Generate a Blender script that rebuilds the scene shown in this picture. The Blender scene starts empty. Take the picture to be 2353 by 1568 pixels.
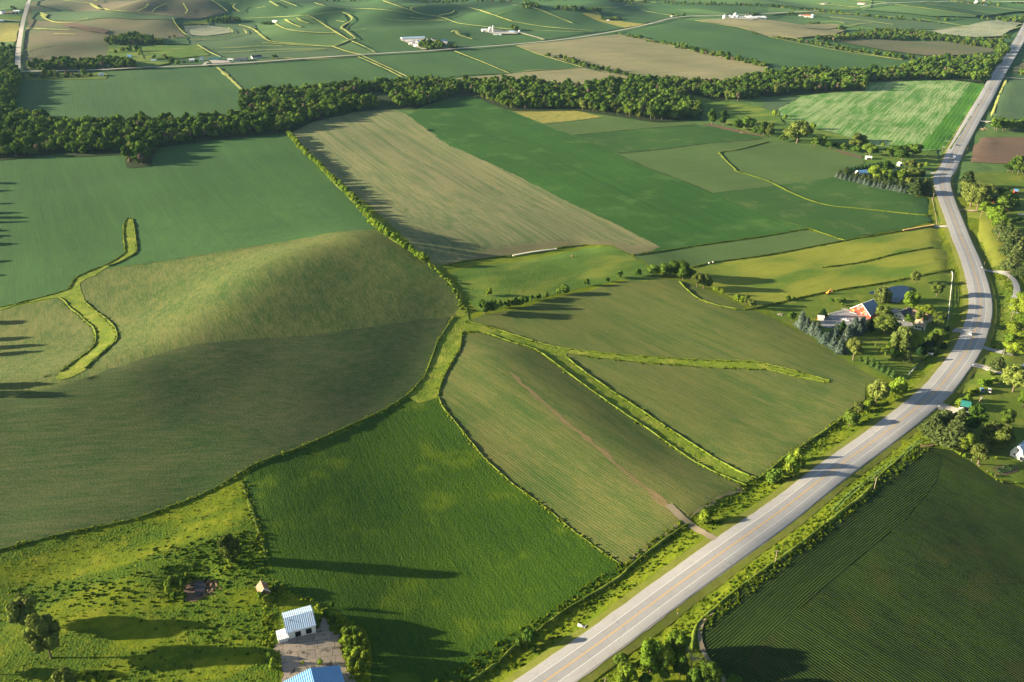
import bpy, bmesh, math, random
import numpy as np
from mathutils import Vector, Matrix
from mathutils.geometry import delaunay_2d_cdt

# ------------------------------------------------------------------ camera, world, sun, exposure
scene = bpy.context.scene
COL = scene.collection
CAM_H = 255.0                 # metres above the highway
FPX = 1980.0                  # focal length in units of a 2353 unit wide picture
PITCH = math.atan(981.0 / FPX)
CX, CY = 1176.5, 784.0
cam_d = bpy.data.cameras.new("camera")
cam_d.sensor_width = 36.0
cam_d.lens = 36.0 * FPX / 2353.0
cam_d.clip_start = 1.0
cam_d.clip_end = 30000.0
cam = bpy.data.objects.new("camera", cam_d)
COL.objects.link(cam)
cam.location = (0, 0, CAM_H)
cam.rotation_euler = (math.pi / 2 - PITCH, 0, 0)
scene.camera = cam

SUN_EL = math.radians(12.5)
SUN_AZ = math.radians(180.0)          # direction towards the sun, measured from +X (the sun stands to the left)
world = bpy.data.worlds.new("World")
scene.world = world
world.use_nodes = True
wn = world.node_tree
bg = wn.nodes["Background"]
sky = wn.nodes.new("ShaderNodeTexSky")
sky.sky_type = 'NISHITA'
sky.sun_disc = False
sky.sun_elevation = SUN_EL
sky.sun_rotation = math.radians(90) - SUN_AZ
sky.air_density = 1.0
sky.dust_density = 1.0
wn.links.new(sky.outputs[0], bg.inputs[0])
bg.inputs[1].default_value = 0.05
sun_d = bpy.data.lights.new("sun", 'SUN')
sun_d.energy = 5.0
sun_d.angle = math.radians(0.5)
sun_d.color = (1.0, 0.86, 0.60)
sun = bpy.data.objects.new("sun", sun_d)
COL.objects.link(sun)
sdir = Vector((math.cos(SUN_AZ) * math.cos(SUN_EL), math.sin(SUN_AZ) * math.cos(SUN_EL), math.sin(SUN_EL)))
sun.rotation_euler = sdir.to_track_quat('Z', 'Y').to_euler()
sun.location = (-400, 500, 400)
scene.view_settings.view_transform = 'Standard'
scene.view_settings.look = 'None'
scene.view_settings.exposure = 2.1
scene.view_settings.gamma = 1.0
scene.cycles.volume_bounces = 0
scene.cycles.max_bounces = 5
scene.cycles.diffuse_bounces = 2
scene.cycles.transparent_max_bounces = 6

rnd = random.Random(7)
nrs = np.random.RandomState(11)

# ------------------------------------------------------------------ survey: plan positions of the place
SP, CP = math.sin(PITCH), math.cos(PITCH)

def ray(px, py):
    px = np.asarray(px, float); py = np.asarray(py, float)
    u = (px - CX) / FPX; v = -(py - CY) / FPX
    return u, CP + v * SP, -SP + v * CP

def flat(px, py, z=0.0):
    dx, dy, dz = ray(px, py)
    t = (z - CAM_H) / dz
    return dx * t, dy * t

def T(c, r, pts):
    """survey sheet coordinates -> plan sheet coordinates"""
    return [(588.2 * c + p[0] / 4.0, 391.9 * r + p[1] / 4.0) for p in pts]

def pline(pts):
    a = np.array(pts, float)
    x, y = flat(a[:, 0], a[:, 1])
    return np.stack([x, y], 1)

# ------------------------------------------------------------------ terrain heights
RIDGES = []   # (polyline Nx2, amp, sigma, smooth ends)
BUMPS = []

def ridge(pts, amp, sig):
    RIDGES.append((pline(pts), amp, sig))

def bump(px, py, amp, sx, sy, ang=0.0):
    x, y = flat(px, py)
    BUMPS.append((float(x), float(y), amp, sx, sy, math.radians(ang)))

hillcrest = [(800, 605), (705, 645), (612, 698), (525, 775), (430, 865), (300, 925), (150, 965), (-20, 995), (-140, 1015)]
ridge(hillcrest, 5.5, 28)
ridge([(p[0] + 30, p[1] + 30) for p in hillcrest], 7.0, 62)
ridge([(p[0] + 15, p[1] + 15) for p in hillcrest], 10.0, 115)
ridge([(1062, 700), (1040, 760), (1012, 830), (975, 890), (900, 940)], -2.5, 22)
ridge([(600, 1110), (640, 1200), (690, 1300), (720, 1420), (760, 1600)], 3.2, 30)
ridge([(980, 1010), (1040, 1200), (1040, 1400), (1010, 1600)], -2.6, 42)
ridge([(1130, 850), (1290, 975), (1410, 1080), (1510, 1160)], 3.2, 22)
ridge([(1176, 775), (1300, 830), (1430, 930), (1560, 1030), (1700, 1110)], -1.6, 14)
ridge([(1760, 1290), (1950, 1150), (2100, 1030), (2330, 900)], 5.0, 40)
ridge([(1620, 1500), (1800, 1400), (2050, 1230), (2300, 1180)], 3.0, 45)
ridge([(2260, 1400), (2160, 1600)], 3.0, 30)
ridge([(1028, 622), (1090, 610), (1180, 600), (1250, 588), (1330, 578)], -3.2, 11)
ridge([(1150, 655), (1230, 640), (1330, 615), (1430, 600), (1480, 600)], 3.0, 26)
ridge([(1480, 655), (1560, 660), (1700, 740), (1800, 800)], 1.6, 30)
ridge([(0, 1440), (150, 1330), (330, 1240), (470, 1190)], -1.5, 18)
ridge([(0, 1330), (140, 1260), (300, 1215)], 1.3, 14)
ridge([(60, 1480), (300, 1380), (430, 1330), (540, 1260)], 1.5, 16)
ridge([(440, 1356), (462, 1352)], -2.8, 6)
# roadside ditches either side of the highway embankment
_hw = pline([(1100, 1674), (1251.5, 1567), (1386.5, 1472), (1551.5, 1348), (1765, 1197), (1905, 1089), (2015, 1009), (2115, 931), (2190, 851), (2230, 791), (2250, 734), (2253, 704), (2251, 674), (2243, 642), (2227, 592), (2209, 552), (2189, 499), (2174, 459), (2166, 429), (2170, 392), (2195, 350), (2240, 270), (2283, 190)])
_d = np.gradient(_hw, axis=0); _n = np.stack([-_d[:, 1], _d[:, 0]], 1); _n /= np.linalg.norm(_n, axis=1)[:, None]
RIDGES.append((_hw + _n * 15.5, -1.5, 3.6)); RIDGES.append((_hw - _n * 15.5, -1.7, 3.6)); RIDGES.append((_hw - _n * 24.0, 0.9, 4.5))
# rolling uplands to the north west
for (px, py, a, sx, sy, an) in [
        (300, 22, 15, 55, 170, 8), (355, 26, 15, 42, 150, 5), (395, 24, 16, 38, 150, 0), (445, 28, 14, 50, 140, -5),
        (318, 48, 12, 46, 110, 20), (250, 62, 11, 50, 110, 35), (385, 62, 10, 40, 100, 10), (195, 92, 9, 60, 90, 60),
        (115, 82, 8, 55, 80, 70), (70, 35, 10, 50, 140, 10), (150, 45, 9, 55, 150, 60), (70, 112, 7, 50, 60, 60),
        (140, 118, 7, 70, 50, 65),
        (640, 24, 14, 50, 160, 5), (560, 15, 12, 55, 170, 0), (735, 28, 13, 60, 150, 10), (725, 50, 14, 42, 120, -8),
        (850, 52, 10, 60, 120, 10), (905, 22, 12, 60, 170, 0), (950, 40, 12, 50, 140, -20), (1040, 25, 13, 55, 160, -15),
        (1120, 45, 11, 60, 130, -10), (1215, 40, 14, 55, 130, -15), (1320, 40, 12, 50, 120, -12), (1390, 20, 10, 60, 170, 0),
        (1000, 80, 8, 90, 80, 0), (870, 85, 7, 70, 70, 0), (690, 85, 8, 70, 60, 0), (1560, 70, 6, 90, 110, 0),
        (1700, 90, 5, 110, 100, 0), (1950, 40, 6, 120, 160, 0), (2130, 25, 6, 100, 180, 0), (560, 100, 5, 60, 60, 0)]:
    bump(px, py, a * (1.45 if py < 60 else 1.2), sx, sy, an)

def seg_dist2(P, A, B):
    d = B - A
    L = float(d @ d) + 1e-9
    t = np.clip(((P - A) @ d) / L, 0, 1)
    q = A + t[:, None] * d
    e = P - q
    return (e * e).sum(1)

def H(x, y):
    x = np.atleast_1d(np.asarray(x, float)); y = np.atleast_1d(np.asarray(y, float))
    P = np.stack([x.ravel(), y.ravel()], 1)
    z = np.zeros(len(P))
    for pl, amp, sig in RIDGES:
        lo = pl.min(0) - 4 * sig; hi = pl.max(0) + 4 * sig
        m = (P[:, 0] > lo[0]) & (P[:, 0] < hi[0]) & (P[:, 1] > lo[1]) & (P[:, 1] < hi[1])
        if not m.any():
            continue
        Q = P[m]
        d2 = np.full((len(pl) - 1, len(Q)), 1e12)
        for i in range(len(pl) - 1):
            d2[i] = seg_dist2(Q, pl[i], pl[i + 1])
        k = 2 * (0.35 * sig) ** 2       # soft minimum keeps the crest free of creases
        mn = d2.min(0)
        sm = mn - k * np.log(np.exp(-(d2 - mn) / k).sum(0))
        z[m] += amp * np.exp(-np.maximum(sm, -0.2 * sig * sig) / (2 * sig * sig))
    for bx, by, amp, sx, sy, an in BUMPS:
        m = (np.abs(P[:, 0] - bx) < 4 * max(sx, sy)) & (np.abs(P[:, 1] - by) < 4 * max(sx, sy))
        if not m.any():
            continue
        dx = P[m, 0] - bx; dy = P[m, 1] - by
        c, s = math.cos(an), math.sin(an)
        u = dx * c + dy * s; v = -dx * s + dy * c
        z[m] += amp * np.exp(-(u * u / (2 * sx * sx) + v * v / (2 * sy * sy)))
    X, Y = P[:, 0], P[:, 1]
    # gentle natural undulation, growing towards the uplands
    z += 0.55 * np.sin(X / 41.0 + 1.3) * np.sin(Y / 53.0 + 0.4) + 0.35 * np.sin(X / 23.0 + Y / 37.0)
    far = np.clip((Y - 1700) / 900.0, 0, 1.5)
    z += far * (5.0 * np.sin(X / 83.0 + 0.6 * np.sin(Y / 170.0)) + 2.5 * np.sin(X / 47.0 + Y / 210.0 + 2.0))
    return z

def at(px, py):
    """ground point (x, y, z) of plan sheet coordinates, vectorised"""
    dx, dy, dz = ray(px, py)
    dx = np.atleast_1d(dx); dy = np.atleast_1d(dy); dz = np.atleast_1d(dz)
    z = np.zeros(dx.shape)
    for _ in range(14):
        t = (z - CAM_H) / dz
        z = 0.5 * z + 0.5 * H(dx * t, dy * t)
    t = (z - CAM_H) / dz
    return dx * t, dy * t, z

def at1(px, py):
    a, b, c = at([px], [py])
    return Vector((float(a[0]), float(b[0]), float(c[0])))

def ppm(py):
    """plan units per metre across at row py"""
    return CP * (py + 197.0) / CAM_H

def dirang(p, q):
    a, b = at1(*p), at1(*q)
    return math.atan2(b.y - a.y, b.x - a.x)

NS = math.radians(115.8)      # the two survey directions of the section grid
EW = math.radians(25.8)

# ------------------------------------------------------------------ small scene helpers
def mesh_np(name, verts, faces_list, smooth=True, mats=None, midx=None):
    """faces_list: list of numpy int arrays (n,3) or (n,4)"""
    me = bpy.data.meshes.new(name)
    verts = np.asarray(verts, np.float32)
    me.vertices.add(len(verts))
    me.vertices.foreach_set("co", verts.ravel())
    tot = sum(f.shape[0] for f in faces_list)
    loops = np.concatenate([f.ravel() for f in faces_list]).astype(np.int32)
    sizes = np.concatenate([np.full(f.shape[0], f.shape[1], np.int32) for f in faces_list])
    starts = np.concatenate([[0], np.cumsum(sizes)[:-1]]).astype(np.int32)
    me.loops.add(len(loops))
    me.loops.foreach_set("vertex_index", loops)
    me.polygons.add(tot)
    me.polygons.foreach_set("loop_start", starts)
    me.polygons.foreach_set("loop_total", sizes)
    if midx is not None:
        me.polygons.foreach_set("material_index", np.asarray(midx, np.int32))
    me.polygons.foreach_set("use_smooth", np.full(tot, smooth, bool))
    me.update(calc_edges=True)
    me.validate()
    for m in (mats or []):
        me.materials.append(m)
    return me

def link(name, data, parent=None):
    o = bpy.data.objects.new(name, data)
    COL.objects.link(o)
    if parent is not None:
        o.parent = parent
    return o

def tag(o, label=None, cat=None, group=None, kind=None):
    if label: o["label"] = label
    if cat: o["category"] = cat
    if group: o["group"] = group
    if kind: o["kind"] = kind
    return o

def thing(name, label, cat, loc, rotz=0.0, group=None):
    o = link(name, None)
    o.location = loc
    o.rotation_euler = (0, 0, rotz)
    return tag(o, label, cat, group)

def ordinal(n):
    w = ["first", "second", "third", "fourth", "fifth", "sixth", "seventh", "eighth", "ninth", "tenth", "eleventh", "twelfth"]
    if n <= 12: return w[n - 1]
    s = 'th' if 10 <= n % 100 <= 20 else {1: 'st', 2: 'nd', 3: 'rd'}.get(n % 10, 'th')
    return "%d%s" % (n, s)
# ------------------------------------------------------------------ materials
def new_mat(name):
    m = bpy.data.materials.new(name)
    m.use_nodes = True
    nt = m.node_tree
    b = nt.nodes["Principled BSDF"]
    b.inputs["Roughness"].default_value = 0.9
    b.inputs["Specular IOR Level"].default_value = 0.1
    return m, nt, b

def N(nt, kind, **kw):
    n = nt.nodes.new(kind)
    for k, v in kw.items():
        setattr(n, k, v)
    return n

def noise(nt, vec, scale, detail=3.0, rough=0.6):
    n = N(nt, "ShaderNodeTexNoise")
    n.inputs["Scale"].default_value = scale
    n.inputs["Detail"].default_value = detail
    n.inputs["Roughness"].default_value = rough
    nt.links.new(vec, n.inputs["Vector"])
    return n.outputs["Fac"]

def math_n(nt, op, a, b=None, clamp=False):
    n = N(nt, "ShaderNodeMath", operation=op)
    n.use_clamp = clamp
    for i, v in enumerate((a, b)):
        if v is None: continue
        if isinstance(v, (int, float)): n.inputs[i].default_value = v
        else: nt.links.new(v, n.inputs[i])
    return n.outputs[0]

def mixc(nt, fac, a, b):
    n = N(nt, "ShaderNodeMix", data_type='RGBA')
    for i, v in ((0, fac), (6, a), (7, b)):
        if isinstance(v, (int, float)): n.inputs[i].default_value = v
        elif isinstance(v, tuple): n.inputs[i].default_value = (*v, 1.0)
        else: nt.links.new(v, n.inputs[i])
    return n.outputs[2]

def ramp01(nt, val, lo, hi):
    n = N(nt, "ShaderNodeMapRange")
    n.interpolation_type = 'SMOOTHSTEP'
    nt.links.new(val, n.inputs[0])
    n.inputs[1].default_value = lo; n.inputs[2].default_value = hi
    return n.outputs[0]

def world_vec(nt, ang=0.0, sx=1.0, sy=1.0):
    tc = N(nt, "ShaderNodeTexCoord")
    mp = N(nt, "ShaderNodeMapping", vector_type='TEXTURE')
    mp.inputs["Rotation"].default_value = (0, 0, ang)
    mp.inputs["Scale"].default_value = (sx, sy, 1.0)
    nt.links.new(tc.outputs["Object"], mp.inputs["Vector"])
    return mp.outputs[0]

def add_bump(nt, b, height, dist, strength=1.0):
    n = N(nt, "ShaderNodeBump")
    n.inputs["Strength"].default_value = strength
    n.inputs["Distance"].default_value = dist
    nt.links.new(height, n.inputs["Height"])
    nt.links.new(n.outputs[0], b.inputs["Normal"])

_mc = {}
def crop_mat(name, c1, c2, ang, c3=None, streak=(2.6, 90.0), row=1.5, rowamt=0.25, fine=0.9, bumpd=0.16,
             patch=70.0, patchw=0.45, streakw=0.6, soil=None, soilw=0.0, lines=0.0):
    """crop cover: c1 thin/low, c2 lush; streaks and rows run along ang; soil shows in gaps"""
    key = name
    if key in _mc: return _mc[key]
    m, nt, b = new_mat(name)
    v0 = world_vec(nt)
    vs = world_vec(nt, ang, streak[1], streak[0])
    vw = world_vec(nt, ang, streak[1] * 2.5, streak[0] * 4.5)
    st = noise(nt, vs, 1.0, 4, 0.7)
    sw = noise(nt, vw, 1.0, 3, 0.6)
    pa = noise(nt, v0, 1.0 / patch, 3, 0.55)
    fi = noise(nt, v0, 1.0 / fine, 2, 0.7)
    fs = noise(nt, world_vec(nt, ang, 9.0, 0.75), 1.0, 3, 0.75)
    f = math_n(nt, 'MULTIPLY', math_n(nt, 'SUBTRACT', st, 0.5), streakw * 2.2)
    f = math_n(nt, 'ADD', f, math_n(nt, 'MULTIPLY', math_n(nt, 'SUBTRACT', fs, 0.5), 1.7))
    f = math_n(nt, 'ADD', f, math_n(nt, 'MULTIPLY', math_n(nt, 'SUBTRACT', sw, 0.5), streakw * 2.0))
    f = math_n(nt, 'ADD', f, math_n(nt, 'MULTIPLY', math_n(nt, 'SUBTRACT', pa, 0.5), patchw * 3.0))
    f = math_n(nt, 'ADD', f, math_n(nt, 'MULTIPLY', math_n(nt, 'SUBTRACT', fi, 0.5), 1.6))
    f = math_n(nt, 'ADD', f, 0.5, True)
    col = mixc(nt, f, c1, c2)
    if c3 is not None:
        p2 = noise(nt, v0, 1.0 / (patch * 0.37), 3, 0.6)
        col = mixc(nt, math_n(nt, 'MULTIPLY', ramp01(nt, p2, 0.52, 0.72), 0.75), col, c3)
    sep = N(nt, "ShaderNodeSeparateXYZ")
    vr = world_vec(nt, ang, 1.0, 1.0)
    wob = noise(nt, v0, 0.03, 1)
    nt.links.new(vr, sep.inputs[0])
    ph = math_n(nt, 'ADD', math_n(nt, 'MULTIPLY', sep.outputs[1], 2 * math.pi / row), math_n(nt, 'MULTIPLY', wob, 6.0))
    rw = math_n(nt, 'ADD', math_n(nt, 'MULTIPLY', math_n(nt, 'SINE', ph), 0.5), 0.5)
    if soil is not None:
        gaps = math_n(nt, 'MULTIPLY', math_n(nt, 'SUBTRACT', 1.0, rw), soilw)
        gaps = math_n(nt, 'ADD', gaps, math_n(nt, 'MULTIPLY', math_n(nt, 'SUBTRACT', fi, 0.5), soilw * 0.8), True)
        col = mixc(nt, gaps, col, soil)
    if lines > 0:
        # tractor tramlines: pairs of wheel marks every 27 m
        ph2 = math_n(nt, 'MULTIPLY', sep.outputs[1], 1 / 27.0)
        fr = math_n(nt, 'FRACT', ph2)
        d = math_n(nt, 'ABSOLUTE', math_n(nt, 'SUBTRACT', math_n(nt, 'ABSOLUTE', math_n(nt, 'SUBTRACT', fr, 0.5)), 0.035))
        ln = math_n(nt, 'MULTIPLY', math_n(nt, 'LESS_THAN', d, 0.012), lines)
        ln = math_n(nt, 'MULTIPLY', ln, ramp01(nt, sw, 0.40, 0.6))
        col = mixc(nt, ln, col, soil if soil else c1)
    nt.links.new(col, b.inputs["Base Color"])
    h = math_n(nt, 'ADD', math_n(nt, 'MULTIPLY', fi, 1.0), math_n(nt, 'MULTIPLY', rw, rowamt))
    h = math_n(nt, 'ADD', h, math_n(nt, 'MULTIPLY', st, 0.7))
    add_bump(nt, b, h, bumpd)
    _mc[key] = m
    return m

def grass_mat(name, c1, c2, c3, fine=1.1, bumpd=0.45, patch=22.0, clump=None, ang=0.0, stretch=1.0):
    m, nt, b = new_mat(name)
    v0 = world_vec(nt)
    va = world_vec(nt, ang, stretch, 1.0)
    pa = noise(nt, va, 1.0 / patch, 4, 0.6)
    fi = noise(nt, v0, 1.0 / fine, 3, 0.7)
    mid = noise(nt, va, 1.0 / (fine * 5), 3, 0.6)
    f = math_n(nt, 'ADD', math_n(nt, 'MULTIPLY', math_n(nt, 'SUBTRACT', mid, 0.5), 1.8), math_n(nt, 'MULTIPLY', math_n(nt, 'SUBTRACT', fi, 0.5), 1.5))
    f = math_n(nt, 'ADD', f, 0.5, True)
    col = mixc(nt, f, c1, c2)
    col = mixc(nt, ramp01(nt, pa, 0.48, 0.66), col, c3)
    h = math_n(nt, 'ADD', fi, math_n(nt, 'MULTIPLY', mid, 1.6))
    if clump:
        vo = N(nt, "ShaderNodeTexVoronoi")
        vo.inputs["Scale"].default_value = 1.0 / 1.15
        nt.links.new(v0, vo.inputs["Vector"])
        msk = ramp01(nt, noise(nt, world_vec(nt, math.radians(20), 3.0, 1.0), 1.0 / 26.0, 3, 0.6), 0.45, 0.55)
        cl = math_n(nt, 'MULTIPLY', math_n(nt, 'SUBTRACT', 1.0, ramp01(nt, vo.outputs["Distance"], 0.25, 0.62)), msk)
        cs = N(nt, 'ShaderNodeSeparateColor'); nt.links.new(vo.outputs['Color'], cs.inputs[0])
        col = mixc(nt, math_n(nt, 'MULTIPLY', msk, math_n(nt, 'ADD', math_n(nt, 'MULTIPLY', cs.outputs[0], 0.5), 0.45)), col, clump)
        h = math_n(nt, 'ADD', h, math_n(nt, 'MULTIPLY', cl, 0.4))
    nt.links.new(col, b.inputs["Base Color"])
    add_bump(nt, b, h, bumpd)
    return m

def plain(name, col, rough=0.8, spec=0.2, metal=0.0, var=0.12, scale=0.8, bumpd=0.0, bscale=2.0):
    m, nt, b = new_mat(name)
    v0 = world_vec(nt)
    f = noise(nt, v0, scale, 4, 0.65)
    c2 = tuple(max(0.0, c * (1 - 2.2 * var)) for c in col); c1 = tuple(min(1.0, c * (1 + var)) for c in col)
    nt.links.new(mixc(nt, f, c1, c2), b.inputs["Base Color"])
    b.inputs["Roughness"].default_value = rough
    b.inputs["Specular IOR Level"].default_value = spec
    b.inputs["Metallic"].default_value = metal
    if bumpd: add_bump(nt, b, noise(nt, v0, bscale, 3), bumpd)
    return m

def ribbed(name, col, period=0.6, rough=0.45, spec=0.5, ax=0, var=0.12, rust=None):
    """sheet metal: ribs across local x (or y) and streaky weathering"""
    m, nt, b = new_mat(name)
    v0 = world_vec(nt)
    sep = N(nt, "ShaderNodeSeparateXYZ"); nt.links.new(v0, sep.inputs[0])
    w = math_n(nt, 'SINE', math_n(nt, 'MULTIPLY', sep.outputs[ax], 2 * math.pi / period))
    vs = world_vec(nt, 0, 1.0 if ax == 0 else 7.0, 7.0 if ax == 0 else 1.0)
    f = noise(nt, vs, 0.9, 4, 0.7)
    c2 = tuple(max(0.0, c * (1 - 2.5 * var)) for c in col); c1 = tuple(min(1.0, c * (1 + var)) for c in col)
    c = mixc(nt, f, c1, c2)
    if rust:
        c = mixc(nt, ramp01(nt, noise(nt, vs, 1.7, 4, 0.7), 0.56, 0.66), c, rust)
    nt.links.new(c, b.inputs["Base Color"])
    b.inputs["Roughness"].default_value = rough
    b.inputs["Specular IOR Level"].default_value = spec
    add_bump(nt, b, w, 0.05)
    return m

def leaf_mat(name, c1, c2, trans=0.35, vary=0.25):
    m, nt, b = new_mat(name)
    out = nt.nodes["Material Output"]
    oi = N(nt, "ShaderNodeObjectInfo")
    tc = N(nt, "ShaderNodeTexCoord")
    f = noise(nt, tc.outputs["Object"], 0.55, 3, 0.7)
    g = math_n(nt, 'ADD', math_n(nt, 'MULTIPLY', math_n(nt, 'SUBTRACT', f, 0.5), 1.6), oi.outputs["Random"], True)
    col = mixc(nt, g, c1, c2)
    hs = N(nt, "ShaderNodeHueSaturation")
    r2 = math_n(nt, 'FRACT', math_n(nt, 'MULTIPLY', oi.outputs["Random"], 17.31))
    hv = math_n(nt, 'ADD', math_n(nt, 'MULTIPLY', math_n(nt, 'SUBTRACT', r2, 0.5), vary * 2.0), 1.0)
    nt.links.new(hv, hs.inputs["Value"])
    nt.links.new(col, hs.inputs["Color"])
    d = N(nt, "ShaderNodeBsdfDiffuse"); t = N(nt, "ShaderNodeBsdfTranslucent"); mx = N(nt, "ShaderNodeMixShader")
    nt.links.new(hs.outputs[0], d.inputs[0]); nt.links.new(hs.outputs[0], t.inputs[0])
    mx.inputs[0].default_value = trans
    nt.links.new(d.outputs[0], mx.inputs[1]); nt.links.new(t.outputs[0], mx.inputs[2])
    nt.links.new(mx.outputs[0], out.inputs["Surface"])
    return m

# ground covers
G_VERGE = grass_mat("verge_grass", (0.055, 0.09, 0.004), (0.175, 0.205, 0.010), (0.09, 0.135, 0.006), bumpd=0.4, patch=10, ang=math.radians(50), stretch=4.0)
G_BASE = grass_mat("valley_grass", (0.05, 0.10, 0.03), (0.10, 0.16, 0.04), (0.07, 0.13, 0.03), fine=3.0, patch=60)
G_TALL = grass_mat("tall_grass", (0.06, 0.11, 0.010), (0.17, 0.20, 0.028), (0.13, 0.17, 0.02), fine=0.9, bumpd=0.5, patch=9)
G_MOWNV = grass_mat('mown_verge_grass', (0.11, 0.125, 0.02), (0.17, 0.18, 0.035), (0.13, 0.16, 0.02), fine=1.0, bumpd=0.1, patch=8)
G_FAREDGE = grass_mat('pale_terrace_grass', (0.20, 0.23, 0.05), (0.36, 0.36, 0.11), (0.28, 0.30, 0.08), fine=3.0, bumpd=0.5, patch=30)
G_STRIP = grass_mat("waterway_grass", (0.08, 0.13, 0.01), (0.17, 0.215, 0.02), (0.20, 0.22, 0.03), fine=1.3, bumpd=0.4, patch=14)
G_LAWN = grass_mat("lawn_grass", (0.07, 0.115, 0.012), (0.11, 0.155, 0.02), (0.15, 0.175, 0.028), fine=2.0, bumpd=0.12, patch=25)
G_PASTURE = grass_mat("pasture_grass", (0.08, 0.12, 0.004), (0.145, 0.18, 0.006), (0.16, 0.18, 0.010), fine=0.9, bumpd=0.22, patch=9, clump=(0.035, 0.080, 0.004))
G_HAY = grass_mat("hay_stubble", (0.15, 0.175, 0.02), (0.24, 0.25, 0.038), (0.085, 0.145, 0.018), fine=1.6, bumpd=0.25, patch=32, ang=EW, stretch=3.0)
G_HAYG = grass_mat("meadow_grass", (0.06, 0.12, 0.018), (0.10, 0.16, 0.025), (0.16, 0.195, 0.03), fine=1.6, bumpd=0.3, patch=30, ang=EW, stretch=2.5)
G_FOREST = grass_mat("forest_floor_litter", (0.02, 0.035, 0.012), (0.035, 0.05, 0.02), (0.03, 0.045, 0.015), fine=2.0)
G_DRY = grass_mat("dry_meadow_grass", (0.20, 0.19, 0.04), (0.30, 0.26, 0.07), (0.15, 0.18, 0.04), fine=1.6, bumpd=0.5, patch=10)

C_DARK = crop_mat("young_crop_on_olive_soil", (0.15, 0.152, 0.045), (0.028, 0.080, 0.012), NS, streak=(1.5, 70), row=0.9, rowamt=0.0, soil=(0.10, 0.085, 0.045), soilw=0.15, patch=90, lines=0.5)
C_DARK_SHADED = crop_mat("young_crop_contour_rows_slope_shade", (0.098, 0.108, 0.038), (0.022, 0.066, 0.013), math.radians(8), streak=(1.5, 70), row=0.9, rowamt=0.0, soil=(0.07, 0.065, 0.04), soilw=0.15, patch=90)  # contour rows, darkened: the slope's shade is partly put into the crop colour
C_ROWS = crop_mat("leafy_green_rows", (0.035, 0.085, 0.025), (0.05, 0.12, 0.03), NS + math.radians(3), row=0.8, rowamt=0.0, soil=(0.02, 0.045, 0.018), soilw=0.2, patch=120, streakw=0.7, lines=0.4)
C_TAN = crop_mat("tan_stubble_with_green_streaks", (0.20, 0.19, 0.085), (0.055, 0.105, 0.03), NS, streak=(1.5, 150), patch=110, patchw=0.3, streakw=1.0, soil=(0.30, 0.25, 0.15), soilw=0.2, lines=0.6)
C_TAN2 = crop_mat("tan_headland", (0.20, 0.165, 0.085), (0.12, 0.13, 0.055), EW - 0.12, streak=(1.5, 60), patch=60)
C_GREEN = crop_mat("deep_green_small_grain", (0.022, 0.07, 0.013), (0.038, 0.105, 0.016), NS, streak=(1.8, 140), c3=(0.065, 0.13, 0.03), patch=110, streakw=0.6, lines=0.35)
C_GREEN2 = crop_mat("green_small_grain_across", (0.026, 0.072, 0.015), (0.045, 0.10, 0.022), EW, streak=(2.0, 140), c3=(0.08, 0.12, 0.035), patch=80, streakw=0.6)
C_OLIVE = crop_mat("olive_green_field", (0.085, 0.13, 0.04), (0.055, 0.10, 0.028), EW, streak=(2.0, 90), patch=60, streakw=0.4)
C_MID = crop_mat("thin_green_crop_on_tan_soil", (0.12, 0.13, 0.028), (0.024, 0.08, 0.007), NS + math.radians(14), streak=(1.8, 70), patch=60, soil=(0.16, 0.13, 0.075), soilw=0.35, lines=0.4)
C_MID2 = crop_mat("thin_crop_beside_brown_band", (0.128, 0.133, 0.032), (0.024, 0.08, 0.007), math.radians(128), streak=(1.8, 70), patch=45, soil=(0.15, 0.12, 0.07), soilw=0.35)
C_BROWN = crop_mat("bare_brown_band", (0.20, 0.135, 0.07), (0.11, 0.105, 0.04), math.radians(128), streak=(1.0, 40), patch=25)
C_SOY = crop_mat("dense_soybean_canopy", (0.016, 0.048, 0.003), (0.050, 0.098, 0.004), NS, c3=(0.085, 0.13, 0.005), streak=(3, 30), row=2.2, rowamt=0.0, fine=0.9, bumpd=0.45, patch=75, streakw=0.2, lines=0.25)
C_CORN = crop_mat("corn_rows", (0.010, 0.028, 0.003), (0.045, 0.088, 0.008), dirang((2090, 1190), (2340, 1330)), c3=(0.055, 0.065, 0.010), row=1.15, rowamt=1.3, bumpd=0.3, soil=(0.008, 0.010, 0.006), soilw=0.9, patch=45, streakw=0.5)
C_CORN2 = crop_mat("corn_headland_rows", (0.010, 0.028, 0.003), (0.045, 0.088, 0.008), dirang((1765, 1463), (2077, 1196)), row=1.05, rowamt=0.7, bumpd=0.25, soil=(0.008, 0.010, 0.006), soilw=0.9, patch=45, streakw=0.3)
C_FARG = crop_mat("far_green_crop", (0.034, 0.084, 0.028), (0.056, 0.112, 0.034), NS, streak=(4, 150), row=3, rowamt=0.1, fine=3, bumpd=0.25, patch=170, streakw=0.5, lines=0.3)
C_FARG2 = crop_mat("far_grey_green_crop", (0.075, 0.115, 0.05), (0.05, 0.095, 0.042), EW, streak=(5, 200), row=3, rowamt=0.1, fine=3, bumpd=0.25, patch=150)
C_FARL = crop_mat("far_light_green_crop", (0.085, 0.145, 0.045), (0.06, 0.12, 0.04), EW, streak=(5, 200), row=3, rowamt=0.1, fine=3, bumpd=0.2, patch=150)
C_FART = crop_mat("far_tan_stubble", (0.25, 0.215, 0.12), (0.14, 0.15, 0.07), EW - 0.1, streak=(4, 60), row=3, rowamt=0.1, fine=3, bumpd=0.25, patch=120)
C_FARB = crop_mat("far_brown_upland_soil", (0.15, 0.12, 0.075), (0.08, 0.10, 0.045), NS, streak=(5, 120), row=3, rowamt=0.1, fine=4, bumpd=0.3, patch=260, patchw=0.9, streakw=0.3)
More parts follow.
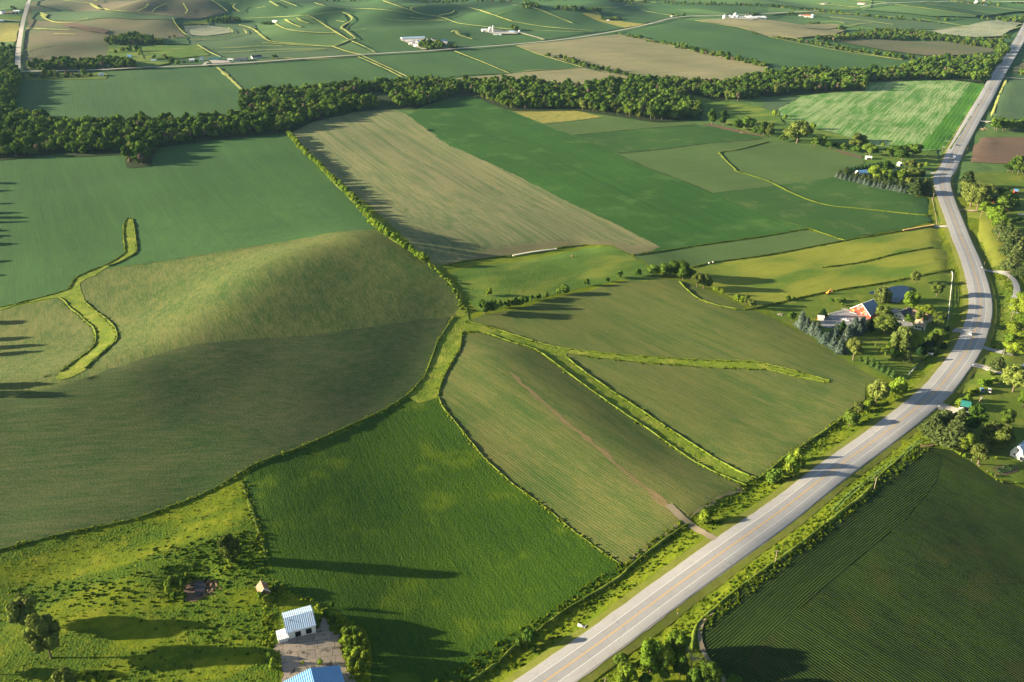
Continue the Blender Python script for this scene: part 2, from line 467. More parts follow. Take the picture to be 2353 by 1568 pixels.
C_FARP = crop_mat("far_pale_rows", (0.30, 0.30, 0.20), (0.13, 0.18, 0.09), math.radians(48), streak=(5, 200), row=9, rowamt=0.1, fine=3, bumpd=0.2, patch=150, streakw=1.0, soil=(0.32, 0.30, 0.22), soilw=0.4)
C_PLOW = crop_mat("plowed_dark_soil", (0.11, 0.07, 0.05), (0.15, 0.10, 0.065), EW - 0.2, streak=(2.5, 60), row=2.2, rowamt=0.4, fine=1.5, bumpd=0.35, patch=40)
HAYA = dirang((2170, 337), (2262, 200))
C_MOWN = crop_mat("freshly_raked_hay_windrows", (0.06, 0.17, 0.025), (0.26, 0.33, 0.14), HAYA, streak=(2.2, 60), row=5.0, rowamt=0.25, fine=1.3, bumpd=0.4, patch=60, patchw=0.6, streakw=1.3)
C_VIVID = crop_mat("vivid_green_uncut_hay", (0.035, 0.13, 0.012), (0.085, 0.21, 0.02), HAYA, streak=(2.0, 45), row=5.0, rowamt=0.3, fine=1.3, bumpd=0.4, patch=60)
# ------------------------------------------------------------------ ground sheets
def grid_pts():
    out = []
    for (r0, r1, s) in ((0, 420, 4.0), (420, 850, 6.5), (850, 1700, 13.0), (1700, 4300, 27.0)):
        xs = np.arange(-3100, 3100, s); ys = np.arange(120, 4300, s)
        X, Y = np.meshgrid(xs, ys)
        X = X + ((np.arange(len(ys)) % 2) * s * 0.5)[:, None]
        R = np.hypot(X, Y)
        m = (R >= r0) & (R < r1) & (np.abs(X) < Y * 0.72 + 110)
        out.append(np.stack([X[m], Y[m], np.full(m.sum(), s)], 1))
    return np.concatenate(out)
GP = grid_pts()

def lod(r):
    return 4.0 if r < 420 else 6.5 if r < 850 else 13.0 if r < 1700 else 27.0

def inside(poly, P):
    x, y = P[:, 0], P[:, 1]
    c = np.zeros(len(P), bool)
    j = len(poly) - 1
    for i in range(len(poly)):
        xi, yi = poly[i]; xj, yj = poly[j]
        m = ((yi > y) != (yj > y))
        with np.errstate(divide='ignore', invalid='ignore'):
            c ^= m & (x < (xj - xi) * (y - yi) / (yj - yi + 1e-12) + xi)
        j = i
    return c

def lift(layer, r):
    return layer * (0.035 + 0.0001 * r + 0.0008 * np.maximum(0.0, r - 1300.0))

def catmull(P, closed, n=6):
    P = np.array(P, float); out = []
    L = len(P)
    for i in range(L if closed else L - 1):
        p0 = P[(i - 1) % L] if closed else P[max(i - 1, 0)]
        p1 = P[i]; p2 = P[(i + 1) % L]
        p3 = P[(i + 2) % L] if closed else P[min(i + 2, L - 1)]
        for k in range(n):
            t = k / n
            out.append(0.5 * ((2 * p1) + (-p0 + p2) * t + (2 * p0 - 5 * p1 + 4 * p2 - p3) * t * t + (-p0 + 3 * p1 - 3 * p2 + p3) * t ** 3))
    if not closed: out.append(P[-1])
    return np.array(out)

def densify(W, closed, f=0.9):
    out = []
    n = len(W)
    for i in range(n if closed else n - 1):
        a, b = W[i], W[(i + 1) % n]
        d = math.hypot(*(b - a)); s = lod(math.hypot(*a)) * f
        k = max(1, int(d / s))
        for j in range(k):
            out.append(a + (b - a) * j / k)
    if not closed: out.append(W[-1])
    return np.array(out)

def to_world(pts, curve=False, closed=True):
    A = np.array(catmull(pts, closed) if curve else pts, float)
    x, y, z = at(A[:, 0], A[:, 1])
    return np.stack([x, y], 1)

def sheet(name, mat, pts, layer=1, curve=False, wob=0.5, kind='structure', world_pts=None, fine=None):
    W = to_world(pts, curve) if world_pts is None else np.array(world_pts)
    W = densify(W, True)
    R = np.hypot(W[:, 0], W[:, 1])
    ph = W[:, 0] / 7.0 + W[:, 1] / 5.0
    W = W + wob * np.minimum(1.0 + R / 900, 3)[:, None] * 0.5 * np.stack([np.sin(ph) + 0.6 * np.sin(ph * 2.7), np.cos(ph * 1.3) + 0.6 * np.sin(ph * 3.1)], 1)
    if wob >= 0.5: W = W + 0.30 * np.minimum(1.0 + R / 900, 2.5)[:, None] * np.random.RandomState(len(W)).randn(*W.shape)
    lo, hi = W.min(0), W.max(0)
    G = GP if fine is None else None
    if fine is not None:
        X, Y = np.meshgrid(np.arange(lo[0], hi[0], fine), np.arange(lo[1], hi[1], fine))
        G = np.stack([X.ravel(), Y.ravel(), np.full(X.size, fine)], 1)
    m = (G[:, 0] > lo[0]) & (G[:, 0] < hi[0]) & (G[:, 1] > lo[1]) & (G[:, 1] < hi[1])
    G = G[m]
    G = G[inside(W, G)]
    nb = len(W)
    vs = [Vector((float(a), float(b))) for a, b in W] + [Vector((float(a), float(b))) for a, b in G[:, :2]]
    ed = [(i, (i + 1) % nb) for i in range(nb)]
    r = delaunay_2d_cdt(vs, ed, [], 0, 1e-4)
    V = np.array([(v.x, v.y) for v in r[0]])
    F = np.array([f for f in r[2] if len(f) == 3], int)
    cen = V[F].mean(1)
    F = F[inside(W, cen)]
    rr = np.hypot(V[:, 0], V[:, 1])
    Z = H(V[:, 0], V[:, 1]) + lift(layer, rr)
    me = mesh_np(name, np.column_stack([V, Z]), [F], True, [mat])
    o = link(name, me)
    if kind: o["kind"] = kind
    return o

def offset_line(C, off):
    d = np.gradient(C, axis=0)
    n = np.stack([-d[:, 1], d[:, 0]], 1)
    n /= np.linalg.norm(n, axis=1)[:, None] + 1e-9
    return C + n * np.asarray(off)[..., None] if np.ndim(off) else C + n * off

def ribbon(name, mat, C, offs, layer, hs=None, kind='structure', parent=None, extra=0.0):
    """strip along world centre line C with lateral offsets offs (list of scalars/arrays) and extra heights hs"""
    rows = [offset_line(C, o) for o in offs]
    V = []
    for k, R_ in enumerate(rows):
        rr = np.hypot(R_[:, 0], R_[:, 1])
        z = H(R_[:, 0], R_[:, 1]) + lift(layer, rr) + extra
        if hs is not None: z = z + hs[k]
        V.append(np.column_stack([R_, z]))
    n = len(C); m = len(offs)
    V = np.concatenate(V)
    F = []
    for k in range(m - 1):
        i = np.arange(n - 1)
        F.append(np.stack([k * n + i, (k + 1) * n + i, (k + 1) * n + i + 1, k * n + i + 1], 1)[:, ::-1])
    me = mesh_np(name, V, [np.concatenate(F)], True, [mat])
    # make sure faces look up
    if me.polygons[0].normal.z < 0:
        me.flip_normals()
    o = link(name, me, parent)
    if kind: o["kind"] = kind
    return o

def strip(name, mat, pts, w, layer=4, hump=0.5, curve=True):
    """grassed strip: w = width in plan units (converted to metres on the spot)"""
    C = densify(to_world(pts, curve, False), False, 0.5)
    r = np.hypot(C[:, 0], C[:, 1])
    pym = np.interp(np.linspace(0, 1, len(C)), np.linspace(0, 1, len(pts)), [p[1] for p in pts])
    wm = w / (CP * (pym + 197.0) / CAM_H) / 2
    k = 1 + 0.55 * nrs.randn(len(C)); k = np.clip(np.convolve(k, np.ones(3) / 3, 'same'), 0.25, 1.7); k[0] = k[-1] = 0.6
    hw = wm * k
    hh = 0.5 * hump * (1 + 0.35 * nrs.randn(len(C)))
    return ribbon(name, mat, C, [hw, hw * 0.45, -hw * 0.45, -hw], layer, [0 * hh - 0.05, hh, hh, 0 * hh - 0.05])

# base ground out past the horizon
def base_ground():
    P = [(-3200, 60), (3200, 60), (3200, 4250), (-3200, 4250)]
    xs = []
    G = GP[(GP[:, 1] > 62) & (GP[:, 1] < 4245)]
    vs = [Vector(p) for p in [(-9000, -600), (9000, -600), (12000, 12000), (-12000, 12000)]]
    for s in (-1, 1):
        for y in range(100, 4300, 150):
            for x in np.arange(y * 0.75 + 200, 3300, 150):
                vs.append(Vector((float(s * x), float(y))))
    vs += [Vector((float(a), float(b))) for a, b in G[:, :2]]
    r = delaunay_2d_cdt(vs, [], [], 0, 1e-4)
    V = np.array([(v.x, v.y) for v in r[0]]); F = np.array([f for f in r[2] if len(f) == 3], int)
    Z = H(V[:, 0], V[:, 1])
    Z[V[:, 1] > 5000] = 0
    cl = np.full(len(F), 0)
    cen = V[F].mean(1)
    cl[cen[:, 1] > 850] = 1
    me = mesh_np("ground", np.column_stack([V, Z]), [F], True, [G_VERGE, G_BASE], cl)
    o = link("ground", me); o["kind"] = "structure"
base_ground()

# ---- forest floor and far background covers
def f(name, mat, pts, layer=1, **k):
    return sheet(name, mat, pts, layer, **k)

# uplands
f("field", C_FARG, [(-500, 200), (-500, -8), (2900, -8), (2900, 200), (2300, 190), (1200, 200), (560, 205), (30, 190)], 1)
f("field", C_FARB, T(0, 0, [(215, 640), (235, 290), (300, 30), (590, 12), (1000, 8), (1900, 6), (2000, 60), (2090, 130), (1800, 180), (1590, 185), (1650, 270), (1710, 345), (1500, 380), (1000, 330), (1000, 400), (1005, 520), (800, 560), (500, 590), (280, 640)]), 2)
f("field", C_FARG2, T(0, 0, [(285, 190), (290, 110), (620, 100), (1000, 130), (1700, 180), (1560, 200), (1200, 190), (800, 200), (500, 210)]), 3)
f("field", C_FARG2, T(0, 0, [(1650, 225), (1900, 215), (2353, 235), (2353, 600), (1900, 610), (1740, 430), (1720, 340)]), 2)
f("field", C_FARP, T(0, 0, [(1690, 250), (1900, 245), (2100, 270), (2140, 310), (1900, 345), (1730, 330)]), 3)
f("meadow", G_HAY, T(0, 0, [(1700, 215), (1900, 205), (1915, 240), (1680, 245)]), 4)
f("meadow", G_HAYG, T(0, 0, [(1050, 430), (1400, 430), (1820, 430), (1930, 520), (1650, 545), (1300, 560), (1100, 500)]), 3)
f("field", C_FARG, T(0, 0, [(1290, 360), (1510, 380), (1720, 350), (1740, 420), (1300, 428)]), 3)
f("field", C_FARL, T(1, 0, [(0, 225), (180, 240), (300, 195), (470, 165), (560, 200), (860, 385), (690, 435), (400, 420), (160, 400), (50, 330)]), 3)
f("field", C_FARG2, T(1, 0, [(0, 300), (150, 405), (700, 445), (950, 520), (600, 545), (0, 580)]), 2)
f("field", C_FARL, T(1, 0, [(870, 395), (1100, 500), (990, 515), (730, 445)]), 3)
f("field", C_FARG, T(1, 0, [(500, 165), (800, 135), (850, 200), (790, 270), (900, 370), (860, 375), (700, 290)]), 3)
f("field", C_FARL, T(0, 0, [(0, 10), (250, 5), (235, 95), (0, 110)]), 2)
f("meadow", G_HAYG, T(0, 0, [(0, 165), (205, 165), (190, 210), (0, 205)]), 2)
f("meadow", G_DRY, T(0, 0, [(-200, 225), (180, 225), (150, 390), (-200, 390)]), 2)
f("meadow", G_BASE, T(0, 0, [(-300, 390), (140, 390), (120, 640), (-300, 660)]), 2)
f("field", C_FARG, T(0, 0, [(-300, 700), (60, 700), (20, 770), (-300, 900)]), 3)
f("lawn", G_HAYG, T(0, 0, [(1000, 430), (1280, 440), (1330, 560), (1580, 590), (1300, 645), (1000, 650), (960, 600)]), 4)
f("lawn", G_LAWN, T(0, 0, [(230, 690), (950, 680), (1010, 700), (980, 735), (500, 745), (230, 750)]), 4)
# fields south of the section road
f("field", C_FARG, [(30, 250), (45, 186), (125, 185), (215, 176), (250, 167), (502, 158), (556, 208), (572, 250), (575, 290), (20, 290)], 3)
f("field", C_FARG, [(514, 157), (588, 152), (823, 136), (925, 182), (900, 230), (560, 240), (566, 222)], 3)
f("field", C_FARG, [(846, 133), (945, 127), (1043, 123), (1110, 147), (1171, 171), (1038, 177), (1000, 200), (934, 181)], 3)
f("field", C_FARG, [(1050, 122), (1176, 112), (1185, 109), (1250, 133), (1335, 158), (1260, 163), (1190, 168), (1112, 147)], 3)
f("field", C_FART, [(1050, 182), (1190, 169), (1340, 158), (1400, 172), (1440, 190), (1400, 215), (1050, 210)], 3)
f("field", C_FART, [(1186, 107), (1300, 96), (1420, 83), (1486, 96), (1765, 156), (1750, 190), (1650, 200), (1450, 190), (1330, 150), (1246, 131)], 4)
f("field", C_FARG, [(1432, 76), (1500, 60), (1551, 49), (1610, 49), (1765, 89), (1915, 117), (2090, 143), (2060, 170), (1800, 170), (1765, 150), (1490, 92)], 3)
f("field", C_FARL, [(1551, 46), (1765, 42), (1980, 50), (2165, 66), (2160, 76), (1940, 72), (1800, 60), (1600, 50)], 2)
f("field", C_FART, [(1596, 51), (1765, 50), (1830, 60), (1942, 73), (1915, 84), (1827, 92), (1765, 88), (1680, 64)], 4)
f("field", C_FART, [(1850, 62), (1910, 60), (1940, 66), (1900, 73), (1850, 70)], 5)
f("field", C_FARB, T(3, 0, [(640, 395), (1000, 378), (1600, 400), (2070, 465), (2060, 500), (1900, 515), (1440, 525), (1100, 480), (740, 415)]), 4)
f("field", C_FARL, T(3, 0, [(0, 85), (300, 100), (400, 125), (200, 135), (0, 150)]), 3)
f("field", C_FARG2, T(3, 0, [(400, 150), (700, 150), (1350, 205), (1850, 265), (1600, 290), (1150, 285), (700, 235), (560, 180)]), 3)
f("field", C_FARP, T(3, 0, [(1500, 300), (1850, 250), (2100, 205), (2320, 232), (2260, 280), (2150, 350), (1900, 362), (1600, 335)]), 4)
f("field", C_FARL, T(3, 0, [(840, 105), (1130, 70), (1500, 90), (1900, 160), (1910, 175), (1500, 165), (1100, 125)]), 3)
f("field", C_FARG, T(3, 0, [(1150, 68), (1700, 52), (2400, 70), (2700, 130), (2353, 125), (2100, 150), (1900, 165), (1500, 95)]), 4)
f("field", C_FARG, T(2, 0, [(-200, 60), (500, 30), (1300, 40), (1500, 100), (1920, 165), (1500, 172), (1300, 210), (1010, 270), (300, 380), (-200, 420)]), 2)
f("field", C_FARL, T(2, 0, [(1400, 15), (2353, -5), (3300, -8), (3300, 90), (2353, 50), (1700, 45)]), 2)
f("field", C_FARL, T(2, 0, [(1480, 105), (1700, 95), (2000, 140), (1900, 160), (1620, 130)]), 3)
f("meadow", G_DRY, T(2, 0, [(640, 135), (800, 130), (850, 200), (1000, 210), (1240, 235), (1040, 268), (900, 235)]), 3)
# hay field and its neighbours by the highway
f("field", C_MOWN, T(3, 0, [(100, 1010), (300, 897), (700, 850), (900, 840), (880, 770), (1700, 752), (1850, 768), (1990, 803), (1900, 960), (1780, 1130), (1610, 1380), (1400, 1400), (900, 1330), (650, 1240), (400, 1170), (120, 1100)]), 4)
f("field", C_VIVID, T(3, 0, [(1830, 830), (1860, 770), (1990, 803), (1900, 960), (1780, 1130), (1610, 1380), (1380, 1375), (1500, 1230), (1680, 1010)]), 5)
f("field", C_FARG2, T(3, 0, [(-40, 905), (300, 897), (90, 1012), (-40, 1060)]), 3)
f("field", C_FARG2, T(3, 0, [(2185, 745), (2900, 745), (2900, 1150), (2220, 1100), (2040, 1075), (2130, 880)]), 4)
f("field", C_FARB, T(3, 0, [(2250, 640), (2400, 560), (2700, 560), (2700, 690), (2260, 680)]), 4)
f("field", C_PLOW, T(3, 0, [(1915, 1282), (2800, 1260), (2900, 1520), (2200, 1510), (1860, 1495), (1880, 1380)]), 4)
f("meadow", G_HAYG, T(2, 0, [(1700, 900), (2353, 1010), (2353, 1270), (2100, 1200), (1900, 1050)]), 3)
# forest floor
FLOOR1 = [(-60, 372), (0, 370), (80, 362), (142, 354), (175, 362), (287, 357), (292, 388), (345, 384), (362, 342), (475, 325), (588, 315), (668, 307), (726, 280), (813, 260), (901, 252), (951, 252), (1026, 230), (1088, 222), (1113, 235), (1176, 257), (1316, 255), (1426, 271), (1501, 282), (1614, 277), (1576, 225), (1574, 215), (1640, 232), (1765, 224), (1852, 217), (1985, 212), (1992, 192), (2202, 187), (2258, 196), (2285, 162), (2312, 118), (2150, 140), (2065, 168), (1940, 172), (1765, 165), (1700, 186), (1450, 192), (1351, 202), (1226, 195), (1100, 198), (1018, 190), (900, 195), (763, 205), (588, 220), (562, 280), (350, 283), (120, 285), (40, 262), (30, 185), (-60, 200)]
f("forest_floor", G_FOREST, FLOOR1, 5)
f("meadow", G_HAYG, [(1590, 222), (1640, 232), (1730, 243), (1790, 262), (1800, 285), (1927, 312), (1990, 325), (1990, 345), (1850, 330), (1765, 312), (1690, 292), (1620, 270)], 6)

# ---- the near valley
f("field", C_ROWS, [(-120, 735), (-60, 722), (0, 707), (90, 684), (150, 668), (195, 635), (260, 615), (588, 567), (868, 528), (820, 472), (740, 392), (700, 352), (662, 312), (588, 300), (440, 312), (330, 352), (200, 345), (100, 345), (-120, 352)], 1)
f("field", C_DARK, [(-120, 1290), (-120, 740), (0, 713), (135, 684), (190, 640), (252, 618), (588, 567), (870, 529), (930, 570), (985, 606), (1040, 660), (1057, 690), (1061, 706), (1050, 722), (1035, 740), (1007, 784), (998, 809), (978, 861), (963, 881), (936, 909), (888, 940), (838, 964), (763, 998), (688, 1030), (588, 1068), (520, 1109), (450, 1144), (362, 1176), (300, 1196), (125, 1233), (0, 1265)], 1)
f("field", C_DARK_SHADED, [(-120, 1289), (-120, 925), (60, 905), (160, 882), (250, 850), (425, 796), (560, 780), (688, 774), (860, 752), (963, 735), (1030, 728), (1006, 784), (997, 809), (977, 861), (962, 880), (935, 908), (887, 939), (837, 963), (762, 997), (687, 1029), (587, 1067), (519, 1108), (449, 1143), (361, 1175), (299, 1195), (124, 1232), (0, 1264)], 2)
f("field", C_DARK, [(-120, 900), (-120, 742), (0, 715), (132, 687), (160, 712), (200, 742), (218, 775), (205, 800), (165, 832), (130, 862), (0, 890)], 2)
f("field", C_TAN, [(668, 300), (713, 284), (788, 262), (851, 253), (906, 254), (934, 264), (1026, 331), (1176, 398), (1331, 477), (1451, 532), (1519, 568), (1490, 580), (1451, 586), (1409, 565), (1351, 563), (1276, 571), (1176, 588), (1088, 598), (1026, 607), (1005, 612), (985, 602), (940, 558), (900, 518), (850, 472), (800, 432), (750, 386), (700, 342)], 1)
f("field", C_TAN2, [(1010, 608), (1100, 580), (1200, 562), (1300, 553), (1400, 556), (1480, 566), (1517, 568), (1488, 579), (1451, 585), (1409, 565), (1351, 563), (1276, 571), (1176, 588), (1088, 598), (1026, 606)], 2)
f("field", C_GREEN, [(934, 264), (1000, 240), (1060, 225), (1105, 228), (1140, 244), (1176, 258), (1251, 287), (1314, 312), (1371, 332), (1416, 354), (1506, 392), (1576, 417), (1640, 444), (1764, 500), (1880, 530), (1852, 528), (1764, 543), (1601, 566), (1456, 588), (1519, 569), (1451, 533), (1331, 478), (1176, 399), (1026, 332)], 1)
f("meadow", G_DRY, [(1176, 255), (1251, 253), (1316, 254), (1386, 269), (1326, 277), (1250, 285), (1215, 272)], 2)
f("field", C_OLIVE, [(1250, 286), (1326, 278), (1386, 270), (1501, 282), (1601, 286), (1451, 298), (1314, 311)], 2)
f("field", C_GREEN2, [(1314, 311), (1451, 298), (1601, 287), (1660, 295), (1756, 318), (1680, 328), (1611, 332), (1551, 340), (1420, 354), (1351, 327)], 2)
f("field", C_OLIVE, [(1418, 355), (1551, 341), (1611, 333), (1756, 320), (1800, 327), (1870, 340), (1985, 366), (1985, 378), (1925, 395), (1917, 408), (1840, 420), (1764, 429), (1700, 437), (1640, 444), (1506, 392)], 2)
f("field", C_GREEN2, [(1640, 444), (1764, 429), (1840, 419), (1917, 408), (2014, 434), (2090, 447), (2127, 453), (2137, 464), (2140, 492), (2135, 512), (2075, 527), (1940, 551), (1905, 540), (1860, 524), (1764, 500)], 2)
f("field", C_ROWS, [(2098, 462), (2127, 460), (2137, 470), (2139, 510), (2100, 512)], 3)
f("meadow", G_HAYG, [(1035, 625), (1090, 614), (1180, 602), (1260, 590), (1340, 570), (1409, 568), (1451, 590), (1500, 618), (1520, 640), (1489, 650), (1426, 642), (1351, 660), (1276, 677), (1176, 702), (1101, 720), (1088, 707), (1062, 670)], 1)
f("field", C_OLIVE, [(1451, 588), (1601, 566), (1764, 543), (1852, 528), (1905, 543), (1942, 553), (1764, 586), (1640, 604), (1590, 614), (1540, 620), (1500, 615)], 1)
f("meadow", G_HAY, [(1585, 616), (1640, 605), (1764, 588), (1940, 555), (2075, 533), (2150, 522), (2158, 530), (2165, 552), (2175, 582), (2183, 617), (2115, 634), (2015, 652), (1900, 671), (1765, 700), (1736, 706), (1690, 690), (1650, 672), (1610, 650), (1575, 632)], 1)
f("lawn", G_LAWN, [(1765, 704), (1900, 675), (2015, 657), (2115, 639), (2187, 624), (2200, 640), (2206, 700), (2195, 745), (2150, 800), (2120, 850), (2080, 880), (2000, 862), (1915, 812), (1868, 780), (1820, 750), (1775, 727)], 1)
MIDF = [(1076, 738), (1113, 724), (1176, 714), (1284, 684), (1389, 659), (1476, 639), (1571, 645), (1626, 669), (1721, 709), (1764, 727), (1815, 752), (1865, 777), (1915, 814), (1990, 856), (2040, 878), (1990, 885), (1988, 919), (1932, 961), (1865, 1009), (1802, 1049), (1765, 1081), (1736, 1100), (1689, 1081), (1626, 1040), (1551, 992), (1476, 942), (1401, 892), (1336, 847), (1299, 822), (1270, 800), (1176, 770), (1113, 749)]
f("field", C_MID, MIDF, 1)
f("field", C_MID2, [(1058, 767), (1113, 766), (1176, 784), (1264, 826), (1314, 864), (1376, 909), (1426, 944), (1496, 991), (1551, 1031), (1601, 1064), (1651, 1089), (1714, 1117), (1700, 1135), (1651, 1146), (1606, 1172), (1586, 1184), (1564, 1207), (1500, 1255), (1451, 1293), (1426, 1298), (1391, 1277), (1354, 1248), (1301, 1208), (1251, 1166), (1176, 1112), (1118, 1059), (1086, 1021), (1038, 961), (1016, 934), (1008, 909), (1011, 891), (1021, 866), (1038, 834), (1056, 804), (1055, 784)], 1)
f("soil_band", C_BROWN, [(1168, 858), (1188, 868), (1245, 918), (1312, 974), (1380, 1030), (1434, 1076), (1480, 1114), (1525, 1150), (1560, 1178), (1580, 1190), (1565, 1192), (1500, 1150), (1431, 1081), (1372, 1032), (1303, 976), (1235, 919), (1182, 872)], 2, wob=0.8)
f("field", C_TAN2, [(1451, 1290), (1500, 1250), (1560, 1204), (1590, 1180), (1640, 1150), (1700, 1118), (1712, 1122), (1656, 1150), (1606, 1174), (1588, 1186), (1565, 1208), (1500, 1257)], 2, wob=1.5)
f("field", C_SOY, [(936, 910), (975, 880), (1008, 905), (1016, 934), (1038, 961), (1086, 1021), (1118, 1059), (1176, 1112), (1251, 1166), (1301, 1208), (1354, 1248), (1391, 1277), (1426, 1299), (1428, 1326), (1376, 1356), (1301, 1401), (1239, 1446), (1176, 1491), (1138, 1526), (1076, 1568), (1000, 1640), (845, 1640), (850, 1568), (852, 1476), (838, 1448), (800, 1426), (751, 1393), (688, 1366), (640, 1345), (621, 1288), (608, 1251), (588, 1198), (572, 1150), (560, 1104), (588, 1071), (688, 1031), (763, 999), (838, 965), (888, 941)], 1)
f("pasture", G_PASTURE, [(-120, 1292), (0, 1266), (125, 1234), (300, 1197), (362, 1177), (450, 1145), (520, 1110), (558, 1104), (570, 1150), (586, 1198), (606, 1251), (619, 1288), (640, 1345), (640, 1640), (-160, 1640)], 1)
f("field", C_CORN, [(2115, 1029), (2150, 1030), (2190, 1037), (2227, 1060), (2277, 1097), (2353, 1120), (2450, 1140), (2500, 1660), (1700, 1660), (1676, 1568), (1639, 1526), (1616, 1488), (1609, 1458), (1614, 1431), (1639, 1408), (1689, 1368), (1765, 1311), (1840, 1261), (1940, 1181), (1990, 1144), (2027, 1101), (2065, 1066), (2090, 1040)], 1)
f("field", C_CORN2, [(2115, 1029), (2150, 1031), (2165, 1060), (2150, 1110), (2080, 1194), (1980, 1278), (1870, 1372), (1765, 1463), (1720, 1510), (1690, 1566), (1680, 1567), (1639, 1526), (1616, 1488), (1609, 1458), (1614, 1431), (1639, 1408), (1689, 1368), (1765, 1311), (1840, 1261), (1940, 1181), (1990, 1144), (2027, 1101), (2065, 1066), (2090, 1040)], 2, wob=0.3)
f("lawn", G_LAWN, [(2186, 946), (2200, 880), (2235, 830), (2300, 800), (2420, 800), (2420, 1100), (2345, 1112), (2277, 1092), (2227, 1056), (2190, 1032), (2150, 1020), (2120, 1012), (2140, 975)], 1)
f("lawn", G_LAWN, [(2262, 640), (2340, 640), (2345, 780), (2260, 800), (2236, 830), (2262, 760), (2275, 700)], 1)
f("meadow", G_HAY, [(2212, 480), (2230, 450), (2260, 470), (2300, 520), (2330, 600), (2320, 625), (2275, 622), (2258, 580), (2235, 520)], 1)
f("lawn", G_LAWN, [(2220, 395), (2450, 395), (2450, 640), (2340, 630), (2310, 540), (2250, 450), (2215, 430)], 1)
f("meadow", G_HAY, [(2142, 470), (2160, 448), (2175, 515), (2152, 518)], 1)
f("meadow", G_HAYG, [(1985, 352), (2100, 340), (2150, 345), (2160, 388), (2120, 395), (1985, 372)], 2)
# grassed waterways
f("waterway", G_STRIP, T(0, 1, [(0, 1262), (300, 1190), (600, 1105), (660, 1050), (700, 990), (850, 920), (1000, 860), (1140, 770), (1150, 740), (1135, 590), (1140, 500), (1160, 450), (1190, 438), (1220, 445), (1240, 560), (1258, 720), (1245, 760), (1190, 800), (1080, 855), (1000, 885), (900, 950), (800, 1000), (750, 1040), (735, 1100), (770, 1200), (870, 1290), (980, 1370), (1050, 1440), (1075, 1500), (1070, 1568), (960, 1668), (780, 1828), (680, 1908), (560, 1938), (515, 1918), (560, 1858), (680, 1768), (850, 1638), (885, 1568), (885, 1540), (860, 1450), (800, 1400), (740, 1340), (650, 1270), (590, 1200), (540, 1172), (400, 1184), (150, 1240), (0, 1290), (-200, 1330), (-200, 1300)]), 3, wob=1.0)
f("waterway", G_STRIP, [(1062, 700), (1080, 715), (1078, 735), (1113, 748), (1176, 768), (1209, 782), (1251, 791), (1280, 797), (1314, 803), (1414, 814), (1501, 821), (1626, 828), (1726, 831), (1764, 838), (1840, 856), (1905, 876), (1907, 880), (1877, 878), (1827, 866), (1765, 851), (1701, 848), (1551, 840), (1451, 831), (1376, 823), (1331, 815), (1306, 811), (1297, 816), (1302, 824), (1336, 850), (1401, 896), (1476, 946), (1551, 996), (1626, 1044), (1689, 1081), (1736, 1100), (1714, 1117), (1651, 1090), (1601, 1065), (1551, 1032), (1496, 992), (1426, 945), (1376, 910), (1314, 865), (1264, 827), (1226, 802), (1176, 788), (1113, 766), (1070, 762), (1057, 770), (1058, 784), (1056, 804), (1038, 834), (1021, 866), (1011, 891), (1009, 915), (960, 930), (936, 910), (963, 881), (978, 861), (998, 809), (1007, 784), (1030, 745), (1045, 728)], 3, wob=1.2)
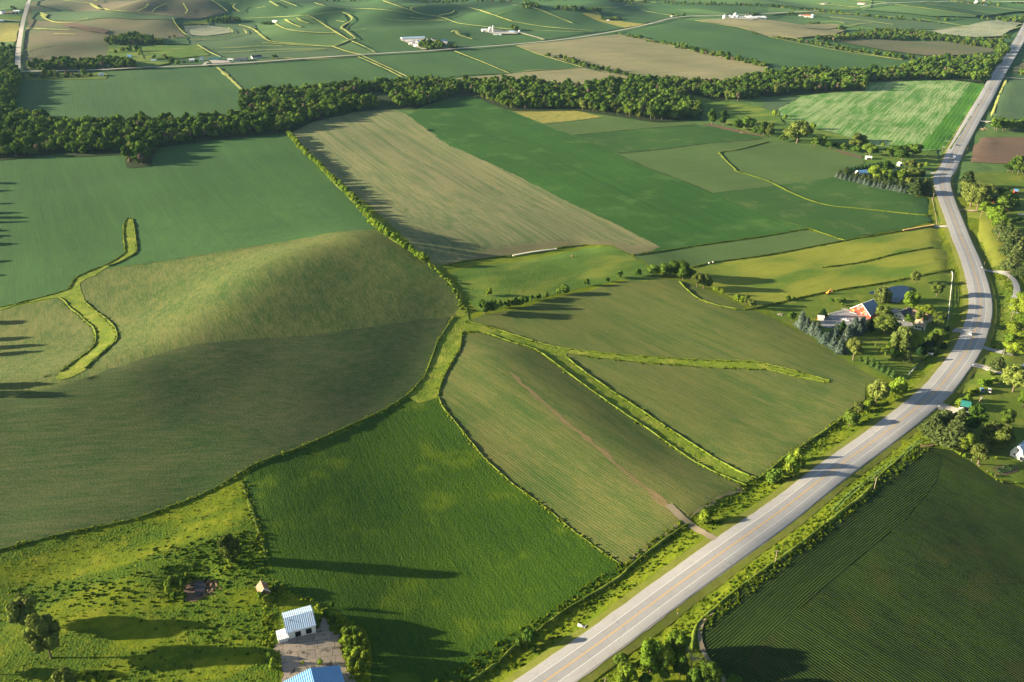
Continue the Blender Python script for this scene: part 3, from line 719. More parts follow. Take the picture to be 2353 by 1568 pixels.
# tall unmown edges, field borders, terraces (raised a little; they catch the low sun)
L = [
 (T(0, 1, [(0, 1265), (300, 1192), (600, 1107), (660, 1050), (700, 990), (850, 920), (1000, 860), (1140, 770), (1150, 740), (1137, 590), (1142, 500), (1162, 450), (1190, 440)]), 1.6, 0.8),
 (T(0, 1, [(1220, 448), (1240, 560), (1258, 720), (1245, 760), (1190, 800), (1080, 855), (1000, 885)]), 2.2, 0.9),
 (T(0, 1, [(540, 1172), (590, 1200), (650, 1270), (740, 1340), (800, 1400), (860, 1450), (885, 1540), (850, 1638), (680, 1768), (560, 1858)]), 3.0, 0.9),
 (T(0, 1, [(770, 1200), (870, 1290), (980, 1370), (1050, 1440), (1075, 1500), (1070, 1568), (960, 1668), (780, 1828)]), 3.0, 0.9),
 ([(1691, 392), (1696, 396), (1764, 417), (1815, 442), (1865, 463), (1915, 475), (1990, 482), (2090, 493), (2140, 497)], 6.5, 0.8),
 ([(1765, 327), (1701, 344), (1656, 351), (1658, 358), (1672, 374), (1693, 393)], 5.5, 0.8),
 ([(1456, 588), (1601, 566), (1764, 543), (1852, 528), (1880, 534), (1942, 555)], 2.4, 0.9),
 ([(1588, 616), (1640, 604), (1764, 587), (1940, 554), (2075, 531), (2147, 518)], 2.6, 0.9),
 ([(1890, 616), (1977, 604), (2065, 583), (2145, 569)], 2.4, 0.8),
 ([(1560, 648), (1610, 690), (1700, 712), (1765, 702), (1900, 672), (2015, 654), (2115, 635), (2187, 620)], 2.6, 0.9),
 ([(1026, 610), (1088, 599), (1176, 588), (1276, 571), (1351, 564)], 2.6, 0.8),
 ([(1180, 1115), (1118, 1059), (1086, 1021), (1038, 961), (1016, 934), (1008, 909), (1011, 891), (1021, 866), (1038, 834), (1056, 804), (1060, 780), (1062, 764)], 2.6, 0.8),
 ([(1426, 1298), (1354, 1248), (1301, 1208), (1251, 1166), (1176, 1113)], 1.6, 0.5),
 ([(1045, 728), (1007, 784), (998, 809), (978, 861), (963, 881), (936, 909), (888, 940), (838, 964), (763, 998), (688, 1030), (588, 1068), (520, 1109), (450, 1144), (362, 1176), (300, 1196), (125, 1233), (0, 1265), (-60, 1278)], 2.8, 0.9),
 ([(1070, 741), (1113, 749), (1176, 769), (1251, 792), (1314, 804), (1414, 815), (1501, 822), (1626, 829), (1726, 832), (1764, 839), (1840, 857), (1905, 877)], 2.4, 0.8),
 ([(1905, 880), (1827, 866), (1765, 851), (1701, 848), (1551, 840), (1451, 831), (1376, 823), (1331, 815)], 2.2, 0.8),
 ([(1302, 822), (1336, 850), (1401, 896), (1476, 946), (1551, 996), (1626, 1044), (1689, 1081), (1736, 1100)], 2.8, 1.0),
 ([(1714, 1117), (1651, 1090), (1601, 1065), (1551, 1032), (1496, 992), (1426, 945), (1376, 910), (1314, 865), (1264, 827), (1226, 802), (1176, 788), (1113, 766), (1070, 763)], 2.8, 1.0),
 ([(555, 1106), (570, 1150), (586, 1198), (604, 1251), (612, 1290)], 6, 0.12),
 ([(1078, 1568), (1139, 1527), (1177, 1492), (1240, 1447), (1302, 1402), (1377, 1357), (1427, 1325), (1452, 1300), (1500, 1262), (1550, 1225), (1582, 1205)], 7, 1.1),
 ([(1736, 1105), (1765, 1085), (1802, 1053), (1865, 1013), (1932, 965)], 6, 0.9),
 ([(1590, 1500), (1600, 1440), (1640, 1400), (1700, 1350), (1765, 1303), (1840, 1250), (1935, 1175), (1985, 1138), (2022, 1094), (2060, 1060), (2085, 1036)], 8, 1.0),
 ([(668, 312), (740, 392), (820, 472), (868, 528), (930, 570), (985, 606), (1040, 660), (1062, 700)], 6, 0.9),
 ([(1250, 286), (1326, 278), (1386, 270)], 1.2, 0.4), ([(1314, 311), (1451, 298), (1601, 287)], 1.2, 0.4),
 ([(500, 158), (528, 182), (556, 208)], 7, 0.5), ([(823, 134), (880, 158), (925, 180)], 3.5, 0.5), ([(834, 132), (890, 157), (937, 179)], 3.5, 0.5),
 ([(1045, 121), (1110, 146), (1171, 171)], 3.5, 0.5), ([(556, 208), (572, 250), (580, 285)], 4, 0.4),
 ([(1186, 109), (1246, 131), (1340, 158)], 3, 0.4), ([(1038, 177), (1190, 168), (1340, 158)], 1.3, 0.4),
 ([(1440, 84), (1500, 98), (1600, 122), (1765, 158)], 2.5, 0.4), ([(1765, 89), (1915, 119), (2072, 142)], 2, 0.3),
 ([(2262, 202), (2215, 275), (2190, 315), (2172, 342)], 3, 0.6), ([(2272, 205), (2225, 278), (2200, 318), (2182, 345)], 6, 0.5),
 ([(2312, 186), (2297, 217), (2277, 270)], 4, 0.4),
]
for t in [[(590, 30), (700, 45), (820, 57)], [(1260, 130), (1340, 95), (1370, 60)], [(1400, 140), (1440, 100), (1540, 55)], [(1690, 55), (1710, 90), (1728, 125), (1700, 158)],
          [(410, 190), (500, 225), (620, 235), (720, 212), (815, 193)], [(220, 285), (430, 290), (640, 298)], [(230, 490), (300, 460), (440, 425)], [(240, 545), (380, 520)],
          [(1590, 190), (1640, 270), (1720, 345)], [(1910, 10), (2000, 55), (2095, 130)], [(500, 332), (700, 338)]]:
    L.append((T(0, 0, t), 2.6, 0.8))
L.append((T(0, 0, [(830, 60), (900, 100), (1050, 120), (1300, 140), (1600, 160), (1800, 172)]), 3.2, 0.8))
L.append((T(0, 0, [(845, 60), (880, 85), (920, 108)]), 8, 0.8)); L.append((T(0, 0, [(385, 143), (412, 165), (410, 192)]), 8, 0.8)); L.append((T(0, 0, [(885, 40), (905, 22)]), 5, 0.6))
for t in [[(1760, 385), (1900, 370), (2080, 345), (2145, 315), (2100, 275)], [(1740, 390), (2000, 378), (2200, 342), (2270, 325), (2240, 292)], [(1900, 465), (2150, 455), (2400, 440)], [(1990, 500), (2200, 492), (2400, 478)],
          [(1820, 430), (1920, 490), (2030, 540)], [(2200, 250), (2300, 275), (2353, 300)], [(2120, 60), (2170, 55), (2150, 90), (2205, 130)]]:
    L.append((T(0, 0, t), 3.0, 0.9))
for t, w in [([(0, 300), (60, 350), (150, 400), (400, 420), (700, 440), (870, 382), (912, 368), (830, 300), (790, 268), (885, 200), (855, 160), (800, 135)], 5), ([(460, 165), (520, 180), (700, 290), (850, 380)], 5),
             ([(700, 440), (850, 490), (980, 520)], 6), ([(180, 240), (300, 290), (500, 315), (730, 322)], 5), ([(270, 200), (340, 240), (420, 270)], 6), ([(380, 185), (430, 215), (490, 232)], 6),
             ([(880, 395), (990, 440), (1100, 500)], 2.5), ([(540, 50), (650, 80), (900, 100), (1150, 110), (1450, 150)], 2.2), ([(1170, 30), (1290, 70), (1420, 115), (1520, 148), (1700, 180), (1850, 230), (2000, 252), (2353, 290)], 3.6),
             ([(1430, 118), (1440, 90), (1560, 70)], 2.5), ([(1670, 165), (1790, 145), (1825, 122)], 3.5), ([(1810, 60), (1950, 90), (2100, 130), (2220, 170), (2353, 215)], 3), ([(1190, 195), (1400, 213), (1750, 212)], 2.2),
             ([(1410, 180), (1550, 195), (1720, 207)], 2), ([(1800, 315), (1840, 300), (1870, 340), (1990, 375)], 5), ([(850, 265), (950, 250)], 2.5), ([(850, 305), (930, 295), (1010, 284)], 2.5), ([(0, 100), (90, 85)], 2.5),
             ([(220, 20), (300, 52), (380, 80)], 2.5), ([(130, 35), (180, 65), (212, 82)], 4), ([(-100, 190), (200, 180), (460, 162), (740, 132), (830, 130)], 1.6), ([(0, 438), (240, 440)], 2.2), ([(0, 478), (300, 470), (650, 468)], 2.6), ([(0, 503), (300, 490), (640, 470)], 2),
             ([(0, 580), (500, 545), (940, 522)], 2.5), ([(200, 545), (560, 560), (900, 540)], 2), ([(2200, 160), (2353, 105)], 2.5), ([(60, 410), (400, 430), (690, 445)], 4), ([(740, 210), (820, 222)], 2)]:
    L.append((T(1, 0, t), w, 0.8))
for t, w in [([(0, 65), (200, 95), (350, 150), (560, 235)], 2.5), ([(0, 215), (300, 265), (760, 302)], 3), ([(80, 325), (190, 352), (290, 383)], 3.5), ([(1090, 95), (1300, 140), (1500, 170)], 2.6), ([(1020, 35), (1140, 30), (1040, 50)], 1.6),
             ([(1080, 25), (1150, 35), (1060, 75)], 1.6), ([(1120, 25), (1230, 42), (1180, 65), (1020, 80)], 1.6), ([(1180, 35), (1320, 50), (1230, 68)], 1.6), ([(0, 285), (400, 305), (740, 312)], 1.8), ([(500, 75), (700, 90), (980, 92)], 1.6),
             ([(1680, 210), (1900, 245), (2180, 288)], 2.2), ([(100, 665), (400, 645), (640, 632)], 2.2), ([(430, 20), (1000, 15), (1300, 18)], 1.5)]:
    L.append((T(2, 0, t), w, 0.6))
for t, w in [([(560, 178), (900, 215), (1150, 250)], 2.2), ([(690, 268), (850, 240), (950, 235)], 3), ([(1510, 290), (1850, 270)], 2), ([(1160, 68), (1500, 110), (1910, 172)], 2.2), ([(1450, 60), (1800, 110), (2110, 160)], 2.2),
             ([(1800, 60), (2353, 130), (2700, 170)], 2.2), ([(360, 262), (380, 245), (640, 250)], 2), ([(330, 240), (600, 220), (700, 238)], 2), ([(100, 340), (500, 430), (1000, 530), (1240, 560)], 2), ([(0, 145), (700, 150), (1400, 205), (1850, 270)], 1.3),
             ([(2300, 240), (2353, 250)], 6), ([(2250, 290), (2353, 255)], 4), ([(450, 60), (640, 75), (820, 98)], 2.5), ([(500, 0), (750, 25), (1080, 50)], 1.5), ([(1600, 5), (1740, 30)], 1.5)]:
    L.append((T(3, 0, t), w, 0.5))
for pts, w, hp in L:
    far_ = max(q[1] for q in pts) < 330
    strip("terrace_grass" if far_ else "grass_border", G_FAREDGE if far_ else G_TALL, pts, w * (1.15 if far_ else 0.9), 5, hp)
# narrow dark lines along some field borders
D_BORDER = plain("dark_border_line", (0.05, 0.045, 0.03), 0.95, var=0.3, bumpd=0.2)
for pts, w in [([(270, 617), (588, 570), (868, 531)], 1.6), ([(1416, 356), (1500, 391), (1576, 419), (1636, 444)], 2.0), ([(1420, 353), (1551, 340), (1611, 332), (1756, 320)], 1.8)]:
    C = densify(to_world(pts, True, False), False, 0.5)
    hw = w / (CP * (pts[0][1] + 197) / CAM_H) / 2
    ribbon("border_line", D_BORDER, C, [hw, -hw], 3)

# ------------------------------------------------------------------ roads
HWYL = T(2, 3, [(300, 1567), (840, 1187), (1500, 692), (2353, 85)]) + T(3, 2, [(120, 1568), (560, 1220), (1000, 902), (1250, 715), (1400, 590), (1560, 450), (1700, 272), (1780, 170), (1860, 30)]) + \
       T(3, 1, [(1940, 1370), (1955, 1250), (1945, 1130), (1915, 1000), (1850, 800), (1780, 640), (1700, 430), (1640, 270), (1605, 150), (1600, 60)]) + \
       T(3, 0, [(1650, 1562), (1715, 1410), (1790, 1265), (1892, 1080), (1990, 920), (2075, 765), (2165, 620), (2255, 480), (2320, 370), (2372, 270), (2420, 180), (2480, 60)])
HWYL = [(1251.5 - 270, 1567 + 190), (1251.5 - 130, 1567 + 92)] + HWYL
hw_pts = []
for p in HWYL:
    if not hw_pts or math.hypot(p[0] - hw_pts[-1][0], p[1] - hw_pts[-1][1]) > 4: hw_pts.append(p)
HC0 = to_world(hw_pts, True, False)
# even spacing and smoothing
def resample(C, step):
    d = np.concatenate([[0], np.cumsum(np.hypot(*np.diff(C, axis=0).T))])
    s = np.arange(0, d[-1], step)
    return np.stack([np.interp(s, d, C[:, 0]), np.interp(s, d, C[:, 1])], 1)
HC = resample(HC0, 4.0)
for _ in range(12):
    HC[1:-1] = 0.25 * HC[:-2] + 0.5 * HC[1:-1] + 0.25 * HC[2:]
hr = np.hypot(HC[:, 0], HC[:, 1])
wk = 1 + np.clip((hr - 900) / 1500, 0, 0.35)

def road_mat(name, c, crack=True, lane=False):
    m, nt, b = new_mat(name)
    v0 = world_vec(nt)
    fa = noise(nt, v0, 0.09, 4, 0.6); fb = noise(nt, v0, 1.4, 4, 0.7)
    k = math_n(nt, 'ADD', math_n(nt, 'MULTIPLY', fa, 0.6), math_n(nt, 'MULTIPLY', fb, 0.4))
    col = mixc(nt, k, tuple(x * 0.75 for x in c), tuple(x * 1.28 for x in c))
    if crack:
        vo = N(nt, "ShaderNodeTexVoronoi", feature='DISTANCE_TO_EDGE')
        vo.inputs["Scale"].default_value = 0.11
        wv = N(nt, "ShaderNodeVectorMath", operation='ADD')
        nz = N(nt, "ShaderNodeTexNoise"); nz.inputs["Scale"].default_value = 0.5
        nt.links.new(v0, nz.inputs["Vector"]); nt.links.new(v0, wv.inputs[0]); nt.links.new(nz.outputs["Color"], wv.inputs[1])
        nt.links.new(wv.outputs[0], vo.inputs["Vector"])
        col = mixc(nt, math_n(nt, 'MULTIPLY', math_n(nt, 'LESS_THAN', vo.outputs["Distance"], 0.008), 0.3), col, tuple(x * 0.35 for x in c))
    nt.links.new(col, b.inputs["Base Color"])
    b.inputs["Roughness"].default_value = 0.75
    b.inputs["Specular IOR Level"].default_value = 0.3
    add_bump(nt, b, fb, 0.02)
    return m
M_GRAVEL = road_mat("pale_gravel_shoulder", (0.33, 0.30, 0.26), False)
M_CONC = road_mat("worn_concrete_shoulder", (0.31, 0.30, 0.295))
M_ASPH = road_mat("grey_asphalt_lane", (0.25, 0.245, 0.25))
M_WHITE = plain("white_road_paint", (0.75, 0.74, 0.70), 0.6, var=0.12, scale=1.0)
M_YELLOW = plain("yellow_road_paint", (0.68, 0.38, 0.04), 0.6, var=0.12, scale=1.0)
M_DIRT = road_mat("dirt_track", (0.20, 0.165, 0.11), False)
def yard_mat():
    m, nt, b = new_mat("cracked_yard_concrete")
    v0 = world_vec(nt, math.radians(14))
    br = N(nt, "ShaderNodeTexBrick"); br.inputs["Scale"].default_value = 1.0; br.offset = 0.15; br.inputs["Brick Width"].default_value = 6.4; br.inputs["Row Height"].default_value = 4.3
    br.inputs["Mortar Size"].default_value = 0.10; br.inputs["Mortar Smooth"].default_value = 0.4; br.inputs["Bias"].default_value = 0.0
    br.inputs["Color1"].default_value = (0.36, 0.29, 0.23, 1); br.inputs["Color2"].default_value = (0.27, 0.225, 0.185, 1); br.inputs["Mortar"].default_value = (0.07, 0.075, 0.03, 1)
    wv = N(nt, "ShaderNodeVectorMath", operation='ADD'); nz = N(nt, "ShaderNodeTexNoise"); nz.inputs["Scale"].default_value = 0.35; nz.inputs["Detail"].default_value = 4
    nt.links.new(v0, nz.inputs["Vector"]); nt.links.new(v0, wv.inputs[0]); nz.inputs['Roughness'].default_value = 0.7; nt.links.new(nz.outputs["Color"], wv.inputs[1]); nt.links.new(wv.outputs[0], br.inputs["Vector"])
    c = mixc(nt, ramp01(nt, noise(nt, v0, 0.28, 5, 0.7), 0.56, 0.64), br.outputs["Color"], (0.06, 0.045, 0.03))
    c = mixc(nt, ramp01(nt, noise(nt, world_vec(nt, 0.3, 1.3, 0.8), 0.45, 5, 0.75), 0.60, 0.66), c, (0.10, 0.11, 0.03))
    c = mixc(nt, math_n(nt, 'MULTIPLY', noise(nt, v0, 2.0, 4, 0.7), 0.5), c, (0.20, 0.17, 0.14))
    nt.links.new(c, b.inputs["Base Color"]); add_bump(nt, b, noise(nt, v0, 0.8, 4), 0.1)
    return m
M_YARD = yard_mat()

ribbon("road_shoulder", M_GRAVEL, HC, [7.9 * wk + 0.10 * nrs.randn(len(HC)), 5 * wk, 0 * wk, -5 * wk, -7.9 * wk + 0.10 * nrs.randn(len(HC))], 5)
ribbon("highway", M_CONC, HC, [7.4 * wk, 5.6 * wk, 3.9 * wk, 0 * wk, -3.9 * wk, -5.6 * wk, -7.4 * wk], 6)
ribbon("road_lanes", M_ASPH, HC, [3.9 * wk, 0 * wk, -3.9 * wk], 6, extra=0.012)
for s in (-1, 1):
    ribbon("road_marking", M_WHITE, HC, [s * 3.71 * wk, s * 3.53 * wk], 6, extra=0.025)
    ribbon("road_marking", M_YELLOW, HC, [s * 0.25 * wk, s * 0.10 * wk], 6, extra=0.025)
# mown strip beside the shoulders
_nearm = hr < 1500
for s in (-1, 1):
    Cn = HC[_nearm]; jj = 0.35 * np.convolve(nrs.randn(len(Cn)), np.ones(5) / 3, 'same')
    ribbon("mown_verge", G_MOWNV, Cn, [s * 7.6 + 0 * jj, s * 11.2 + jj], 4)
# dark tyre-worn seam joints across the pavement
JD = plain("sealed_joint", (0.08, 0.08, 0.08), 0.7)
jv, jf = [], []
d = np.gradient(HC, axis=0); d /= np.linalg.norm(d, axis=1)[:, None]; nn = np.stack([-d[:, 1], d[:, 0]], 1)
for i in range(6, len(HC) - 80, 7):
    if rnd.random() < 0.45: continue
    a, b_ = (rnd.choice([(-7.0, 0.0), (0.0, 7.0), (-7, 7), (-3.8, 3.8)]))
    w = 0.09
    base = len(jv)
    for off in (a, b_):
        for t in (-w, w):
            q = HC[i] + nn[i] * off + d[i] * t
            jv.append((q[0], q[1], float(H(q[0], q[1])[0]) + lift(6, math.hypot(*q)) + 0.02))
    jf.append((base, base + 1, base + 3, base + 2))
link("road_joints", mesh_np("road_joints", jv, [np.array(jf)], False, [JD]))["kind"] = "structure"

def lane_road(name, mat, pts, wm, layer=6, curve=True, jitter=0.1):
    C = densify(to_world(pts, curve, False), False, 0.4)
    hw = wm / 2 * (1 + jitter * 0.3 * nrs.randn(len(C)))
    return ribbon(name, mat, C, [hw, 0 * hw, -hw], layer)

lane_road("gravel_road", M_GRAVEL, [(-60, 171), (0, 170), (100, 168), (217, 165.5), (320, 160), (450, 155), (588, 147), (700, 139), (833, 130), (1000, 120), (1176, 107), (1300, 95), (1400, 80), (1480, 64), (1560, 46), (1650, 43), (1765, 38), (1880, 32.5)], 8.5)
lane_road("gravel_road", M_GRAVEL, [(44, 170), (42, 158), (44, 120), (52, 70), (62, 32), (73, 0), (80, -12)], 9.5)
lane_road("gravel_road", M_GRAVEL, T(3, 0, [(840, 100), (960, 75), (1130, 60), (1700, 48), (2353, 52), (2700, 56)]), 8)
lane_road("gravel_lane", M_GRAVEL, T(0, 0, [(-200, 213), (0, 215), (190, 220)]), 6)
lane_road("gravel_lane", M_GRAVEL, T(2, 0, [(80, 322), (200, 355), (300, 383)]), 5)
lane_road("gravel_lane", M_GRAVEL, T(1, 0, [(1735, 460), (1790, 470)]), 6)
lane_road("gravel_lane", M_GRAVEL, T(0, 0, [(1870, 622), (1890, 600), (1910, 585)]), 6)
lane_road("driveway", M_ASPH, T(3, 1, [(1960, 912), (2050, 935), (2130, 940), (2200, 965), (2255, 1010), (2285, 1080), (2280, 1150), (2260, 1230), (2285, 1300), (2400, 1360)]), 4.5)
lane_road("driveway", M_GRAVEL, T(3, 1, [(2120, 937), (2240, 938), (2400, 930)]), 4)
lane_road("driveway", M_GRAVEL, T(3, 2, [(1870, 222), (1960, 240), (2060, 268), (2150, 295), (2300, 300)]), 6)
lane_road("driveway", M_ASPH, T(3, 2, [(1935, 45), (2010, 75), (2100, 98), (2250, 130)]), 5)
lane_road("driveway", M_GRAVEL, T(3, 2, [(1540, 605), (1600, 605), (1680, 635), (1760, 665), (1810, 640)]), 7)
lane_road("driveway", M_ASPH, T(3, 1, [(1860, 1480), (1780, 1478), (1700, 1475)]), 8)
lane_road("driveway", M_GRAVEL, T(3, 1, [(1680, 520), (1600, 520), (1530, 522)]), 5)
lane_road("driveway", M_ASPH, T(3, 1, [(1545, 30), (1440, 30)]), 5)
lane_road("driveway", M_DIRT, T(3, 1, [(1740, 362), (1820, 372), (1930, 378)]), 4)
lane_road("driveway", M_GRAVEL, T(3, 0, [(1935, 1120), (2030, 1132)]), 6)
lane_road("driveway", M_GRAVEL, T(3, 0, [(2165, 728), (2250, 735), (2400, 748)]), 5)
lane_road("field_entrance", M_DIRT, T(2, 3, [(1880, 262), (1780, 210), (1690, 160), (1620, 110), (1560, 60), (1500, 0), (1440, -60)]), 3.6, 5, jitter=0.25)
lane_road("farm_track", M_DIRT, T(2, 3, [(2120, 1700), (1990, 1600), (1880, 1480), (1790, 1350), (1740, 1230), (1725, 1120), (1760, 1000), (1840, 930)]), 1.7, 6, jitter=0.4)
for off in (-0.9, 0.9):
    C = densify(to_world(T(3, 2, [(600, 1568), (720, 1440), (880, 1310), (1050, 1180), (1230, 1060), (1340, 960), (1400, 920)]), True, False), False, 0.4)
    ribbon("wheel_track", G_BASE, C, [off + 0.35, off - 0.35], 7)
# farm yards
f("farmyard", M_ASPH, T(3, 1, [(480, 1400), (560, 1335), (640, 1300), (700, 1285), (800, 1310), (920, 1365), (900, 1400), (800, 1420), (640, 1430), (560, 1450), (500, 1440)]), 4)
f("farmyard", M_GRAVEL, T(3, 1, [(660, 1275), (720, 1272), (770, 1295), (700, 1300)]), 5, wob=0.3)
f("farmyard", M_ASPH, T(3, 1, [(1180, 1380), (1340, 1400), (1330, 1440), (1180, 1430)]), 4)
f("farmyard", M_ASPH, T(3, 1, [(1120, 1290), (1180, 1270), (1240, 1290), (1180, 1330)]), 4)
f("concrete_yard", M_YARD, T(1, 3, [(185, 1250), (230, 1190), (300, 1160), (420, 1120), (540, 1080), (600, 990), (640, 975), (668, 1020), (660, 1070), (700, 1110), (760, 1130), (750, 1170), (770, 1250), (800, 1380), (840, 1480), (880, 1600), (260, 1660), (250, 1480), (235, 1330), (215, 1280)]), 4, curve=True, wob=0.9)
f("farmyard", M_GRAVEL, T(1, 0, [(1320, 375), (1480, 450), (1530, 470), (1740, 460), (1760, 400), (1560, 370), (1340, 365)]), 5)
f("farmyard", M_GRAVEL, T(1, 0, [(2080, 300), (2180, 330), (2400, 330), (2400, 305), (2200, 295)]), 5)
f("farmyard", M_GRAVEL, T(0, 0, [(1910, 560), (2080, 575), (2130, 590), (1960, 600)]), 5)
f("farmyard", M_GRAVEL, T(2, 0, [(1940, 185), (2350, 178), (2200, 205), (2050, 195)]), 5)
f("bare_ground", C_PLOW, T(2, 0, [(1730, 1140), (1850, 1145), (2050, 1195), (2350, 1260), (2300, 1262), (2080, 1225)]), 4)
f("bare_ground", C_PLOW, T(3, 0, [(560, 1372), (720, 1400), (860, 1445), (860, 1462), (700, 1420)]), 4)
f("bare_ground", C_BROWN, T(3, 2, [(1400, 955), (1480, 945), (1560, 965), (1500, 978), (1400, 975)]), 4)
f("bare_ground", C_PLOW, T(0, 0, [(560, 232), (700, 235), (900, 275), (1010, 300), (960, 325), (800, 300), (640, 270)]), 4)
f("bare_ground", C_PLOW, T(0, 3, [(1670, 690), (1760, 640), (1900, 625), (2010, 635), (1985, 700), (1900, 780), (1780, 845), (1680, 825), (1700, 760)]), 2, wob=0.6)
GARDEN = f("garden_bed", C_PLOW, T(3, 2, [(2060, 1175), (2150, 1140), (2300, 1170), (2290, 1200), (2190, 1235), (2130, 1230)]), 3, wob=0.2)
# pond water
def water(name, pts, mat, dz):
    W = to_world(pts, True)
    c = W.mean(0); z = float(H(c[0], c[1])[0]) + dz
    vs = [(p[0], p[1], z) for p in W]
    me = bpy.data.meshes.new(name); me.from_pydata(vs, [], [list(range(len(vs)))]); me.update()
    if me.polygons[0].normal.z < 0: me.flip_normals()
    me.materials.append(mat)
    o = link(name, me); o["kind"] = "structure"
    return o
M_WATER, nt_, b_ = new_mat("pond_water")
b_.inputs["Base Color"].default_value = (0.008, 0.022, 0.05, 1)
b_.inputs["Roughness"].default_value = 0.06
b_.inputs["Specular IOR Level"].default_value = 0.25
add_bump(nt_, b_, noise(nt_, world_vec(nt_), 2.0), 0.01)
water("pond_water", T(3, 1, [(1100, 1195), (1085, 1130), (1090, 1095), (1150, 1075), (1240, 1068), (1310, 1085), (1325, 1110), (1270, 1160), (1230, 1200), (1180, 1222), (1130, 1210)]), M_WATER, 0.75)
water("pond_water", T(3, 1, [(925, 1130), (970, 1118), (1010, 1120), (990, 1140), (950, 1145)]), M_WATER, 0.75)
water("pond_water", T(3, 0, [(1145, 1560), (1180, 1550), (1185, 1580), (1150, 1590)]), M_WATER, 1.0)
water("pond_water", [(448, 1350), (458, 1344), (472, 1345), (474, 1354), (462, 1368), (450, 1371)], plain("dark_stagnant_water", (0.02, 0.015, 0.015), 0.3, 0.5), 1.1)
# ------------------------------------------------------------------ trees
LEAF_A = leaf_mat("broad_leaves", (0.045, 0.095, 0.014), (0.115, 0.175, 0.025), 0.2, 0.35)
LEAF_B = leaf_mat("sunny_yellow_green_leaves", (0.10, 0.17, 0.018), (0.20, 0.26, 0.028), 0.28)
LEAF_C = leaf_mat("olive_leaves", (0.085, 0.12, 0.022), (0.15, 0.18, 0.04), 0.2)
LEAF_D = leaf_mat("dark_cedar_needles", (0.02, 0.05, 0.016), (0.035, 0.075, 0.022), 0.15)
LEAF_S = leaf_mat("blue_grey_spruce_needles", (0.07, 0.105, 0.085), (0.13, 0.17, 0.13), 0.15)
LEAF_P = leaf_mat("pine_needles", (0.05, 0.085, 0.025), (0.10, 0.13, 0.04), 0.2)
LEAF_G = leaf_mat("green_spruce_needles", (0.055, 0.11, 0.03), (0.09, 0.15, 0.035), 0.2)
LEAF_W = leaf_mat("willow_leaves", (0.13, 0.17, 0.04), (0.20, 0.24, 0.07), 0.35)
LEAF_U = leaf_mat("bare_greyish_twigs", (0.12, 0.09, 0.065), (0.17, 0.12, 0.09), 0.1)
BARK = plain("bark", (0.16, 0.12, 0.085), 0.95, var=0.3, scale=3.0, bumpd=0.05)

def ico(sub=1):
    bm = bmesh.new(); bmesh.ops.create_icosphere(bm, subdivisions=sub, radius=1.0)
    V = np.array([v.co[:] for v in bm.verts]); F = np.array([[v.index for v in f_.verts] for f_ in bm.faces]); bm.free()
    return V, F
ICO_V, ICO_F = ico(2)

def quads(P, Nn, size, rs, aspect=1.0):
    """square leaf clumps at P facing Nn"""
    n = len(P)
    a = rs.randn(n, 3); a -= (a * Nn).sum(1)[:, None] * Nn
    a /= np.linalg.norm(a, axis=1)[:, None] + 1e-9
    b = np.cross(Nn, a)
    s = (size * (0.6 + 0.8 * rs.rand(n)))[:, None] * 0.5 if np.isscalar(size) else (size * (0.6 + 0.8 * rs.rand(n)))[:, None] * 0.5
    bend = Nn * s * 0.35
    V = np.stack([P - a * s - b * s * aspect - bend, P + a * s * 0.8 - b * s * aspect, P + a * s + b * s * aspect * 0.7 - bend, P - a * s * 0.9 + b * s * aspect], 1).reshape(-1, 3)
    return V, np.arange(4 * n).reshape(n, 4)

def join(parts):
    V = []; F3 = []; F4 = []; o = 0
    for v, fc in parts:
        V.append(v)
        (F3 if fc.shape[1] == 3 else F4).append(fc + o)
        o += len(v)
    return np.concatenate(V), [np.concatenate(x) for x in (F3, F4) if x]

def broad_crown(seed, R=5.0, Hh=14.0, base=0.22, nl=11, leaves=1500, ls=0.75, squash=1.0, loose=0.1):
    """crown of leaf clumps round several limb masses; height Hh, radius R"""
    rs = np.random.RandomState(seed)
    cz = Hh * (base + 1) / 2; rz = Hh * (1 - base) / 2
    lobes = []
    for i in range(nl):
        u = rs.randn(3); u /= np.linalg.norm(u)
        k = 0.35 + 0.35 * rs.rand()
        c = np.array([u[0] * R * k * 1.25, u[1] * R * k * 1.25, cz + u[2] * rz * (0.62 if u[2] > 0 else 0.5)])
        lobes.append((c, R * (0.36 + 0.2 * rs.rand()) * squash))
    lobes.append((np.array([0, 0, cz - 0.1 * rz]), R * 0.58))
    parts = []
    per = leaves // len(lobes)
    for c, r in lobes:
        d = rs.randn(per * 2, 3); d /= np.linalg.norm(d, axis=1)[:, None]
        d = d[(d[:, 2] > -0.75)][:per]
        rad = r * (0.86 + loose * 2.2 * rs.rand(len(d)) - loose * 0.4)
        # knobbly surface
        rad *= 1 + 0.12 * np.sin(d[:, 0] * 6 + seed) * np.cos(d[:, 1] * 5 + c[2])
        P = c + d * rad[:, None] * np.array([1, 1, 0.9])
        keep = np.ones(len(P), bool)
        for c2, r2 in lobes:
            if c2 is c: continue
            keep &= (((P - c2) / (r2 * 0.8)) ** 2).sum(1) > 1
        P = P[keep]; d = d[keep]
        nn_ = d + 0.55 * rs.randn(len(d), 3) + np.array([0, 0, 0.25]); nn_ /= np.linalg.norm(nn_, axis=1)[:, None]
        parts.append(quads(P, nn_, ls, rs))
        k = 1 + 0.10 * rs.randn(len(ICO_V))
        parts.append((ICO_V * (r * 0.80) * k[:, None] * np.array([1, 1, 0.9]) + c, ICO_F))
    return join(parts)

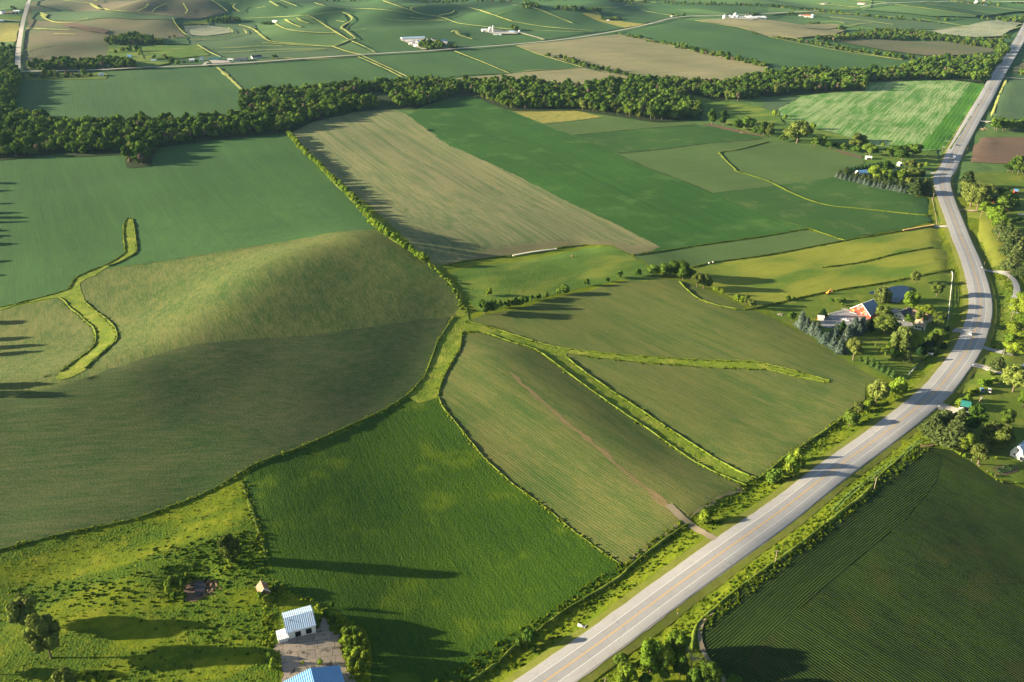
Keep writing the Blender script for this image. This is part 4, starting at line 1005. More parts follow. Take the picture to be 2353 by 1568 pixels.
def bush_crown(seed, R=2.2, Hh=3.2, leaves=350, ls=0.5):
    rs = np.random.RandomState(seed)
    parts = []
    for i in range(6):
        a = rs.rand() * 6.28
        c = np.array([math.cos(a) * R * 0.5 * rs.rand(), math.sin(a) * R * 0.5 * rs.rand(), Hh * (0.35 + 0.3 * rs.rand())])
        r = R * (0.45 + 0.2 * rs.rand())
        d = rs.randn(leaves // 6, 3); d /= np.linalg.norm(d, axis=1)[:, None]; d[:, 2] = np.abs(d[:, 2]) - 0.35
        P = c + d * (r * (0.85 + 0.35 * rs.rand(len(d))))[:, None]
        P[:, 2] = np.maximum(P[:, 2], 0.1)
        nn_ = d + 0.6 * rs.randn(len(d), 3); nn_ /= np.linalg.norm(nn_, axis=1)[:, None]
        parts.append(quads(P, nn_, ls, rs))
        v = ICO_V * r * 0.8 + c; v[:, 2] = np.maximum(v[:, 2], -0.1)
        parts.append((v, ICO_F))
    return join(parts)

def cone_crown(seed, R=2.6, Hh=9.0, leaves=900, ls=0.6, tiers=11, base=0.05, droop=0.35, open_=0.0):
    rs = np.random.RandomState(seed)
    parts = []; P = []; D = []
    for t in range(tiers):
        f0 = t / tiers
        z = Hh * (base + (1 - base) * f0); r = R * (1 - f0) ** 0.72
        nb = max(5, int(11 * (1 - f0 * 0.6)))
        for b in range(nb):
            a = 6.28 * (b + rs.rand() * 0.7) / nb + t
            L_ = r * (0.75 + 0.35 * rs.rand())
            m = max(3, int(leaves / tiers / nb * (1.5 - f0)))
            s = np.sqrt(rs.rand(m)) * L_
            px = np.cos(a) * s + 0.16 * R * rs.randn(m) * s / (R + .1); py = np.sin(a) * s + 0.16 * R * rs.randn(m) * s / (R + .1)
            pz = z - droop * s * 0.5 + 0.12 * rs.randn(m) + 0.1 * s
            P.append(np.stack([px, py, pz], 1))
            D.append(np.stack([np.cos(a) * np.ones(m) * 0.6, np.sin(a) * np.ones(m) * 0.6, np.ones(m)], 1))
    P = np.concatenate(P); D = np.concatenate(D) + 0.5 * rs.randn(len(P), 3)
    D /= np.linalg.norm(D, axis=1)[:, None]
    P[:, 2] = np.maximum(P[:, 2], 0.15)
    parts.append(quads(P, D, ls, rs, 0.7))
    if open_ < 0.5:
        k = 12; a = np.arange(k) * 6.283 / k
        v = np.concatenate([np.stack([np.cos(a) * R * 0.62, np.sin(a) * R * 0.62, np.full(k, Hh * base + 0.4)], 1), [[0, 0, Hh * 0.93]]])
        fc = np.array([[i, (i + 1) % k, k] for i in range(k)])
        parts.append((v, fc))
    return join(parts)

def willow_crown(seed, R=6.5, Hh=10.5, leaves=2600, ls=0.7):
    rs = np.random.RandomState(seed); parts = []
    for i in range(16):
        a = rs.rand() * 6.28; k = R * 0.72 * math.sqrt(rs.rand())
        c = np.array([math.cos(a) * k, math.sin(a) * k, Hh * (0.62 + 0.25 * rs.rand() - 0.2 * k / R)])
        r = R * 0.27
        m = leaves // 16
        d = rs.randn(m, 3); d /= np.linalg.norm(d, axis=1)[:, None]
        P = c + d * r
        fall = (rs.rand(m) ** 1.3) * (c[2] - 0.6) * (d[:, 2] < 0.3)
        P[:, 2] -= fall * 0.85
        nn_ = np.stack([d[:, 0], d[:, 1], 0.4 * d[:, 2]], 1) + 0.35 * rs.randn(m, 3); nn_ /= np.linalg.norm(nn_, axis=1)[:, None]
        parts.append(quads(P, nn_, ls, rs, 1.6))
        parts.append((ICO_V * r * 0.8 * np.array([1, 1, 1.2]) + c, ICO_F))
    return join(parts)

def tubes(segs, k=7):
    """segs: list of (p0, p1, r0, r1)"""
    V = []; F = []; o = 0
    for p0, p1, r0, r1 in segs:
        p0 = np.array(p0, float); p1 = np.array(p1, float)
        ax = p1 - p0; ax /= np.linalg.norm(ax) + 1e-9
        u = np.cross(ax, [0.3, 1, 0.2]); u /= np.linalg.norm(u); v = np.cross(ax, u)
        a = np.arange(k) * 2 * math.pi / k
        ring = np.cos(a)[:, None] * u + np.sin(a)[:, None] * v
        V += [p0 + ring * r0, p1 + ring * r1]
        i = np.arange(k); j = (i + 1) % k
        F.append(np.stack([o + i, o + j, o + k + j, o + k + i], 1)); o += 2 * k
    return np.concatenate(V), np.concatenate(F)

def trunk_geo(seed, Hh, R, top=0.7, limbs=5, rad=None):
    rs = np.random.RandomState(seed + 900); r = rad or Hh * 0.022 + 0.05
    lean = rs.randn(2) * 0.02 * Hh
    m = np.array([lean[0], lean[1], Hh * 0.33]); t = np.array([lean[0] * 1.5, lean[1] * 1.5, Hh * top])
    segs = [((0, 0, -0.4), (0, 0, 0.25), r * 1.7, r * 1.1), ((0, 0, 0.25), m, r * 1.1, r * 0.8), (m, t, r * 0.8, r * 0.25)]
    for i in range(limbs):
        a = 6.28 * (i + rs.rand()) / max(1, limbs); f0 = 0.28 + 0.4 * rs.rand()
        s = np.array([lean[0], lean[1], Hh * f0]); e = s + np.array([math.cos(a) * R * 0.6, math.sin(a) * R * 0.6, Hh * 0.2])
        segs.append((s, e, r * 0.45, r * 0.12))
    return tubes(segs)

def to_mesh(name, geo, mat):
    V, Fs = geo
    if not isinstance(Fs, list): Fs = [Fs]
    return mesh_np(name, V, Fs, True, [mat])

# kinds: name -> (list of (crown mesh, trunk mesh), nominal height, nominal radius)
KINDS = {}
def kind(key, n, fn, mat, Hh, R, trunk=True, **tk):
    var = []
    for i in range(n):
        cr = to_mesh(key + "_crown", fn(i * 7 + len(KINDS) * 31 + 3), mat)
        tr = to_mesh(key + "_trunk", trunk_geo(i + len(KINDS) * 13, Hh, R, **tk), BARK) if trunk else None
        var.append((cr, tr))
    KINDS[key] = (var, Hh, R)
for key, mat in (("oak", LEAF_A), ("maple", LEAF_B), ("ash", LEAF_C)):
    kind(key, 3, lambda s: broad_crown(s, 5.0, 14.0, 0.05, 15, 3000, 0.62), mat, 14.0, 5.0)
kind("round", 2, lambda s: broad_crown(s, 4.6, 11.0, 0.12, 16, 2400, 0.5, 0.85, 0.06), LEAF_C, 11.0, 4.6)
kind("tall", 2, lambda s: broad_crown(s, 3.6, 15.0, 0.08, 15, 2200, 0.6, 1.0), LEAF_C, 15.0, 3.6)
kind("bush", 4, lambda s: bush_crown(s, 2.3, 3.2, 620, 0.42), LEAF_A, 3.2, 2.3, False)
kind("bushy", 3, lambda s: bush_crown(s, 2.3, 3.2, 620, 0.42), LEAF_B, 3.2, 2.3, False)
kind("spruce", 3, lambda s: cone_crown(s, 2.9, 9.0, 1500, 0.55), LEAF_S, 9.0, 2.9, limbs=0, top=0.9)
kind("fir", 3, lambda s: cone_crown(s, 1.7, 5.0, 700, 0.36), LEAF_G, 5.0, 1.7, limbs=0, top=0.9)
kind("pine", 3, lambda s: cone_crown(s, 4.4, 14.0, 2000, 0.85, 12, 0.15, 0.15), LEAF_P, 14.0, 4.4, limbs=4, top=0.92)
kind("cedar", 2, lambda s: cone_crown(s, 2.2, 7.0, 900, 0.5, 10, 0.02, 0.1), LEAF_D, 7.0, 2.2, limbs=0, top=0.9)
kind("willow", 2, lambda s: willow_crown(s), LEAF_W, 10.5, 6.5)
CAT = {"oak": "tree", "maple": "tree", "ash": "tree", "round": "tree", "tall": "tree", "bush": "bush", "bushy": "bush", "spruce": "spruce tree",
       "fir": "conifer", "pine": "pine tree", "cedar": "cedar tree", "willow": "willow tree"}
NAME = {"oak": "broadleaf_tree", "maple": "broadleaf_tree", "ash": "broadleaf_tree", "round": "round_tree", "tall": "tall_tree", "bush": "bush", "bushy": "bush",
        "spruce": "blue_spruce", "fir": "young_conifer", "pine": "pine_tree", "cedar": "cedar_tree", "willow": "willow_tree"}

def plant(key, bx, by, topy, wpx, label, group=None, loc=None, hgt=None, wid=None):
    """a tree or bush at plan position (bx, by); its apparent top row topy and width wpx give its real size"""
    var, H0, R0 = KINDS[key]
    p = at1(bx, by) if loc is None else loc
    if hgt is None:
        # height whose top is seen at row topy
        dx, dy, dz = ray(bx, topy)
        t = p.y / float(dy)
        hgt = max(0.8, CAM_H + float(dz) * t - p.z)
    if wid is None:
        wid = wpx / ppm(by)
    if key in ('spruce', 'fir', 'cedar', 'pine'): wid = wid * 1.3 + 0.4
    v = var[rnd.randrange(len(var))]
    rz = rnd.random() * 6.283
    s = Vector((wid / 2 / R0 * 0.92, wid / 2 / R0 * 0.92, hgt / H0))
    if v[1] is None:
        o = link(NAME[key], v[0])
        o.location = p; o.rotation_euler = (0, 0, rz); o.scale = s
        return tag(o, label, CAT[key], group)
    r = thing(NAME[key], label, CAT[key], p, rz, group)
    r.scale = s
    link("crown", v[0], r)
    link("trunk", v[1], r)
    return r

# --- light far/woodland trees: crown and trunk in one mesh each
WOOD = []
def wood_mesh(seed, mat, leaves, ls, Hh=15.0, R=5.2, sq=1.0):
    cV, cF = broad_crown(seed, R, Hh, 0.1, 9, leaves, ls, sq, 0.14)
    tV, tF = trunk_geo(seed, Hh, R, limbs=3)
    o = len(cV)
    faces = list(cF) + [tF + o]
    mi = np.concatenate([np.zeros(sum(x.shape[0] for x in cF)), np.ones(len(tF))])
    # quads of the crown and of the trunk are separate arrays, order kept
    return mesh_np("woodland_tree", np.concatenate([cV, tV]), faces, True, [mat, BARK], mi)
for i in range(4): WOOD.append(wood_mesh(200 + i, LEAF_A, 900, 0.95))
for i in range(2): WOOD.append(wood_mesh(230 + i, LEAF_C, 900, 0.95, 13.5, 4.6))
WOOD.append(wood_mesh(240, LEAF_B, 900, 0.95, 12.0, 4.6))
WOOD.append(wood_mesh(250, LEAF_U, 260, 0.8, 13.0, 3.6, 0.7))
WOODN = len(WOOD)
WOODS = [0, 1, 2, 3, 4, 0, 1, 2, 3, 4, 5, 5, 6, 0, 2, 7]

def scatter(polyW, d, seed):
    rs = np.random.RandomState(seed)
    P = np.array(polyW); lo, hi = P.min(0), P.max(0)
    X, Y = np.meshgrid(np.arange(lo[0], hi[0], d), np.arange(lo[1], hi[1], d * 0.88))
    X = X + ((np.arange(X.shape[0]) % 2) * d * 0.5)[:, None]
    Q = np.stack([X.ravel(), Y.ravel()], 1) + rs.uniform(-0.36, 0.36, (X.size, 2)) * d
    return Q[inside(P, Q)]

WOOD_PTS = []   # x, y, height scale, region label, group
def wood(pts, d, hs, label, group, seed=1):
    W = to_world(pts)
    for q in scatter(W, d, seed):
        WOOD_PTS.append((q[0], q[1], hs * (0.62 + 0.68 * rnd.random() ** 1.3), label, group))

def inset(pts, dy): return [(a, b + dy) for a, b in pts]
BELT_W = [(-60, 366), (0, 364), (80, 358), (142, 348), (175, 357), (250, 350), (290, 352), (292, 382), (340, 378), (360, 340), (475, 321), (588, 311), (660, 303), (715, 280), (800, 258), (870, 250), (862, 236), (760, 226), (640, 250), (590, 272), (440, 288), (330, 282), (175, 292), (120, 288), (87, 272), (36, 268), (28, 215), (35, 160), (12, 165), (-30, 190), (-60, 230)]
BELT_N = [(560, 276), (552, 232), (588, 221), (763, 207), (863, 199), (963, 195), (1018, 190), (1038, 199), (1060, 215), (1026, 228), (951, 249), (905, 250), (900, 222), (870, 212), (800, 222), (700, 240), (620, 260)]
BELT_C = [(1045, 196), (1100, 199), (1226, 196), (1351, 208), (1451, 192), (1551, 196), (1676, 200), (1701, 192), (1765, 180), (1815, 170), (1940, 174), (2000, 172), (1990, 190), (1985, 209), (1852, 214), (1765, 220), (1690, 236), (1640, 228), (1574, 211), (1576, 226), (1612, 262), (1610, 274), (1560, 276), (1501, 278), (1426, 267), (1320, 252), (1176, 252), (1113, 231), (1090, 219), (1060, 212)]
BELT_E = [(2005, 170), (2065, 167), (2100, 152), (2140, 142), (2290, 138), (2306, 128), (2312, 118), (2286, 160), (2266, 192), (2200, 184), (2050, 188), (1995, 189)]
wood(BELT_W, 8.6, 1.0, "round crowned tree in the woodland between the dark green rows and the far green field", "woodland trees west", 1)
wood(BELT_N, 8.6, 1.0, "tree in the woodland loop above the tan striped field", "woodland trees north", 2)
wood(BELT_C, 8.8, 1.05, "tree in the broad woodland above the green grain field", "woodland trees centre", 3)
wood(BELT_E, 8.8, 0.95, "tree in the woodland beyond the raked hay field", "woodland trees east", 4)
N_BELT = len(WOOD_PTS)
# narrower belts and clumps further off: (polygon or line with width, spacing, scale)
CLUMPS = []
def clump(pts, d, hs, label, group, seed, kindname="tree"):
    W = to_world(pts)
    for q in scatter(W, d, seed):
        CLUMPS.append((q[0], q[1], hs * (0.7 + 0.5 * rnd.random()), label, group))
def treeline(pts, n, hs, label, group, jit=3.0):
    C = resample(to_world(pts, True, False), 1.0)
    for i in range(n):
        q = C[min(len(C) - 1, int((i + rnd.random() * 0.7) / n * len(C)))]
        CLUMPS.append((q[0] + rnd.uniform(-jit, jit), q[1] + rnd.uniform(-jit, jit) * 2, hs * (0.55 + 0.6 * rnd.random()), label, group))

clump(T(0, 0, [(960, 400), (1030, 370), (1250, 345), (1450, 385), (1490, 415), (1350, 425), (1180, 430), (1000, 425)]), 11, 1.0, "tree in the woodlot behind the brown roofed house", "woodlot trees behind the brown roofed house", 11)
clump(T(0, 0, [(1880, 212), (2000, 195), (2180, 185), (2230, 210), (2100, 224), (1920, 218)]), 12, 0.95, "tree in the far hillside woodlot", "far hillside woodlot trees", 12)
clump(T(0, 0, [(260, 660), (330, 615), (500, 600), (800, 600), (1000, 570), (1260, 610), (1260, 640), (1000, 640), (850, 650), (600, 660), (400, 670)]), 10.5, 1.15, "tree in the row north of the section road", "trees along the section road", 13)
clump(T(0, 0, [(270, 720), (330, 700), (600, 700), (820, 700), (850, 690), (840, 720), (600, 728), (400, 735)]), 15, 0.85, "tree between the houses south of the road", "trees between roadside houses", 14)
clump(T(0, 0, [(0, 960), (0, 790), (60, 700), (170, 680), (190, 760), (150, 900), (130, 965)]), 9.5, 1.3, "tree in the tall group by the gravel road", "tall trees by the gravel road", 15)
clump(T(0, 0, [(-60, 450), (0, 430), (120, 450), (130, 560), (100, 640), (-60, 660)]), 13, 0.8, "tree in the scrub left of the road", "scrub trees left of the gravel road", 16)
clump(T(0, 0, [(95, 105), (160, 92), (225, 100), (160, 110)]), 12, 0.9, "tree beside the far left farm", "far left farm trees", 17)
clump(T(1, 0, [(40, 235), (100, 215), (190, 235), (120, 245)]), 9, 0.6, "low tree beside the small hillside shed", "low hillside trees", 18)
clump(T(1, 0, [(1500, 460), (1510, 430), (1600, 415), (1720, 430), (1730, 465), (1600, 472)]), 9, 0.95, "tree around the long white livestock barn", "livestock farm trees", 19)
clump(T(1, 0, [(1745, 455), (1800, 440), (1855, 450), (1800, 465)]), 8, 0.7, "tree right of the livestock farm", "trees right of the livestock farm", 20)
clump(T(2, 0, [(0, 300), (0, 285), (55, 285), (60, 300)]), 7, 1.0, "tree above the dairy farm", "dairy farm trees", 21)
clump(T(2, 0, [(95, 85), (150, 70), (260, 80), (180, 88)]), 12, 0.75, "tree in the left far hill clump", "far green hill trees left", 22)
clump(T(2, 0, [(380, 90), (460, 85), (560, 100), (790, 110), (830, 125), (600, 122), (500, 108)]), 12, 1.0, "tree in the long far hill clump", "far green hill trees right", 23)
clump(T(2, 0, [(790, 190), (870, 185), (960, 175), (1000, 190), (900, 205)]), 10, 0.7, "tree round the small farm in the dry meadow", "dry meadow farm trees", 24)
treeline(T(2, 0, [(1420, 160), (1500, 160), (1590, 170)]), 5, 0.85, "tree beside the section road bend", "trees by the section road bend")
treeline(T(2, 0, [(940, 325), (1010, 335)]), 3, 0.6, "small tree at the tan field's upper corner", "upper corner trees")
treeline(T(2, 0, [(1060, 350), (1190, 372)]), 7, 0.85, "tree at the upper tan field hedge", "start of the tan field hedge line")
treeline(T(2, 0, [(1240, 395), (1350, 410), (1500, 432)]), 10, 0.75, "tree midway in the tan field hedge", "middle of the tan field hedge line")
treeline(T(2, 0, [(1520, 450), (1700, 490), (1900, 535), (2100, 580), (2353, 630)]), 46, 0.95, "tree in the dense tan field hedge", "dense end of the tan field hedge line", 6)
treeline(T(2, 0, [(300, 525), (345, 532)]), 3, 0.55, "tree at the lower tan field hedge tip", "left tip trees")
treeline(T(2, 0, [(410, 545), (520, 570), (600, 600), (720, 640), (860, 670), (1000, 700), (1100, 720)]), 36, 0.85, "tree in the lower tan field hedge", "lower tan field hedge trees", 5)
treeline(T(3, 0, [(50, 355), (230, 385)]), 8, 0.5, "low tree in the sparse creek hedge", "sparse start of the creek hedge")
treeline(T(3, 0, [(260, 395), (500, 430), (700, 470), (900, 500), (1200, 550), (1400, 565)]), 54, 0.85, "tree in the dense creek hedge", "creek hedge trees", 6)
clump(T(3, 0, [(400, 385), (600, 360), (900, 335), (980, 300), (1120, 290), (1300, 310), (1500, 335), (1700, 372), (2000, 395), (2150, 405), (2180, 470), (2080, 460), (1850, 440), (1600, 395), (1400, 380), (1060, 380), (850, 375), (650, 385), (600, 400)]), 13, 0.95, "tree above the enclosed brown field", "trees above the enclosed brown field", 25)
clump(T(3, 0, [(2080, 470), (2150, 440), (2200, 450), (2190, 520), (2100, 530)]), 9, 1.0, "tree right of the enclosed brown field", "trees at the brown field end", 26)
treeline(T(3, 0, [(0, 75), (100, 80), (240, 100), (440, 115), (600, 135), (760, 145), (900, 165), (1100, 185), (1290, 195)]), 62, 0.85, "tree in the far upper right hedge", "far upper right hedge trees", 7)
treeline(T(3, 0, [(1300, 200), (1450, 205), (1600, 190), (1760, 185)]), 12, 0.7, "tree in the gappy far right hedge", "gappy end of the far hedge", 8)
treeline(T(3, 0, [(1570, 225), (1670, 228)]), 4, 0.45, "low tree at the corner of the pale striped field", "pale striped field corner trees")
clump(T(3, 0, [(1920, 190), (2000, 185), (2060, 195), (2200, 175), (2600, 170), (2600, 225), (2200, 225), (2080, 205)]), 17, 0.9, "tree in the far woodland by the highway", "far right woodland trees", 27)
treeline(T(3, 0, [(175, 145), (270, 148)]), 6, 0.7, "tree beside the red roofed farm on the far road", "red roofed farm trees")
treeline(T(3, 0, [(380, 232), (470, 232)]), 7, 0.75, "tree in the left mound clump", "mound trees left")
treeline(T(3, 0, [(500, 240), (570, 240)]), 5, 0.5, "low tree in the right mound clump", "mound trees right")
treeline(T(3, 0, [(660, 290), (710, 290)]), 3, 1.0, "tall tree in the open pale field", "lone pale field trees")
treeline(T(3, 0, [(830, 285), (885, 285)]), 3, 0.7, "tree atop the creek woodland", "creek woodland top trees")
treeline(T(2, 0, [(2215, 325), (2262, 330)]), 3, 0.8, "tree in the green field corner", "green field corner trees")
treeline(T(3, 0, [(2160, 360), (2230, 365)]), 4, 0.9, "tree at the pale striped field's near corner", "highway corner trees")
clump(T(2, 0, [(0, 20), (700, 12), (1380, 18), (1380, 2), (0, 0)]), 30, 1.0, "tree in the far treeline at the very top", "far top treeline", 28)
clump(T(1, 0, [(640, 22), (1500, 20), (2353, 45), (2353, 10), (1500, 2), (640, 8)]), 32, 1.0, "tree in the far left treeline at the very top", "far top left treeline", 29)
treeline(T(2, 0, [(1380, 35), (1600, 50), (1900, 55), (2353, 72)]), 40, 0.9, "tree in the far hedge above the bin farm", "far hedge above the bin farm", 8)
treeline(T(3, 0, [(480, 50), (640, 60), (800, 85)]), 16, 0.5, "small tree in the windbreak of the far farm", "far farm windbreak")
clump(T(3, 0, [(1640, 10), (1800, 35), (2100, 45), (2230, 78), (2000, 60), (1740, 42)]), 24, 0.9, "tree round the far homestead at upper right", "far homestead trees", 30)
treeline(T(3, 0, [(2250, 42), (2340, 45)]), 6, 0.9, "tree in the clump at the far upper right edge", "far upper right clump")
treeline(T(2, 0, [(2140, 155), (2310, 155)]), 12, 0.8, "tree behind the white sheds of the bin farm", "bin farm trees")
treeline(T(0, 0, [(1590, 215), (1640, 260), (1700, 310)]), 10, 0.6, "small tree in the sloping upland hedge", "sloping hedge trees")
treeline(T(0, 0, [(1060, 500), (1250, 480), (1300, 520)]), 7, 1.0, "tree round the white upland house", "upland house trees")
treeline(T(0, 0, [(1370, 560), (1490, 540), (1620, 610), (1720, 600), (1860, 590)]), 12, 0.95, "tree round the green roofed shed", "green roofed farm trees")
treeline(T(1, 0, [(150, 545), (210, 545)]), 2, 0.6, "small tree by the grey roofed house", "grey roofed house trees")
treeline(T(0, 0, [(1520, 365), (1540, 365), (1640, 345)]), 3, 0.6, "small tree below the brown upland field", "small upland trees")
clump(T(3, 0, [(2030, 1215), (2100, 1150), (2200, 1190), (2600, 1150), (2600, 1215), (2200, 1215)]), 9.5, 1.05, "tree in the grove above the plowed field", "grove above the plowed field", 31)
clump(T(3, 0, [(2140, 1560), (2200, 1540), (2600, 1550), (2600, 1650), (2353, 1640)]), 9.5, 0.95, "tree in the grove below the plowed field", "grove below the plowed field", 32)
clump(T(3, 0, [(2310, 690), (2353, 670), (2600, 660), (2600, 720), (2330, 700)]), 10, 0.8, "tree by the highway crossing", "right edge crossing trees", 33)

LOOK = {0: "dark green", 1: "dark green", 2: "dark green", 3: "dark green", 4: "olive", 5: "olive", 6: "yellow green", 7: "bare greyish"}
def to_plan_x(x, y):
    zc = y * CP + CAM_H * SP
    return CX + FPX * x / zc
def put_wood(x, y, s, label, group, name="woodland_tree", sc=1.0):
    k = rnd.choice(WOODS)
    o = link(name, WOOD[k])
    o.location = (x, y, float(H(x, y)[0]))
    o.rotation_euler = (0, 0, rnd.random() * 6.283)
    w = sc * (0.85 + 0.3 * rnd.random())
    o.scale = (w * (0.75 + 0.25 * s), w * (0.75 + 0.25 * s), s)
    tag(o, label, "tree", group)
    return o, k, to_plan_x(x, y)
def name_row(rows):
    """rows: list of (object, kind index, plan x) of one group -> each its own label"""
    rows.sort(key=lambda t: t[2])
    for i, (o, k, px) in enumerate(rows):
        o["label"] = "%s %s, %s from left" % (LOOK[k], o["label"], ordinal(i + 1))

def belt_segment(t):
    px = to_plan_x(t[0], t[1])
    W_ = [(60, "at the left frame edge"), (150, "left of the jutting wood corner"), (230, "above the left green rows"), (295, "by the wood's jutting point"),
          (350, "on the wood's jutting point"), (430, "above the grass finger"), (510, "above the middle green rows"), (590, "left of the woodland bend"),
          (670, "at the upper hedgerow end"), (760, "above the tan field corner"), (870, "above the tan striped field"), (960, "behind the tan striped field"),
          (1060, "left of the woodland notch"), (1150, "right of the woodland notch"), (1240, "above the yellow meadow patch"), (1330, "behind the yellow meadow patch"),
          (1420, "above the small green pastures"), (1520, "at the middle woodland front"), (1620, "at the woodland clearing"), (9999, "in the eastern woodland")]
    for lim, nm in W_:
        if px < lim: return nm

# the 300 woodland trees that show largest stand alone, the deep wood behind them is one mass
WP = sorted(WOOD_PTS, key=lambda t: t[1] + 0.15 * abs(t[0]))
rows = {}
for t in WP[:290]:
    sgm = belt_segment(t)
    rows.setdefault(sgm, []).append(put_wood(t[0], t[1], t[2], "tree " + sgm, "woodland trees " + sgm))
for r_ in rows.values(): name_row(r_)
REST = WP[290:]
CL = sorted(CLUMPS, key=lambda t: t[1])
n_kind = {"hedge_tree": 0, "grove_tree": 0}
rows = {}; REST2 = []
for t in CL:
    nm = "hedge_tree" if ("hedge" in t[4] or "hedge" in t[3]) else "grove_tree"
    if n_kind[nm] >= 250:
        REST2.append(t); continue
    n_kind[nm] += 1
    rows.setdefault(t[4], []).append(put_wood(t[0], t[1], t[2], t[3], t[4], nm))
for r_ in rows.values(): name_row(r_)

def instanced(name, label, pts):
    n = len(pts)
    X = np.array([[p[0], p[1]] for p in pts]); Z = H(X[:, 0], X[:, 1])
    me = bpy.data.meshes.new(name)
    me.vertices.add(n); me.vertices.foreach_set("co", np.column_stack([X, Z]).astype(np.float32).ravel())
    a = me.attributes.new("pick", 'INT', 'POINT'); a.data.foreach_set("value", np.array([rnd.choice(WOODS) for _ in pts], np.int32))
    a = me.attributes.new("turn", 'FLOAT', 'POINT'); a.data.foreach_set("value", np.array([rnd.random() * 6.283 for _ in pts], np.float32))
    a = me.attributes.new("size", 'FLOAT', 'POINT'); a.data.foreach_set("value", np.array([p[2] for p in pts], np.float32))
    o = link(name, me)
    col = bpy.data.collections.new(name + "_kinds")
    for i, m in enumerate(WOOD):
        q = bpy.data.objects.new("wood_kind_%02d" % i, m); col.objects.link(q)
    g = bpy.data.node_groups.new(name, 'GeometryNodeTree')
    g.interface.new_socket("Geometry", in_out='INPUT', socket_type='NodeSocketGeometry')
    g.interface.new_socket("Geometry", in_out='OUTPUT', socket_type='NodeSocketGeometry')
    gi = g.nodes.new('NodeGroupInput'); go = g.nodes.new('NodeGroupOutput')
    ci = g.nodes.new('GeometryNodeCollectionInfo'); ci.inputs[0].default_value = col; ci.inputs[1].default_value = True; ci.inputs[2].default_value = True
    ip = g.nodes.new('GeometryNodeInstanceOnPoints'); ip.inputs["Pick Instance"].default_value = True
    def attr(nm, ty):
        q = g.nodes.new('GeometryNodeInputNamedAttribute'); q.data_type = ty; q.inputs[0].default_value = nm; return q
    ai = attr("pick", 'INT'); at_ = attr("turn", 'FLOAT'); as_ = attr("size", 'FLOAT')
    cx = g.nodes.new('ShaderNodeCombineXYZ')
    g.links.new(at_.outputs[0], cx.inputs[2])
    g.links.new(gi.outputs[0], ip.inputs["Points"]); g.links.new(ci.outputs[0], ip.inputs["Instance"])
    g.links.new(ai.outputs[0], ip.inputs["Instance Index"]); g.links.new(cx.outputs[0], ip.inputs["Rotation"]); g.links.new(as_.outputs[0], ip.inputs["Scale"])
    g.links.new(ip.outputs[0], go.inputs[0])
    md = o.modifiers.new("scatter", 'NODES'); md.node_group = g
    return tag(o, label, "woodland", None, "stuff")
instanced("woodland", "deep wood behind the nearest trees of the valley woodland", REST)
if REST2: instanced("far_treelines", "farthest hedge lines and treelines fading into haze", REST2)
# ------------------------------------------------------------------ trees and bushes standing singly
def row_of(key, c, r, items, label, group, ordn=True):
    """items in survey sheet coordinates: (x, base y, top y, width)"""
    out = []
    items = sorted(items, key=lambda t: t[0])
    for i, (x, y, ty, w) in enumerate(items):
        (bx, by), = T(c, r, [(x, y)]); (_, tt), = T(c, r, [(x, ty)])
        lb = "%s, %s from left" % (label, ordinal(i + 1)) if (ordn and len(items) > 1) else label
        out.append(plant(key, bx, by, tt, w / 4.0, lb, group if len(items) > 1 else None))
    return out
def one(key, c, r, x, y, ty, w, label):
    return row_of(key, c, r, [(x, y, ty, w)], label, None, False)[0]

# farmstead by the highway bend; ZM is the enlarged survey sheet of that farm
def zm(x, y): return (1895.7 + x / 6.824, 620.4 + y / 6.824)
def zp(key, x, y, ty, w, label, group=None):
    bx, by = zm(x, y); return plant(key, bx, by, zm(x, ty)[1], w / 6.824, label, group)
zp("round", 1400, 215, 0, 170, "round dark lawn tree at the hay meadow edge above the pond")
zp("round", 1745, 420, 168, 215, "round dark lawn tree beside the white fence line")
zp("willow", 890, 490, 272, 310, "drooping pale willow on the near bank of the pond")
zp("maple", 1330, 605, 335, 280, "bright green maple on the right bank of the pond")
zp("round", 890, 775, 555, 265, "dark round tree touching the red barn's right side")
zp("ash", 930, 985, 695, 400, "wide olive shade tree between the spruces and the tan roofed cottage")
zp("maple", 1560, 720, 535, 300, "bright yellow green tree behind the dark roofed house")
zp("round", 1470, 840, 640, 200, "dark round tree above the tan roofed cottage")
zp("oak", 1300, 825, 690, 150, "small dark tree at the corner of the dark roofed house")
zp("round", 1780, 880, 640, 250, "dark round tree right of the tan roofed cottage")
zp("willow", 1200, 1240, 895, 400, "large yellow green tree with forked trunk in front of the cottage")
zp("maple", 1390, 1240, 960, 210, "bright light green tree against the large yellow green one")
zp("oak", 1750, 1170, 900, 280, "dark broad tree right below the tan roofed cottage")
zp("tall", 440, 1420, 1020, 245, "tall olive tree with bare trunk at the field corner of the farm")
for i, (x, y, ty, w) in enumerate([(555, 1430, 1345, 55), (640, 1480, 1335, 85), (735, 1525, 1370, 90), (820, 1560, 1425, 90), (900, 1605, 1470, 90), (985, 1645, 1515, 80), (1060, 1680, 1560, 75)]):
    zp("fir", x, y, ty, w, "young green conifer in the sloping row, %s from the barn end" % ordinal(i + 1), "young conifers in a sloping row at the field edge")
